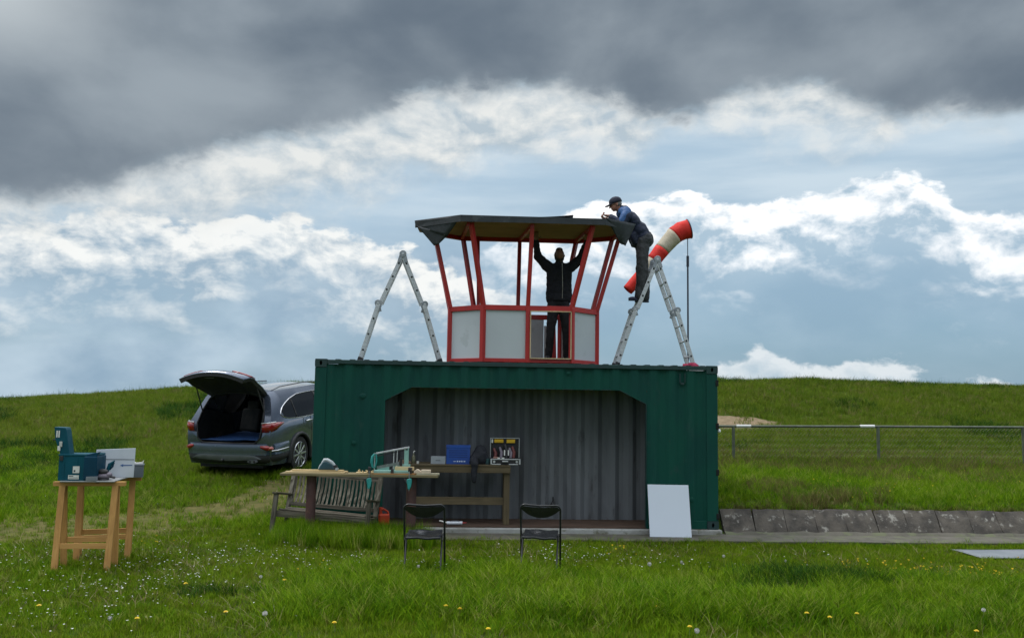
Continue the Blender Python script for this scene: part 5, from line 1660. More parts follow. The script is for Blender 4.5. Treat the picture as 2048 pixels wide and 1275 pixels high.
# black rubber seal round the load opening
seal = [(p_[0] - 0.012, p_[1] - 0.012, p_[2]) for p_ in RIM[2:9]]
seal = seal + [(RIM[9][0] - .012, 0, RIM[9][2])] + [(a, -b_, c) for a, b_, c in reversed(seal)]
seal = seal + [(0.05, -0.30, 0.700), (0.048, 0.0, 0.698), (0.05, 0.30, 0.700)]
MB().tube(seal, 0.016, 8, closed=True).build('opening_seal', M_CABIN, car, smooth=60)


def flank_y(x, z):
    s_ = station(max(x, 0.64))
    f_ = np.interp(x, [0.30, 0.64], [0.968, 1.0])
    return float(np.interp(z, [p_[2] for p_ in s_], [p_[1] for p_ in s_]) * f_)


GX = [0.48, 0.52, 0.62, 0.78, 0.98, 1.30, 1.6, 2.0, 2.4, 2.75, 2.95]
GU = [1.225, 1.275, 1.345, 1.405, 1.465, 1.522, 1.530, 1.530, 1.522, 1.40, 1.24]
GL = [1.205, 1.165, 1.128, 1.105, 1.090, 1.076, 1.074, 1.074, 1.074, 1.074, 1.08]
for s_ in (-1, 1):
    for x0, x1, nm in ((0.48, 1.015, 'window'), (1.035, 2.02, 'window'), (2.06, 2.93, 'window')):
        g = []
        for x in np.linspace(x0, x1, 10):
            zl, zu = np.interp(x, GX, GL), np.interp(x, GX, GU)
            g.append([(x, s_ * (flank_y(x, z) + 0.004), z) for z in np.linspace(zl, zu, 6)])
        MB().loft(g, closed_ring=False).build(nm, M_GLASSC, car, smooth=60)
    for x0, x1 in ((1.010, 1.042), (2.0, 2.075)):
        g = []
        for x in (x0, x1):
            zl, zu = np.interp(x, GX, GL), np.interp(x, GX, GU)
            g.append([(x, s_ * (flank_y(x, z) + 0.007), z) for z in np.linspace(zl, zu, 6)])
        MB().loft(g, closed_ring=False).build('window_pillar', M_CABIN, car, smooth=60, solid=0.006)
    tr = [(x, z) for x, z in zip(GX, GU)] + [(x, z) for x, z in reversed(list(zip(GX, GL)))]
    MB().tube([(x, s_ * (flank_y(x, z) + 0.009), z) for x, z in tr], 0.0080, 6, closed=True).build('window_trim', M_CHROME, car, smooth=60)
    MB().tube([(0.62, s_ * 0.585, 1.645), (0.9, s_ * 0.605, 1.70), (1.8, s_ * 0.61, 1.715), (2.5, s_ * 0.585, 1.68)], 0.012, 8).build('roof_rail', M_SKID, car, smooth=60)
    # door shut line, handle, crease
    MB().tube([(1.56, s_ * (flank_y(1.56, z) + 0.001), z) for z in (0.55, 0.8, 1.0, 1.09)], 0.006, 5).build('door_gap', M_CABIN, car)
    MB().tube([(1.26, s_ * (flank_y(1.26, z) + 0.001), z) for z in (1.085, 1.0, 0.93)], 0.005, 5).build('door_gap', M_CABIN, car)
    MB().tube([(1.36, s_ * (flank_y(1.36, .985) + 0.006), 0.985), (1.42, s_ * (flank_y(1.42, .99) + 0.032), 0.992), (1.54, s_ * (flank_y(1.5, .99) + 0.03), 0.990), (1.59, s_ * (flank_y(1.6, .985) + 0.006), 0.985)], [0.012, 0.018, 0.018, 0.012], 8).build('door_handle', M_CHROME, car, smooth=60)
    # wheel-arch lips and sill cladding
    for wx in WHEELS:
        pts = []
        for k_ in range(15):
            a = math.pi * k_ / 14
            pts.append((wx + 0.425 * math.cos(a), s_ * (NW + 0.002), 0.36 + 0.415 * math.sin(a)))
        MB().tube([(wx + 0.43, s_ * 0.93, 0.27)] + pts + [(wx - 0.43, s_ * 0.93, 0.27)], 0.036, 8).build('arch_cladding', M_CLAD, car, smooth=60)
        # dark well behind
        mb = MB().cyl((wx, s_ * 0.62, 0.40), (wx, s_ * 0.90, 0.40), 0.42, n=28, caps=False)
        mb.add(mb.ring(V(wx, s_ * 0.62, 0.40), V(0, 1, 0), 0.42, 28), [tuple(range(28))])
        mb.build('wheel_well', M_CABIN, car)
        # wheel
        wh = MB().lathe([(0.235, -0.11), (0.30, -0.118), (0.345, -0.108), (0.362, -0.075), (0.364, 0.0), (0.362, 0.075), (0.345, 0.108), (0.30, 0.118), (0.235, 0.11)],
                        (wx, s_ * 0.825, 0.362), (0, s_, 0), 40).build('wheel', M_TYRE, car, smooth=50)
        rim = MB().lathe([(0.236, 0.085), (0.250, 0.112), (0.242, 0.120), (0.228, 0.104), (0.222, 0.03)], (wx, s_ * 0.825, 0.362), (0, s_, 0), 40).build('rim', M_RIM, wh, smooth=50)
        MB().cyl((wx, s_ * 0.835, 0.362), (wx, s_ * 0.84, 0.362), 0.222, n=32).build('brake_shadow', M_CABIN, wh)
        mb = MB()
        for q in range(10):
            a0 = 2 * math.pi * (q // 2) / 5 + (0.17 if q % 2 else -0.17) + 0.35
            a1 = 2 * math.pi * (q // 2) / 5 + (0.30 if q % 2 else -0.30) + 0.35
            pa = V(wx + 0.045 * math.cos(a0), s_ * 0.925, 0.362 + 0.045 * math.sin(a0)); pb = V(wx + 0.236 * math.cos(a1), s_ * 0.930, 0.362 + 0.236 * math.sin(a1))
            mb.beam(pa, pb, 0.036 + 0.0, 0.030, up=(0, s_, 0))
        mb.cyl((wx, s_ * 0.90, 0.362), (wx, s_ * 0.944, 0.362), 0.058, n=20)
        mb.build('spokes', M_RIM, wh, bevel=0.004)
        MB().cyl((wx, s_ * 0.942, 0.362), (wx, s_ * 0.948, 0.362), 0.030, n=16).build('hub_cap', M_SKID, wh)
    MB().beam((1.50, s_ * 0.915, 0.30), (3.40, s_ * 0.915, 0.30), 0.06, 0.16).build('sill_cladding', M_CLAD, car, bevel=0.02)


def bumper_strip(name, prof, mat, grow=0.0):
    """prof: (z, outward offset); plan curve wraps round the tail"""
    plan = [(.62, .925), (.40, .925), (.22, .900), (.09, .83), (.025, .70), (-.005, .45), (-.02, .2), (-.025, 0.0)]
    full = plan + [(a, -b_) for a, b_ in reversed(plan[:-1])]
    rings = []
    for i, (x, y) in enumerate(full):
        pa, pb = full[max(i - 1, 0)], full[min(i + 1, len(full) - 1)]
        t_ = V(pb[0] - pa[0], pb[1] - pa[1], 0).normalized()
        n_ = V(t_.y, -t_.x, 0)
        if n_.dot(V(x - 1.5, y, 0)) < 0:
            n_ = -n_
        rings.append([V(x, y, z) + n_ * (o_ + grow) for z, o_ in prof])
    MB().loft(rings, closed_ring=False).build(name, mat, car, smooth=45)


bumper_strip('bumper', [(0.70, -0.02), (0.695, 0.02), (0.66, 0.032), (0.56, 0.028), (0.50, 0.035), (0.49, 0.0)], M_CAR)
bumper_strip('bumper_lower', [(0.495, 0.02), (0.48, 0.026), (0.42, 0.020), (0.37, 0.0), (0.325, -0.06), (0.315, -0.15)], M_CLAD)
# silver skid plate and trim strips across the tail
mb = MB(); rings = []
for y in np.linspace(-0.72, 0.72, 13):
    u = abs(y) / 0.72
    x = -0.058 + 0.045 * u ** 2.5
    zu, zl = 0.500 - 0.07 * max(0, u - .8) / .2, 0.385 + 0.03 * u
    rings.append([(x, y, zu), (x - 0.008, y, (zu + zl) / 2), (x + 0.01, y, zl)])
mb.loft(rings, closed_ring=False).build('skid_plate', M_SKID, car, smooth=60)
for s_ in (-1, 1):
    MB().tube([(0.60, s_ * 0.958, 0.572), (0.40, s_ * 0.958, 0.570), (0.22, s_ * 0.935, 0.567), (0.10, s_ * 0.868, 0.565), (0.03, s_ * 0.765, 0.60), (-0.005, s_ * 0.66, 0.665)], 0.011, 6).build('chrome_strip', M_CHROME, car, smooth=60)
    MB().tube([(0.12, s_ * 0.868, 0.615), (0.055, s_ * 0.80, 0.625), (0.005, s_ * 0.69, 0.655)], [0.044, 0.052, 0.024], 10).build('fog_lamp_surround', M_REDL, car, smooth=60)
    MB().tube([(0.105, s_ * 0.900, 0.612), (0.042, s_ * 0.842, 0.620)], [0.026, 0.030], 8).build('reflector', M_AMB, car, smooth=60)
    # tail lamp on the body corner
    lp = []
    for x, y, zc, h_ in ((0.055, 0.70, 1.00, 0.085), (0.055, 0.79, 1.00, 0.085), (0.10, 0.868, 1.005, 0.085), (0.22, 0.905, 1.02, 0.07), (0.34, 0.922, 1.045, 0.035), (0.45, 0.926, 1.062, 0.012)):
        o_ = V(x - 0.9, y * 1.0, 0).normalized() * 0.014
        lp.append([(x + o_.x, s_ * (y + o_.y), zc - h_), (x + o_.x * 2, s_ * (y + o_.y * 1.8), zc), (x + o_.x, s_ * (y + o_.y), zc + h_)])
    MB().loft(lp, closed_ring=False).build('tail_lamp', M_REDL, car, smooth=60, solid=0.01)
    MB().tube([(0.030, s_ * 0.71, 1.085), (0.045, s_ * 0.80, 1.088), (0.085, s_ * 0.872, 1.094), (0.20, s_ * 0.915, 1.098)], 0.008, 6).build('lamp_trim', M_CHROME, car, smooth=60)
ex = MB().prism([(0.10 * math.cos(a) * (1 if abs(math.cos(a)) > .3 else 1), 0.030 * math.sin(a)) for a in [2 * math.pi * q / 20 for q in range(20)]], (-0.060, -0.56, 0.385), (0, 1, 0), (0, 0, 1), (1, 0, 0), 0.05).build('exhaust', M_SKID, car)
for yy in (-0.605, -0.515):
    MB().cyl((-0.064, yy, 0.385), (-0.059, yy, 0.385), 0.024, n=16).build('exhaust_mouth', M_CABIN, ex)
MB().span(0.15, 3.9, -0.66, 0.66, 0.23, 0.36).build('underbody', M_CABIN, car)
MB().sphere((-0.075, 0.05, 0.40), 0.028, 12, 8).build('tow_ball', M_CLAD, car, smooth=60)
# windscreen
MB().loft([[(3.40, y, 1.09) for y in np.linspace(-.74, .74, 7)], [(3.02, y * .93, 1.36) for y in np.linspace(-.74, .74, 7)], [(2.72, y * .86, 1.575) for y in np.linspace(-.74, .74, 7)]], closed_ring=False).build('windscreen', M_GLASSC, car, smooth=60)
# ---- tailgate, swung up about the rear edge of the roof
tgp = bpy.data.objects.new('tailgate', None); COL.objects.link(tgp)
tg_prof = [(0.45, 1.655), (0.36, 1.60), (0.22, 1.36), (0.10, 1.13), (0.02, 1.02), (-0.015, 0.90), (0.005, 0.74)]
HINGE = V(0.45, 0, 1.66)
ANG = R(87)
Rm = Matrix.Rotation(ANG, 3, 'Y')
tw = [0.60, 0.62, 0.67, 0.70, 0.71, 0.70, 0.66]


def tg_pt(x, y, z):
    return HINGE + Rm @ (V(x, y, z) - HINGE)


def tg_surface(inset, wk=1.0, i0=0, i1=7, n=11):
    g = []
    for (x, z), w in list(zip(tg_prof, tw))[i0:i1]:
        row = []
        for u in np.linspace(-1, 1, n):
            crown = 0.13 * abs(u) ** 2.2
            row.append(tg_pt(x + inset + crown, u * w * wk, z))
        g.append(row)
    return g


bpy.data.objects.remove(tgp)
gate = MB().loft(tg_surface(0.0), closed_ring=False).build('tailgate', M_CAR, car, smooth=50, solid=0.02)
MB().loft(tg_surface(0.055, 0.95), closed_ring=False).build('inner_trim', M_CABIN, gate, smooth=50, solid=0.03)
mb = MB()
o_, in_ = tg_surface(0.0), tg_surface(0.06, 0.95)
for col_ in (0, -1):
    mb.loft([[a[col_], b_[col_]] for a, b_ in zip(o_, in_)], closed_ring=False)
mb.loft([[a, b_] for a, b_ in zip(o_[-1], in_[-1])], closed_ring=False)
mb.build('gate_edge', M_CLAD, gate, smooth=50)  # cladding colour darkens this edge, standing in for its backlit shade
MB().loft([[r_[k_] for k_ in range(1, 10)] for r_ in tg_surface(-0.012, 0.94, 1, 4)], closed_ring=False).build('rear_window', M_GLASSC, gate, smooth=50)
for s_ in (-1, 1):
    lp = []
    for y in (0.32, 0.45, 0.58, 0.69):
        lp.append([tg_pt(0.065 + 0.13 * (y / .7) ** 2.2 - 0.035, s_ * y, 1.085), tg_pt(0.0 + 0.13 * (y / .7) ** 2.2 - 0.02, s_ * y, 0.985), tg_pt(-0.02 + 0.13 * (y / .7) ** 2.2 - 0.005, s_ * y, 0.925)])
    MB().loft(lp, closed_ring=False).build('gate_lamp', M_REDL, gate, smooth=50, solid=0.02)
MB().tube([tg_pt(0.004 + 0.13 * (abs(y) / .7) ** 2.2, y, 1.0) for y in (-0.34, -0.15, 0, 0.15, 0.34)], 0.010, 6).build('gate_trim', M_SKID, gate, smooth=60)
MB().prism([(-0.10, 0.0), (0.10, 0.0), (0.02, 0.07), (-0.02, 0.07)], tg_pt(0.105, 0.10, 0.84), (0, 1, 0), tuple(Rm @ V(0, 0, 1)), tuple(Rm @ V(1, 0, 0)), 0.012).build('gate_glint', M_SKID, gate)  # pale wedge stands in for light reflected in the raised gate
for s_ in (-1, 1):
    MB().cyl((0.24, s_ * 0.655, 1.25), tg_pt(0.20, s_ * 0.63, 1.17), 0.012, n=8).build('gas_strut', M_CLAD, gate, smooth=40)

# ------------------------------------------------------------------ people
M_SKIN = pm('skin', (0.24, 0.12, 0.08), (0.19, 0.09, 0.06), 14, 0.55)
M_SKIN2 = pm('ruddy skin', (0.36, 0.17, 0.115), (0.28, 0.12, 0.08), 14, 0.55)
M_NAVY = pm('black fleece jacket', (0.006, 0.007, 0.012), (0.009, 0.010, 0.016), 10, 0.95, bump=0.006, bscale=16)
M_NAVYB = pm('navy blue jacket', (0.008, 0.018, 0.055), (0.006, 0.012, 0.035), 5, 0.7, bump=0.008, bscale=12)
M_BLUEP = pm('bright blue jacket yoke', (0.015, 0.09, 0.26), (0.012, 0.07, 0.21), 6, 0.6, bump=0.006, bscale=12)
M_TROU = pm('black work trousers', (0.008, 0.008, 0.011), (0.012, 0.012, 0.016), 8, 0.85, bump=0.008, bscale=13)
M_TROUG = pm('charcoal work trousers', (0.055, 0.058, 0.066), (0.034, 0.037, 0.043), 7, 0.85, bump=0.009, bscale=13)
M_SHOE = pm('dark shoe', (0.010, 0.011, 0.018), (0.016, 0.016, 0.022), 9, 0.6)
M_SHOEB = pm('dark blue shoe', (0.012, 0.018, 0.05), (0.016, 0.022, 0.06), 9, 0.6)
M_HAIR = pm('dark hair', (0.016, 0.013, 0.011), (0.03, 0.024, 0.02), 40, 0.7, bump=0.006, bscale=90)
M_GREY = pm('grey hair', (0.20, 0.19, 0.18), (0.14, 0.13, 0.12), 40, 0.7, bump=0.006, bscale=90)
M_EYE = pm('eye', (0.02, 0.016, 0.014), (0.03, 0.025, 0.02), 5, 0.2)
M_LIP = pm('lips', (0.26, 0.09, 0.075), (0.22, 0.075, 0.06), 9, 0.5)
M_CAP = pm('navy cap cloth', (0.012, 0.015, 0.032), (0.016, 0.02, 0.04), 9, 0.85, bump=0.003, bscale=60)


def grown(name, mb, mat, parent, voxel=0.012, it=3, folds=0.0, fscale=0.09):
    """overlapping shapes fused into one continuous skin"""
    o = mb.build(name, mat, parent, smooth=70)
    m = o.modifiers.new('fuse', 'REMESH'); m.mode = 'VOXEL'; m.voxel_size = voxel; m.use_smooth_shade = True
    m = o.modifiers.new('smooth', 'SMOOTH'); m.iterations = it; m.factor = 0.5
    if folds:
        tx = bpy.data.textures.new(name + ' folds', 'CLOUDS'); tx.noise_scale = fscale; tx.noise_depth = 2
        m = o.modifiers.new('folds', 'DISPLACE'); m.texture = tx; m.strength = folds; m.mid_level = 0.5
    return o


def limb(mb, pts, rs, flat=None):
    for i in range(len(pts) - 1):
        mb.capsule(pts[i], pts[i + 1], rs[i], rs[i + 1])


def frame_of(fwd, up):
    f = V(fwd).normalized(); u = V(up); u = (u - f * u.dot(f)).normalized()
    return f, u, f.cross(u)          # forward, up, right


def hand(mb, wrist, fwd, back, thumb_side, curl=0.35, s=1.0):
    """palm, four fingers of unequal length with knuckle bends, thumb from the side of the palm.
    fwd: towards the finger tips, back: away from the palm, thumb_side: towards the thumb"""
    f = V(fwd).normalized(); b_ = V(back); b_ = (b_ - f * b_.dot(f)).normalized()
    sd = V(thumb_side); sd = (sd - f * sd.dot(f) - b_ * sd.dot(b_)).normalized()
    w = V(wrist)
    M = Matrix((f, sd, b_)).transposed()
    mb.capsule(w - f * 0.03 * s, w + f * 0.02 * s, 0.026 * s, 0.026 * s)
    mb.sphere(w + f * 0.055 * s, (0.052 * s, 0.042 * s, 0.019 * s), 16, 10, M)
    for off, ln in ((0.030, 0.072), (0.010, 0.080), (-0.011, 0.075), (-0.031, 0.058)):
        p_ = w + (f * 0.092 + sd * off) * s; d = f.copy()
        for q, (fr_, r_) in enumerate(((0.45, 0.0092), (0.32, 0.0085), (0.23, 0.0076))):
            d = (Matrix.Rotation(-curl * (0.8 + 0.5 * q), 3, b_.cross(f)) @ d) if True else d
            n_ = p_ + d * ln * fr_ * s
            mb.capsule(p_, n_, r_ * s, r_ * 0.92 * s, 10); p_ = n_
    p_ = w + (f * 0.030 + sd * 0.030) * s
    d = (f * 0.62 + sd * 0.75 - b_ * 0.25).normalized()
    n_ = p_ + d * 0.040 * s; mb.capsule(p_, n_, 0.0125 * s, 0.0105 * s, 10)
    d = (f * 0.85 + sd * 0.38 - b_ * 0.3).normalized()
    mb.capsule(n_, n_ + d * 0.030 * s, 0.0105 * s, 0.0088 * s, 10)


def head(mb, c, fwd, up, s=1.0):
    """skull, jaw, nose, brow, chin, ears; c = centre of the skull"""
    f, u, r_ = frame_of(fwd, up)
    M = Matrix((r_, f, u)).transposed()
    L = lambda x, y, z: V(c) + (r_ * x + f * y + u * z) * s
    mb.sphere(L(0, -0.012, 0.018), (0.074 * s, 0.095 * s, 0.095 * s), 20, 14, M)
    mb.sphere(L(0, 0.018, -0.045), (0.060 * s, 0.070 * s, 0.072 * s), 18, 12, M)
    mb.sphere(L(0, 0.052, -0.090), (0.030 * s, 0.028 * s, 0.024 * s), 14, 10, M)
    mb.capsule(L(0, 0.088, 0.000), L(0, 0.108, -0.036), 0.009 * s, 0.0145 * s, 10)
    mb.capsule(L(-0.034, 0.074, 0.014), L(0.034, 0.074, 0.014), 0.0105 * s, 0.0105 * s, 10)
    mb.capsule(L(-0.018, 0.082, -0.064), L(0.018, 0.082, -0.064), 0.0095 * s, 0.0095 * s, 10)
    for q in (-1, 1):
        mb.sphere(L(q * 0.074, -0.012, -0.020), (0.010 * s, 0.019 * s, 0.032 * s), 12, 8, M)
    return L, M


def face_parts(L, M, parent, mat_lip, s=1.0):
    for q in (-1, 1):
        MB().sphere(L(q * 0.031, 0.082, -0.004), 0.0105 * s, 12, 8).build('eye', M_EYE, parent, smooth=60)
    MB().tube([L(-0.024, 0.083, -0.066), L(0, 0.0925, -0.063), L(0.024, 0.083, -0.066)], 0.0045 * s, 8).build('mouth', mat_lip, parent, smooth=60)


# ---- the man inside the cabin, arms up to the roof, looking up
pa = thing('person', 'person in black jacket standing in the cabin doorway, both arms raised to the roof', 'person', cw(0.66, 0.62, 2.594), CYAW)
Z = lambda z: z - 2.594
X = lambda x: x - 0.66
fl, fr_ = V(X(0.505), 0.0, Z(2.68)), V(X(0.800), 0.02, Z(2.68))
kl, kr = V(X(0.535), -0.01, Z(3.085)), V(X(0.785), 0.0, Z(3.085))
hl, hr = V(X(0.575), 0.0, Z(3.50)), V(X(0.735), 0.0, Z(3.50))
pel, chest, neck = V(0, 0, Z(3.55)), V(0, -0.005, Z(3.98)), V(0, 0.01, Z(4.14))
sl, sr = V(X(0.480), 0.0, Z(4.085)), V(X(0.840), 0.0, Z(4.085))
el_, er_ = V(X(0.315), -0.05, Z(4.235)), V(X(1.000), -0.05, Z(4.235))
wl_, wr_ = V(X(0.268), -0.14, Z(4.470)), V(X(1.085), -0.14, Z(4.485))
sk = MB()
hc = V(0.0, -0.03, Z(4.285))
hf, hu = V(0.0, -0.60, 0.80), V(0, 0.80, 0.60)
L, M = head(sk, hc, hf, hu, 1.02)
limb(sk, [chest, neck, hc - V(0, -0.01, 0.05)], [0.09, 0.058, 0.055])
limb(sk, [pel, chest], [0.08, 0.08])
for a, b_, c in ((sl, el_, wl_), (sr, er_, wr_)):
    limb(sk, [chest + V(0, 0, 0.04), a, b_, c], [0.06, 0.045, 0.036, 0.027])
for a, b_, c in ((hl, kl, fl), (hr, kr, fr_)):
    limb(sk, [pel, a, b_, c], [0.07, 0.065, 0.045, 0.036])
hand(sk, wl_, (V(0.05, -0.25, 1)), (0.0, 1, 0.2), (1, 0, 0), 0.25)
hand(sk, wr_, (V(-0.05, -0.25, 1)), (0.0, 1, 0.2), (-1, 0, 0), 0.25)
bodyA = grown('body', sk, M_SKIN, pa, 0.0075, 2)
face_parts(L, M, bodyA, M_LIP)
hb = MB()
f, u, r_ = frame_of(hf, hu)
hb.sphere(L(0, -0.030, 0.030), (0.083, 0.098, 0.098), 20, 14, M)
hb.sphere(L(0, -0.055, -0.02), (0.078, 0.060, 0.075), 18, 12, M)
hb.sphere(L(0, 0.03, 0.088), (0.060, 0.050, 0.030), 16, 10, M)
grown('hair', hb, M_HAIR, bodyA, 0.009, 2, 0.012, 0.02)
jb = MB()
Mi = Matrix.Identity(3)
jb.sphere(V(0, 0, Z(3.97)), (0.205, 0.125, 0.20), 24, 16); jb.sphere(V(0, 0, Z(3.72)), (0.192, 0.130, 0.20), 24, 16); jb.sphere(V(0, 0, Z(3.60)), (0.200, 0.138, 0.10), 24, 12)
jb.capsule(V(-0.105, 0, Z(4.02)), V(-0.125, 0, Z(3.58)), 0.095, 0.085); jb.capsule(V(0.105, 0, Z(4.02)), V(0.125, 0, Z(3.58)), 0.095, 0.085)
jb.cyl(V(0, 0, Z(3.535)), V(0, 0, Z(3.62)), 0.150, 0.150, 24)
jb.capsule(V(0, 0.01, Z(4.10)), V(0, 0.005, Z(4.165)), 0.085, 0.068)
for a, b_, c in ((sl, el_, wl_), (sr, er_, wr_)):
    limb(jb, [chest + V((a.x - chest.x) * .4, 0, 0.05), a, b_, b_.lerp(c, 0.92)], [0.10, 0.088, 0.068, 0.050])
jk = grown('jacket', jb, M_NAVY, bodyA, 0.012, 3, 0.030, 0.10)
MB().tube([(X(0.690), -0.143, Z(4.13)), (X(0.695), -0.150, Z(3.95)), (X(0.70), -0.150, Z(3.75)), (X(0.695), -0.152, Z(3.57))], 0.0045, 6).build('zip', pm('zip metal', (.35, .34, .30), (.25, .24, .2), 9, .4, metal=.5), jk)
tb_ = MB()
tb_.sphere(V(0, 0.005, Z(3.53)), (0.170, 0.120, 0.12), 20, 12)
for a, b_, c in ((hl, kl, fl), (hr, kr, fr_)):
    limb(tb_, [a + V(0, 0, 0.0), b_, c + V(0, 0, 0.0)], [0.098, 0.072, 0.062])
grown('trousers', tb_, M_TROU, bodyA, 0.012, 3, 0.022, 0.09)
for c, q in ((fl, -1), (fr_, 1)):
    sb = MB()
    sb.sphere(c + V(q * 0.005, 0.0, -0.035), (0.048, 0.06, 0.05), 14, 10); sb.sphere(c + V(q * 0.025, -0.10, -0.050), (0.048, 0.085, 0.036), 14, 10)
    sb.box(c + V(q * 0.015, -0.06, -0.078), (0.085, 0.24, 0.016))
    grown('shoe', sb, M_SHOE, bodyA, 0.008, 2)

# ---- the man on the ladder, leaning over the roof edge
pb = thing('person', 'person in navy jacket and cap on the ladder, leaning over the cabin roof', 'person', cw(2.06, 1.05, 3.610), CYAW)
O2 = V(2.06, 1.05, 3.610)
Q = lambda x, y, z: V(x, y, z) - O2
ank = [Q(2.015, 0.955, 3.705), Q(2.155, 1.145, 3.705)]
knee = [Q(2.050, 0.945, 4.170), Q(2.120, 1.150, 4.175)]
hip = [Q(2.090, 0.965, 4.605), Q(2.100, 1.135, 4.605)]
pel = Q(2.095, 1.05, 4.66); waist = Q(2.055, 1.05, 4.79); chest = Q(1.905, 1.05, 4.955); neckb = Q(1.765, 1.05, 5.075)
hc = Q(1.632, 1.05, 5.235)
hf, hu = V(-0.93, 0, -0.30), V(-0.25, 0, 0.95)
sk = MB()
L, M = head(sk, hc, hf, hu, 1.0)
limb(sk, [pel, waist, chest, neckb, hc + V(0.03, 0, -0.04)], [0.08, 0.08, 0.08, 0.060, 0.055])
sh = [Q(1.800, 0.885, 5.020), Q(1.800, 1.215, 5.020)]
elb = [Q(1.655, 0.860, 4.870), Q(1.655, 1.24, 4.870)]
wr = [Q(1.525, 0.93, 5.005), Q(1.53, 1.18, 5.005)]
# forearms rest on the roof: elbows just over its edge
elb = [Q(1.700, 0.850, 4.862), Q(1.700, 1.250, 4.862)]
for a, b_, c in zip(sh, elb, wr):
    limb(sk, [chest, a, b_, c], [0.06, 0.045, 0.036, 0.028])
for a, b_, c in zip(hip, knee, ank):
    limb(sk, [pel, a, b_, c], [0.07, 0.065, 0.045, 0.036])
hand(sk, wr[0], (-0.85, 0.30, 0.15), (0.1, 0, 1), (0.2, 1, 0), 0.75)
hand(sk, wr[1], (-0.85, -0.30, 0.15), (0.1, 0, 1), (0.2, -1, 0), 0.75)
bodyB = grown('body', sk, M_SKIN2, pb, 0.0075, 2)
face_parts(L, M, bodyB, M_LIP)
hb = MB(); hb.sphere(L(0, -0.040, -0.012), (0.080, 0.068, 0.062), 18, 12, M)
grown('hair', hb, M_GREY, bodyB, 0.009, 2, 0.01, 0.02)
# cap with brim, glasses
cb = MB(); rings = []
for z_, k_ in ((0.012, 1.0), (0.04, 1.01), (0.075, 0.92), (0.10, 0.70), (0.118, 0.36), (0.123, 0.05)):
    rings.append([L(0.086 * k_ * math.cos(a), -0.012 + 0.108 * k_ * math.sin(a), z_) for a in [2 * math.pi * q / 24 for q in range(24)]])
cap_ = cb.loft(rings, caps=False).build('cap', M_CAP, bodyB, smooth=60, solid=0.004)
bb = MB(); rings = []
for i in range(9):
    a = -0.95 + 1.9 * i / 8
    rings.append([L(0.084 * math.sin(a), -0.012 + 0.104 * math.cos(a), 0.020), L(0.074 * math.sin(a), 0.010 + 0.168 * math.cos(a * .8), 0.010 - 0.014 * abs(math.sin(a)))])
bb.loft(rings, closed_ring=False).build('cap_brim', M_CAP, cap_, smooth=60, solid=0.006)
gb_ = MB()
for q in (-1, 1):
    gb_.tube([L(q * 0.033 + 0.021 * math.cos(t_), 0.097, -0.004 + 0.017 * math.sin(t_)) for t_ in [2 * math.pi * j_ / 12 for j_ in range(12)]], 0.0022, 6, closed=True)
    gb_.tube([L(q * 0.055, 0.095, 0.004), L(q * 0.078, 0.03, 0.004), L(q * 0.080, -0.01, -0.002)], 0.0024, 6)
gb_.tube([L(-0.012, 0.099, 0.0), L(0.012, 0.099, 0.0)], 0.0022, 6)
gb_.build('glasses', M_PLUG, bodyB, smooth=60)
jb = MB()
By = V(-0.66, 0, 0.75)          # along the back, hip -> neck
Mb = Matrix((V(0, 1, 0), V(0.75, 0, 0.66), By)).transposed()
jb.sphere(Q(1.905, 1.05, 4.945), (0.205, 0.138, 0.20), 24, 16, Mb)
jb.sphere(Q(2.030, 1.05, 4.800), (0.190, 0.140, 0.185), 24, 16, Mb)
jb.sphere(Q(2.080, 1.05, 4.690), (0.185, 0.150, 0.125), 24, 14, Mb)
jb.capsule(Q(1.93, 0.97, 4.70), Q(1.965, 0.97, 4.58), 0.075, 0.06); jb.capsule(Q(1.93, 1.13, 4.70), Q(1.965, 1.13, 4.58), 0.075, 0.06)
jb.capsule(Q(2.02, 1.05, 4.62), Q(2.12, 1.05, 4.66), 0.13, 0.12)
jb.capsule(Q(1.83, 1.05, 5.04), Q(1.735, 1.05, 5.125), 0.105, 0.078)
for a, b_, c in zip(sh, elb, wr):
    limb(jb, [a.lerp(chest, 0.4), a, b_, b_.lerp(c, 0.9)], [0.10, 0.088, 0.068, 0.048])
jk = grown('jacket', jb, M_NAVYB, bodyB, 0.012, 3, 0.030, 0.10)
yk = MB()
yk.capsule(Q(1.79, 0.92, 5.075), Q(1.735, 0.965, 5.10), 0.090, 0.075); yk.capsule(Q(1.79, 1.18, 5.075), Q(1.735, 1.135, 5.10), 0.090, 0.075)
for a, b_ in zip(sh, elb):
    yk.capsule(a + V(-0.012, 0, 0.012), a.lerp(b_, 0.75) + V(-0.012, (-0.008 if a.y < 0 else 0.008), 0.012), 0.088, 0.070)
grown('shoulder_yoke', yk, M_BLUEP, jk, 0.012, 3, 0.02, 0.1)
hoodb = MB(); hoodb.capsule(Q(1.79, 0.99, 5.145), Q(1.79, 1.11, 5.145), 0.062, 0.062); hoodb.capsule(Q(1.735, 0.985, 5.165), Q(1.735, 1.115, 5.165), 0.040, 0.040)
grown('collar', hoodb, M_NAVYB, jk, 0.010, 3, 0.02, 0.06)
tb_ = MB()
tb_.sphere(Q(2.120, 1.05, 4.650), (0.155, 0.165, 0.155), 20, 14)
for a, b_, c in zip(hip, knee, ank):
    limb(tb_, [a + V(0.03, 0, 0.03), a, b_ + V(-0.005, 0, 0), b_.lerp(c, .5) + V(0.012, 0, 0), c + V(0, 0, -0.01)], [0.122, 0.116, 0.090, 0.084, 0.074])
grown('trousers', tb_, M_TROUG, bodyB, 0.012, 3, 0.026, 0.085)
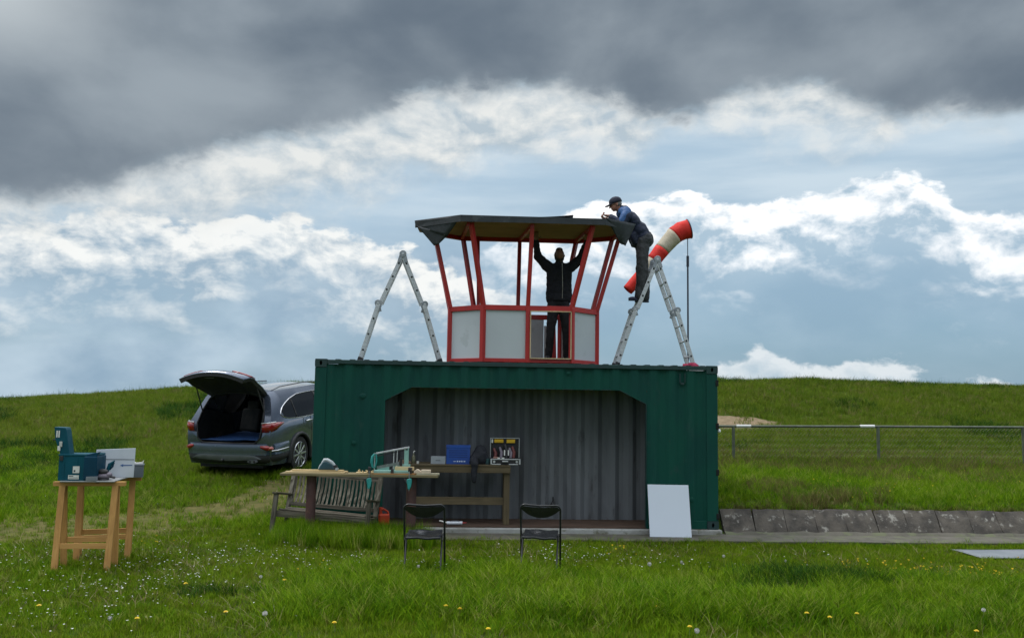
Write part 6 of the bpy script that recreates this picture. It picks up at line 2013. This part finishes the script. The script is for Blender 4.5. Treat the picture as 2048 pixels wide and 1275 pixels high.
for c in ank:
    sb = MB()
    sb.sphere(c + V(0.01, 0, -0.035), (0.058, 0.044, 0.048), 14, 10); sb.sphere(c + V(-0.095, 0, -0.055), (0.088, 0.046, 0.034), 14, 10)
    sb.box(c + V(-0.055, 0, -0.080), (0.235, 0.080, 0.018))
    grown('shoe', sb, M_SHOEB, bodyB, 0.008, 2)

# ------------------------------------------------------------------ grass, flowers
def leaf_mat(name, c1, c2, c3, trans=0.35, sc=0.9):
    """blade: tone varies from plant to plant and in large patches; light passes through"""
    m, nt, b, t = principled(name)
    nt.nodes.remove(b)
    oi = nt.nodes.new('ShaderNodeObjectInfo')
    geo = nt.nodes.new('ShaderNodeNewGeometry')
    P = geo.outputs['Position']
    n = t.noise(P, sc, 4, 0.6)
    at = nt.nodes.new('ShaderNodeAttribute'); at.attribute_name = 'tone'
    mixv = t.add(t.mul(n, 0.75), t.add(t.mul(oi.outputs['Random'], 0.22), t.mul(at.outputs['Fac'], 0.45)))
    col = t.mix(t.ss(mixv, 0.40, 1.00), c1, c2)
    col = t.mix(t.ss(t.add(oi.outputs['Random'], t.mul(t.sub(t.noise(t.vadd(P, (3, 3, 3)), 2.3, 4, 0.6), 0.5), 0.5)), 0.80, 1.0), col, c3)
    df = nt.nodes.new('ShaderNodeBsdfPrincipled'); nt.links.new(col, df.inputs['Base Color'])
    df.inputs['Roughness'].default_value = 0.75; df.inputs['Specular IOR Level'].default_value = 0.06
    tr = nt.nodes.new('ShaderNodeBsdfTranslucent'); nt.links.new(col, tr.inputs['Color'])
    mx = nt.nodes.new('ShaderNodeMixShader'); mx.inputs[0].default_value = trans
    nt.links.new(df.outputs[0], mx.inputs[1]); nt.links.new(tr.outputs[0], mx.inputs[2])
    nt.links.new(mx.outputs[0], nt.nodes['Material Output'].inputs['Surface'])
    return m


def clump_mesh(name, n, h0, h1, spread, lean, width, mat, seg=3, seed=0):
    r = np.random.default_rng(seed)
    vs_, fs_, tone = [], [], []
    for i in range(n):
        tn_ = r.random()
        a = r.random() * 2 * math.pi; rr = spread * math.sqrt(r.random())
        base = np.array([rr * math.cos(a), rr * math.sin(a), -0.01])
        h = h0 + (h1 - h0) * r.random()
        d = r.random() * 2 * math.pi if r.random() < 0.4 else a + r.normal() * 0.7
        ln = lean * (0.25 + 0.9 * r.random()) * h
        dirv = np.array([math.cos(d), math.sin(d), 0])
        tw = r.random() * math.pi
        sidev = np.array([math.cos(tw), math.sin(tw), 0]) * width * (0.7 + 0.6 * r.random()) / 2
        o = len(vs_)
        for s_ in range(seg + 1):
            u = s_ / seg
            p_ = base + np.array([0, 0, 1]) * h * (u - 0.25 * lean * u * u) + dirv * ln * u ** 2
            w = sidev * (1 - u ** 1.6)
            if s_ < seg:
                vs_ += [tuple(p_ - w), tuple(p_ + w)]; tone += [tn_, tn_]
            else:
                vs_.append(tuple(p_)); tone.append(tn_)
        for s_ in range(seg):
            if s_ < seg - 1:
                fs_.append((o + 2 * s_, o + 2 * s_ + 1, o + 2 * s_ + 3, o + 2 * s_ + 2))
            else:
                fs_.append((o + 2 * s_, o + 2 * s_ + 1, o + 2 * s_ + 2))
    me = bpy.data.meshes.new(name)
    me.from_pydata(vs_, [], fs_)
    me.materials.append(mat)
    ta = me.attributes.new('tone', 'FLOAT', 'POINT'); ta.data.foreach_set('value', np.array(tone, np.float32))
    for p_ in me.polygons:
        p_.use_smooth = True
    # soft turf shading: blade normals lean towards the sky
    nv = np.zeros((len(vs_), 3))
    for i_, v_ in enumerate(me.vertices):
        q_ = V(v_.normal); q_ = -q_ if q_.z < 0 else q_
        q_ = (q_ * 0.55 + V(0, 0, 0.75)).normalized()
        nv[i_] = q_
    me.normals_split_custom_set_from_vertices([tuple(q_) for q_ in nv])
    return me


def scatter(name, label, cat, pts, rotz, scl, idx, meshes, tilt=None):
    """one 'stuff' object: plants placed on points by a small node tree"""
    col = bpy.data.collections.new(name + ' plants')
    for i, me in enumerate(meshes):
        o = bpy.data.objects.new('%s_plant_%02d' % (name, i), me)
        col.objects.link(o)
    n = len(pts)
    me = bpy.data.meshes.new(name)
    me.vertices.add(n)
    me.vertices.foreach_set('co', np.asarray(pts, np.float32).ravel())
    rot = np.zeros((n, 3), np.float32); rot[:, 2] = rotz
    if tilt is not None:
        rot[:, 0] = tilt[:, 0]; rot[:, 1] = tilt[:, 1]
    a = me.attributes.new('rot', 'FLOAT_VECTOR', 'POINT'); a.data.foreach_set('vector', rot.ravel())
    a = me.attributes.new('scl', 'FLOAT_VECTOR', 'POINT'); a.data.foreach_set('vector', np.asarray(scl, np.float32).ravel())
    a = me.attributes.new('idx', 'INT', 'POINT'); a.data.foreach_set('value', np.asarray(idx, np.int32))
    ob = bpy.data.objects.new(name, me); COL.objects.link(ob)
    ng = bpy.data.node_groups.new(name + ' nodes', 'GeometryNodeTree')
    ng.interface.new_socket('Geometry', in_out='INPUT', socket_type='NodeSocketGeometry')
    ng.interface.new_socket('Geometry', in_out='OUTPUT', socket_type='NodeSocketGeometry')
    N, Lk = ng.nodes, ng.links
    gi, go = N.new('NodeGroupInput'), N.new('NodeGroupOutput')
    ci = N.new('GeometryNodeCollectionInfo'); ci.inputs['Collection'].default_value = col
    ci.inputs['Separate Children'].default_value = True; ci.inputs['Reset Children'].default_value = True
    iop = N.new('GeometryNodeInstanceOnPoints')
    iop.inputs['Pick Instance'].default_value = True

    def attr(nm, typ):
        a_ = N.new('GeometryNodeInputNamedAttribute'); a_.data_type = typ; a_.inputs['Name'].default_value = nm
        return [o_ for o_ in a_.outputs if o_.enabled and o_.name == 'Attribute'][0]
    er = N.new('FunctionNodeEulerToRotation')
    Lk.new(attr('rot', 'FLOAT_VECTOR'), er.inputs[0])
    Lk.new(gi.outputs[0], iop.inputs['Points']); Lk.new(ci.outputs[0], iop.inputs['Instance'])
    Lk.new(attr('idx', 'INT'), iop.inputs['Instance Index'])
    Lk.new(er.outputs[0], iop.inputs['Rotation']); Lk.new(attr('scl', 'FLOAT_VECTOR'), iop.inputs['Scale'])
    Lk.new(iop.outputs[0], go.inputs[0])
    m = ob.modifiers.new('plants', 'NODES'); m.node_group = ng
    return tag(ob, label, cat, kind='stuff')


G_LAWN = leaf_mat('lawn blades', (0.068, 0.165, 0.004), (0.185, 0.290, 0.010), (0.25, 0.25, 0.05), 0.42)
G_TALL = leaf_mat('meadow blades', (0.060, 0.165, 0.004), (0.215, 0.345, 0.012), (0.31, 0.34, 0.08), 0.48)
G_DARK = leaf_mat('dark tussock blades', (0.016, 0.062, 0.008), (0.036, 0.100, 0.010), (0.07, 0.12, 0.02), 0.30)
G_HILL = leaf_mat('hillside blades', (0.085, 0.160, 0.012), (0.165, 0.225, 0.022), (0.22, 0.19, 0.08), 0.45, 0.35)
G_DRY = leaf_mat('dry bank blades', (0.110, 0.125, 0.028), (0.165, 0.140, 0.055), (0.22, 0.17, 0.09), 0.4, 0.8)

lawn_m = [clump_mesh('lawn%d' % i, 16, 0.035, 0.085, 0.055, 0.55, 0.0050, G_LAWN, 2, 10 + i) for i in range(6)]
med_m = [clump_mesh('meadow%d' % i, 18, 0.08, 0.24, 0.065, 0.75, 0.0085, G_TALL, 4, 30 + i) for i in range(6)]
tall_m = [clump_mesh('tall%d' % i, 20, 0.18, 0.42, 0.06, 0.42, 0.0070, G_TALL, 4, 50 + i) for i in range(5)]
dark_m = [clump_mesh('tussock%d' % i, 26, 0.12, 0.34, 0.07, 0.75, 0.0065, G_DARK, 4, 70 + i) for i in range(4)]
hill_m = [clump_mesh('hill%d' % i, 24, 0.08, 0.24, 0.14, 0.7, 0.012, G_HILL, 2, 90 + i) for i in range(6)]
hilld_m = [clump_mesh('hilld%d' % i, 26, 0.14, 0.36, 0.14, 0.7, 0.012, G_DARK, 3, 110 + i) for i in range(3)]
dry_m = [clump_mesh('dry%d' % i, 18, 0.08, 0.28, 0.10, 0.6, 0.0085, G_DRY, 3, 130 + i) for i in range(4)]


def in_frame(x, y, pad=3.0):
    d = y + 13.0
    return (np.abs(x) < d * 0.605 + pad) & (d > 5.6)


def blocked(x, y):
    """where no grass grows: concrete, slabs, container, sheet"""
    lx, ly = cl_xy(x, y)
    path = (lx > -1.25) & (ly > -0.66 + 0.16 * (fbm(x, y, 2.2, 5) - 0.5) - 0.30 * (lx < -0.6) * 0) & (ly < 0.36) & (lx < 24)
    cont = (lx > -3.1) & (lx < 3.08) & (ly > -0.09) & (ly < 2.6)
    slab = (lx > 3.05) & (ly > -0.62) & (ly < 0.33)
    sheet = (np.abs(x - 7.1) < 1.0) & (np.abs(y + 1.0) < 0.40)
    return path | cont | slab | sheet


def rand_pts(x0, x1, y0, y1, dens):
    n = int((x1 - x0) * (y1 - y0) * dens)
    return rng.uniform(x0, x1, n), rng.uniform(y0, y1, n)


def finish(x, y, extra_z=0.0):
    return np.stack([x, y, height(x, y) + extra_z], 1)


def tallness(x, y):
    """0 mown lawn ... 1 long foreground grass"""
    band = sstep(y, -5.6, -4.9) * (1 - sstep(y, -3.35, -2.75)) * sstep(x + 0.6 * (fbm(x, y, 0.7, 6) - 0.5), -2.7, -1.5)
    n = fbm(x, y, 1.15, 3)
    return np.clip(band * (0.10 + 1.55 * n), 0, 1.3)


def plant(name, label, cat, x, y, s, meshes, zs=None, xtra=None):
    n = len(x)
    scl = np.stack([s, s, s if zs is None else zs], 1)
    return scatter(name, label, cat, finish(x, y), rng.uniform(0, 6.283, n), scl, rng.integers(0, len(meshes), n), meshes,
                   rng.normal(0, 0.10, (n, 2)))


# mown lawn
x, y = rand_pts(-12, 11.5, -7.4, 0.6, 500)
k_ = in_frame(x, y) & ~blocked(x, y)
k_ &= rng.random(len(x)) > dirt_mask(x, y) * 0.78
k_ &= (y < -0.2) | (x < -3)
k_ &= rng.random(len(x)) > 0.45 * sstep(fbm(x, y, 0.75, 3), 0.58, 0.72)
x, y = x[k_], y[k_]
s = 0.65 + 0.5 * fbm(x, y, 1.6, 2) + 0.25 * rng.random(len(x))
plant('lawn_grass', 'short bright green lawn grass', 'grass', x, y, s, lawn_m, s * (0.75 + 0.5 * fbm(x, y, 0.9, 5)))
# long grass in the foreground and along edges
x, y = rand_pts(-9, 11, -6.8, -2.2, 420)
t_ = tallness(x, y)
k_ = in_frame(x, y) & (rng.random(len(x)) < t_ * 0.95)
x, y, t_ = x[k_], y[k_], t_[k_]
s = 0.45 + 0.65 * t_ + 0.30 * rng.random(len(x))
plant('meadow_grass', 'longer lush grass across the foreground', 'grass', x, y, s, med_m)
# scattered longer tufts in the lawn
x, y = rand_pts(-10, 10, -7.2, -0.9, 60)
k_ = in_frame(x, y) & ~blocked(x, y) & (fbm(x, y, 0.9, 7) > 0.56) & (dirt_mask(x, y) < .4)
x, y = x[k_], y[k_]
plant('lawn_tufts', 'loose tufts standing above the mown lawn', 'grass', x, y, 0.45 + 0.35 * rng.random(len(x)), med_m)
straw_m = [clump_mesh('straw%d' % i, 7, 0.05, 0.16, 0.07, 1.3, 0.0050, leaf_mat('dead straw %d' % i, (0.20, 0.17, 0.075), (0.27, 0.24, 0.12), (0.30, 0.27, 0.16), 0.25), 3, 170 + i) for i in range(2)]
x, y = rand_pts(-10, 10, -7.2, -0.7, 34)
k_ = in_frame(x, y) & ~blocked(x, y) & (fbm(x, y, 1.4, 4) > 0.47)
x, y = x[k_], y[k_]
plant('dead_straw', 'dead pale stems lying among the lawn grass', 'straw', x, y, 0.7 + 0.7 * rng.random(len(x)), straw_m)
# tall tuft left standing under the plank table
n = 3000
x = rng.normal(-2.15, 0.58, n); y = -1.14 + rng.normal(0, 0.20, n)
k_ = (x > -3.15) & (x < -1.0) & (y > -1.65) & (y < -0.55) & ~blocked(x, y)
x, y = x[k_], y[k_]
s = (0.56 + 0.40 * rng.random(len(x))) * (1 - 0.30 * sstep(np.abs(x + 2.0), 0.7, 1.2))
plant('tall_grass_tuft', 'tall uncut grass under the plank table', 'grass', x, y, s, tall_m)
# dark tussocks in the foreground
cx_ = [(3.35, -3.30, 0.52, 420), (2.6, -3.9, 0.25, 40), (4.4, -4.1, 0.3, 50), (-1.1, -4.4, 0.3, 40), (0.3, -4.3, 0.25, 30), (-0.2, -4.9, .3, 30), (-3.0, -4.2, 0.25, 26), (5.0, -3.2, .25, 30), (1.4, -4.9, .3, 30)]
X_, Y_, S_ = [], [], []
for a, b_, r_, n in cx_:
    X_.append(rng.normal(a, r_ * 0.75, n)); Y_.append(rng.normal(b_, r_ * 0.45, n)); S_.append(rng.uniform(0.50, 0.95, n) * (1.12 if n > 100 else 0.85))
x, y, s = map(np.concatenate, (X_, Y_, S_))
plant('dark_tussock', 'dark green tussocks rising out of the foreground grass', 'grass', x, y, s, dark_m)
# bank behind the sloping slabs, right
x, y = rand_pts(2.9, 16, 0.3, 6.5, 230)
lx, ly = cl_xy(x, y)
k_ = in_frame(x, y) & (ly > 0.34) & (lx > 3.12)
x, y = x[k_], y[k_]
drym = sstep(fbm(x, y, 0.8, 4) + 0.30 * sstep(y, 3.6, 5.2), 0.44, 0.72)
k_ = rng.random(len(x)) < drym * 0.55
s = 0.55 + 0.45 * rng.random(len(x)) + 0.35 * np.exp(-((y - 5.0) / 0.5) ** 2) + 0.2 * fbm(x, y, 1, 1)
plant('bank_grass', 'rough green grass on the bank behind the slabs', 'grass', x[~k_], y[~k_], s[~k_] * (0.6 + 0.5 * sstep(y[~k_], 0.3, 2.5)), med_m)
plant('dry_bank_grass', 'dry brownish grass mixed into the bank', 'grass', x[k_], y[k_], s[k_], dry_m)
# hillside, both sides
x, y = rand_pts(-26, 26, 0.4, 19.5, 74)
lx, ly = cl_xy(x, y)
k_ = in_frame(x, y, 4.5) & ((lx < -3.1) | (ly > 6.0))
k_ &= rng.random(len(x)) > np.maximum(dirt_mask(x, y) * 0.85, sand_mask(x, y) * 0.97)
k_ &= ~((lx > -3) & (lx < 4.5) & (ly < 9))
x, y = x[k_], y[k_]
s = 0.55 + 0.55 * fbm(x, y, 0.55, 2) + 0.25 * rng.random(len(x))
s *= np.where(x < -3, np.where(y < 3.5, 0.72, 1.0), 1.0)
dk = sstep(fbm(x, y, 0.42, 6), 0.60, 0.76) * (0.35 + 0.35 * (x < 0))
k_ = rng.random(len(x)) < dk * 0.75
plant('hillside_grass', 'mid green grass covering the hillside', 'grass', x[~k_], y[~k_], s[~k_], hill_m)
plant('hillside_weeds', 'darker rank growth in patches on the hillside', 'weeds', x[k_], y[k_], s[k_] * 0.95, hilld_m)
# denser short growth on the left slope near the track
x, y = rand_pts(-13, -3, -0.6, 6.0, 150)
lx, ly = cl_xy(x, y)
k_ = in_frame(x, y, 2) & (lx < -3.1) & (rng.random(len(x)) > dirt_mask(x, y) * 0.88)
x, y = x[k_], y[k_]
plant('slope_grass', 'short green grass on the slope beside the track', 'grass', x, y, 0.45 + 0.45 * rng.random(len(x)) + 0.3 * sstep(fbm(x, y, .8, 3), .5, .7), med_m)
# seed heads along the skyline
x, y = rng.uniform(-20, 21, 1500), rng.uniform(16.4, 18.2, 1500)
x = np.concatenate([x, rng.normal(5.6, 1.2, 120), rng.normal(-8, 5, 200)]); y = np.concatenate([y, rng.normal(12.2, 0.25, 120), rng.uniform(10, 16, 200)])
stalk = [clump_mesh('stalk%d' % i, 5, 0.25, 0.52, 0.10, 0.35, 0.009, G_DARK, 3, 150 + i) for i in range(4)]
plant('skyline_stalks', 'thin dark stalks along the crest of the hill', 'grass', x, y, 0.35 + 0.5 * rng.random(len(x)), stalk)
# tufts creeping over path and foot of the plinth
x, y = rand_pts(-1.3, 9, -1.2, 1.0, 40)
lx, ly = cl_xy(x, y)
k_ = (np.abs(ly + 0.68) < 0.14)
plant('path_edge_grass', 'grass creeping over the edge of the concrete path', 'grass', x[k_], y[k_], 0.35 + 0.3 * rng.random(k_.sum()), med_m)

x, y = rand_pts(2.9, 14, 0.2, 1.6, 260)
lx, ly = cl_xy(x, y)
k_ = (np.abs(ly - 0.345) < 0.06) & (lx > 3.1)
plant('slab_edge_grass', 'ragged grass hanging over the top edge of the sloping slabs', 'grass', x[k_], y[k_], 0.30 + 0.30 * rng.random(k_.sum()), dry_m)

# ---- flowers
M_PETAL = pm('white petals', (0.80, 0.80, 0.78), (0.72, 0.72, 0.70), 30, 0.6)
M_YPET = pm('yellow petals', (0.82, 0.62, 0.015), (0.76, 0.52, 0.01), 30, 0.6)


def flower_mesh(name, r_, h, mat, n=9, cup=0.1, seed=0):
    rr = np.random.default_rng(seed)
    mb = MB()
    vs_ = [(0.004, 0, h + 0.002)]
    for i in range(n * 2):
        a = math.pi * i / n
        k_ = r_ * (1.0 if i % 2 == 0 else 0.55)
        vs_.append((0.004 + k_ * math.cos(a), k_ * math.sin(a), h + cup * r_ + 0.2 * r_ * rr.random()))
    mb.add(vs_, [(0, 1 + i, 1 + (i + 1) % (2 * n)) for i in range(2 * n)])
    mb.sphere((0.004, 0, h + 0.001), (r_ * 0.35, r_ * 0.35, r_ * 0.28), 8, 4)
    me = bpy.data.meshes.new(name); me.from_pydata(mb.v, [], mb.f); me.materials.append(mat)
    return me


daisy = [flower_mesh('daisy%d' % i, 0.0120, 0.040 + 0.012 * i, M_PETAL, 7, 0.25, i) for i in range(3)]
butter = [flower_mesh('buttercup%d' % i, 0.0135, 0.085 + 0.035 * i, M_YPET, 5, 0.6, i) for i in range(3)]


def clusters(cs):
    X_, Y_ = [], []
    for a, b_, rx, ry, n in cs:
        X_.append(rng.normal(a, rx, n)); Y_.append(rng.normal(b_, ry, n))
    x, y = np.concatenate(X_), np.concatenate(Y_)
    k_ = in_frame(x, y) & ~blocked(x, y) & (rng.random(len(x)) < 0.62)
    return x[k_], y[k_]


x, y = clusters([(-4.6, -3.6, 1.3, 0.9, 420), (-3.5, -2.3, 0.8, 0.6, 170), (-4.4, -4.8, 0.8, 0.5, 140), (-3.4, -3.5, 0.25, 0.22, 60), (-3.9, -4.0, 0.3, .25, 60), (-5.2, -2.2, .8, .5, 120), (-4.0, -5.3, .5, .3, 60),
                 (-2.0, -2.6, 0.5, 0.25, 60), (-1.6, -2.9, 0.5, 0.2, 60), (-0.9, -2.7, 0.45, 0.25, 70), (0.55, -1.75, 0.35, 0.35, 90), (1.2, -1.9, 0.5, 0.4, 90), (0.2, -2.4, 0.6, 0.4, 50), (2.2, -2.3, 0.7, 0.3, 50), (-2.6, -1.9, .4, .3, 40),
                 (3.5, -1.6, 1.2, 0.3, 40), (-4.2, 2.5, 0.6, 0.4, 30), (-3.6, 1.6, 0.4, 0.3, 24), (5.5, 2.5, 2.0, 0.8, 60), (-5.6, 0.9, .8, .4, 24)])
s = rng.uniform(0.6, 1.05, len(x))
plant('daisies', 'white daisies scattered in drifts over the lawn', 'daisies', x, y, s, daisy)
x, y = clusters([(4.5, -2.75, 0.40, 0.14, 70), (5.3, -2.9, 0.5, 0.14, 90), (6.2, 2.2, 1.2, 0.5, 60), (8.2, 3.0, 1.0, .5, 30), (1.35, -2.0, 0.15, 0.12, 14), (-2.05, -3.4, 0.25, 0.12, 9), (-4.5, -1.9, .1, .1, 10), (5, -2.4, 1.2, .2, 20)])
plant('buttercups', 'small yellow buttercups in the longer grass', 'buttercups', x, y, rng.uniform(0.7, 1.2, len(x)), butter)

# dandelions one can count: yellow heads and white clocks
M_STEM = pm('pale green stem', (0.16, 0.22, 0.06), (0.12, 0.17, 0.04), 20, 0.6)
M_CLOCK = pm('white seed clock', (0.70, 0.70, 0.66), (0.55, 0.55, 0.52), 60, 0.95, bump=0.01, bscale=260)


def dandelion(x, y, h, yellow, label, size=1.0):
    t = thing('dandelion', label, 'dandelion', (x, y, hz(x, y)), random.random() * 6, 'yellow dandelions' if yellow else 'dandelion seed clocks')
    MB().cyl((0, 0, -0.01), (0.006, 0, h), 0.0022, 0.0018, 6).build('stem', M_STEM, t)
    mb = MB()
    if yellow:
        for ring_, (r0, z0, n) in enumerate(((0.021, 0.000, 16), (0.017, 0.005, 13), (0.011, 0.009, 9))):
            for i in range(n):
                a = 2 * math.pi * (i + 0.3 * ring_) / n
                c, s_ = math.cos(a), math.sin(a)
                mb.add([(0.006, 0, h + z0), (0.006 + (c * r0 - s_ * 0.003) * size, (s_ * r0 + c * 0.003) * size, h + z0 + 0.004), (0.006 + (c * r0 + s_ * 0.003) * size, (s_ * r0 - c * 0.003) * size, h + z0 + 0.004)], [(0, 1, 2)])
        mb.build('flower_head', M_YPET, t)
    else:
        mb.sphere((0.006, 0, h + 0.018), 0.012 * size, 12, 8)
        for i in range(110):
            d = V(random.gauss(0, 1), random.gauss(0, 1), random.gauss(0, 1)).normalized()
            c = V(0.006, 0, h + 0.018)
            e = c + d * 0.024 * size
            q_ = d.orthogonal().normalized() * 0.005
            mb.add([c + d * 0.012, e + q_, e - q_], [(0, 1, 2)])
        mb.build('seed_head', M_CLOCK, t)


YL = 'yellow dandelion flower open in the foreground grass'
CLK = 'round white dandelion seed clock in the foreground grass'
for (x, y, h) in ((-4.05, -5.25, .10), (-3.05, -5.60, .09), (-2.4, -5.35, .10), (-1.42, -5.62, .09), (-0.55, -5.1, .12), (-0.42, -5.15, .11), (-0.15, -5.78, .10), (1.32, -5.05, .13), (1.50, -5.62, .10), (2.60, -5.25, .14), (2.78, -5.3, .12), (3.05, -5.2, .13),
                  (3.9, -5.55, .10), (-2.25, -4.0, .10), (-3.2, -4.15, .09)):
    dandelion(x, y, h, True, YL)
for (x, y, h, s) in ((-3.22, -5.72, .10, 1.1), (-2.02, -5.55, .12, 1.2), (1.52, -5.8, .10, 1.2), (4.20, -5.1, .16, 1.0), (-0.95, -3.55, .16, 1.0), (1.55, -3.2, .16, 1.3), (1.95, -3.0, .15, 1.0), (2.55, -2.5, .14, 1.0), (-2.5, -4.0, .12, .9), (3.2, -2.75, .15, .9)):
    dandelion(x, y, h, False, CLK, s * 0.72)
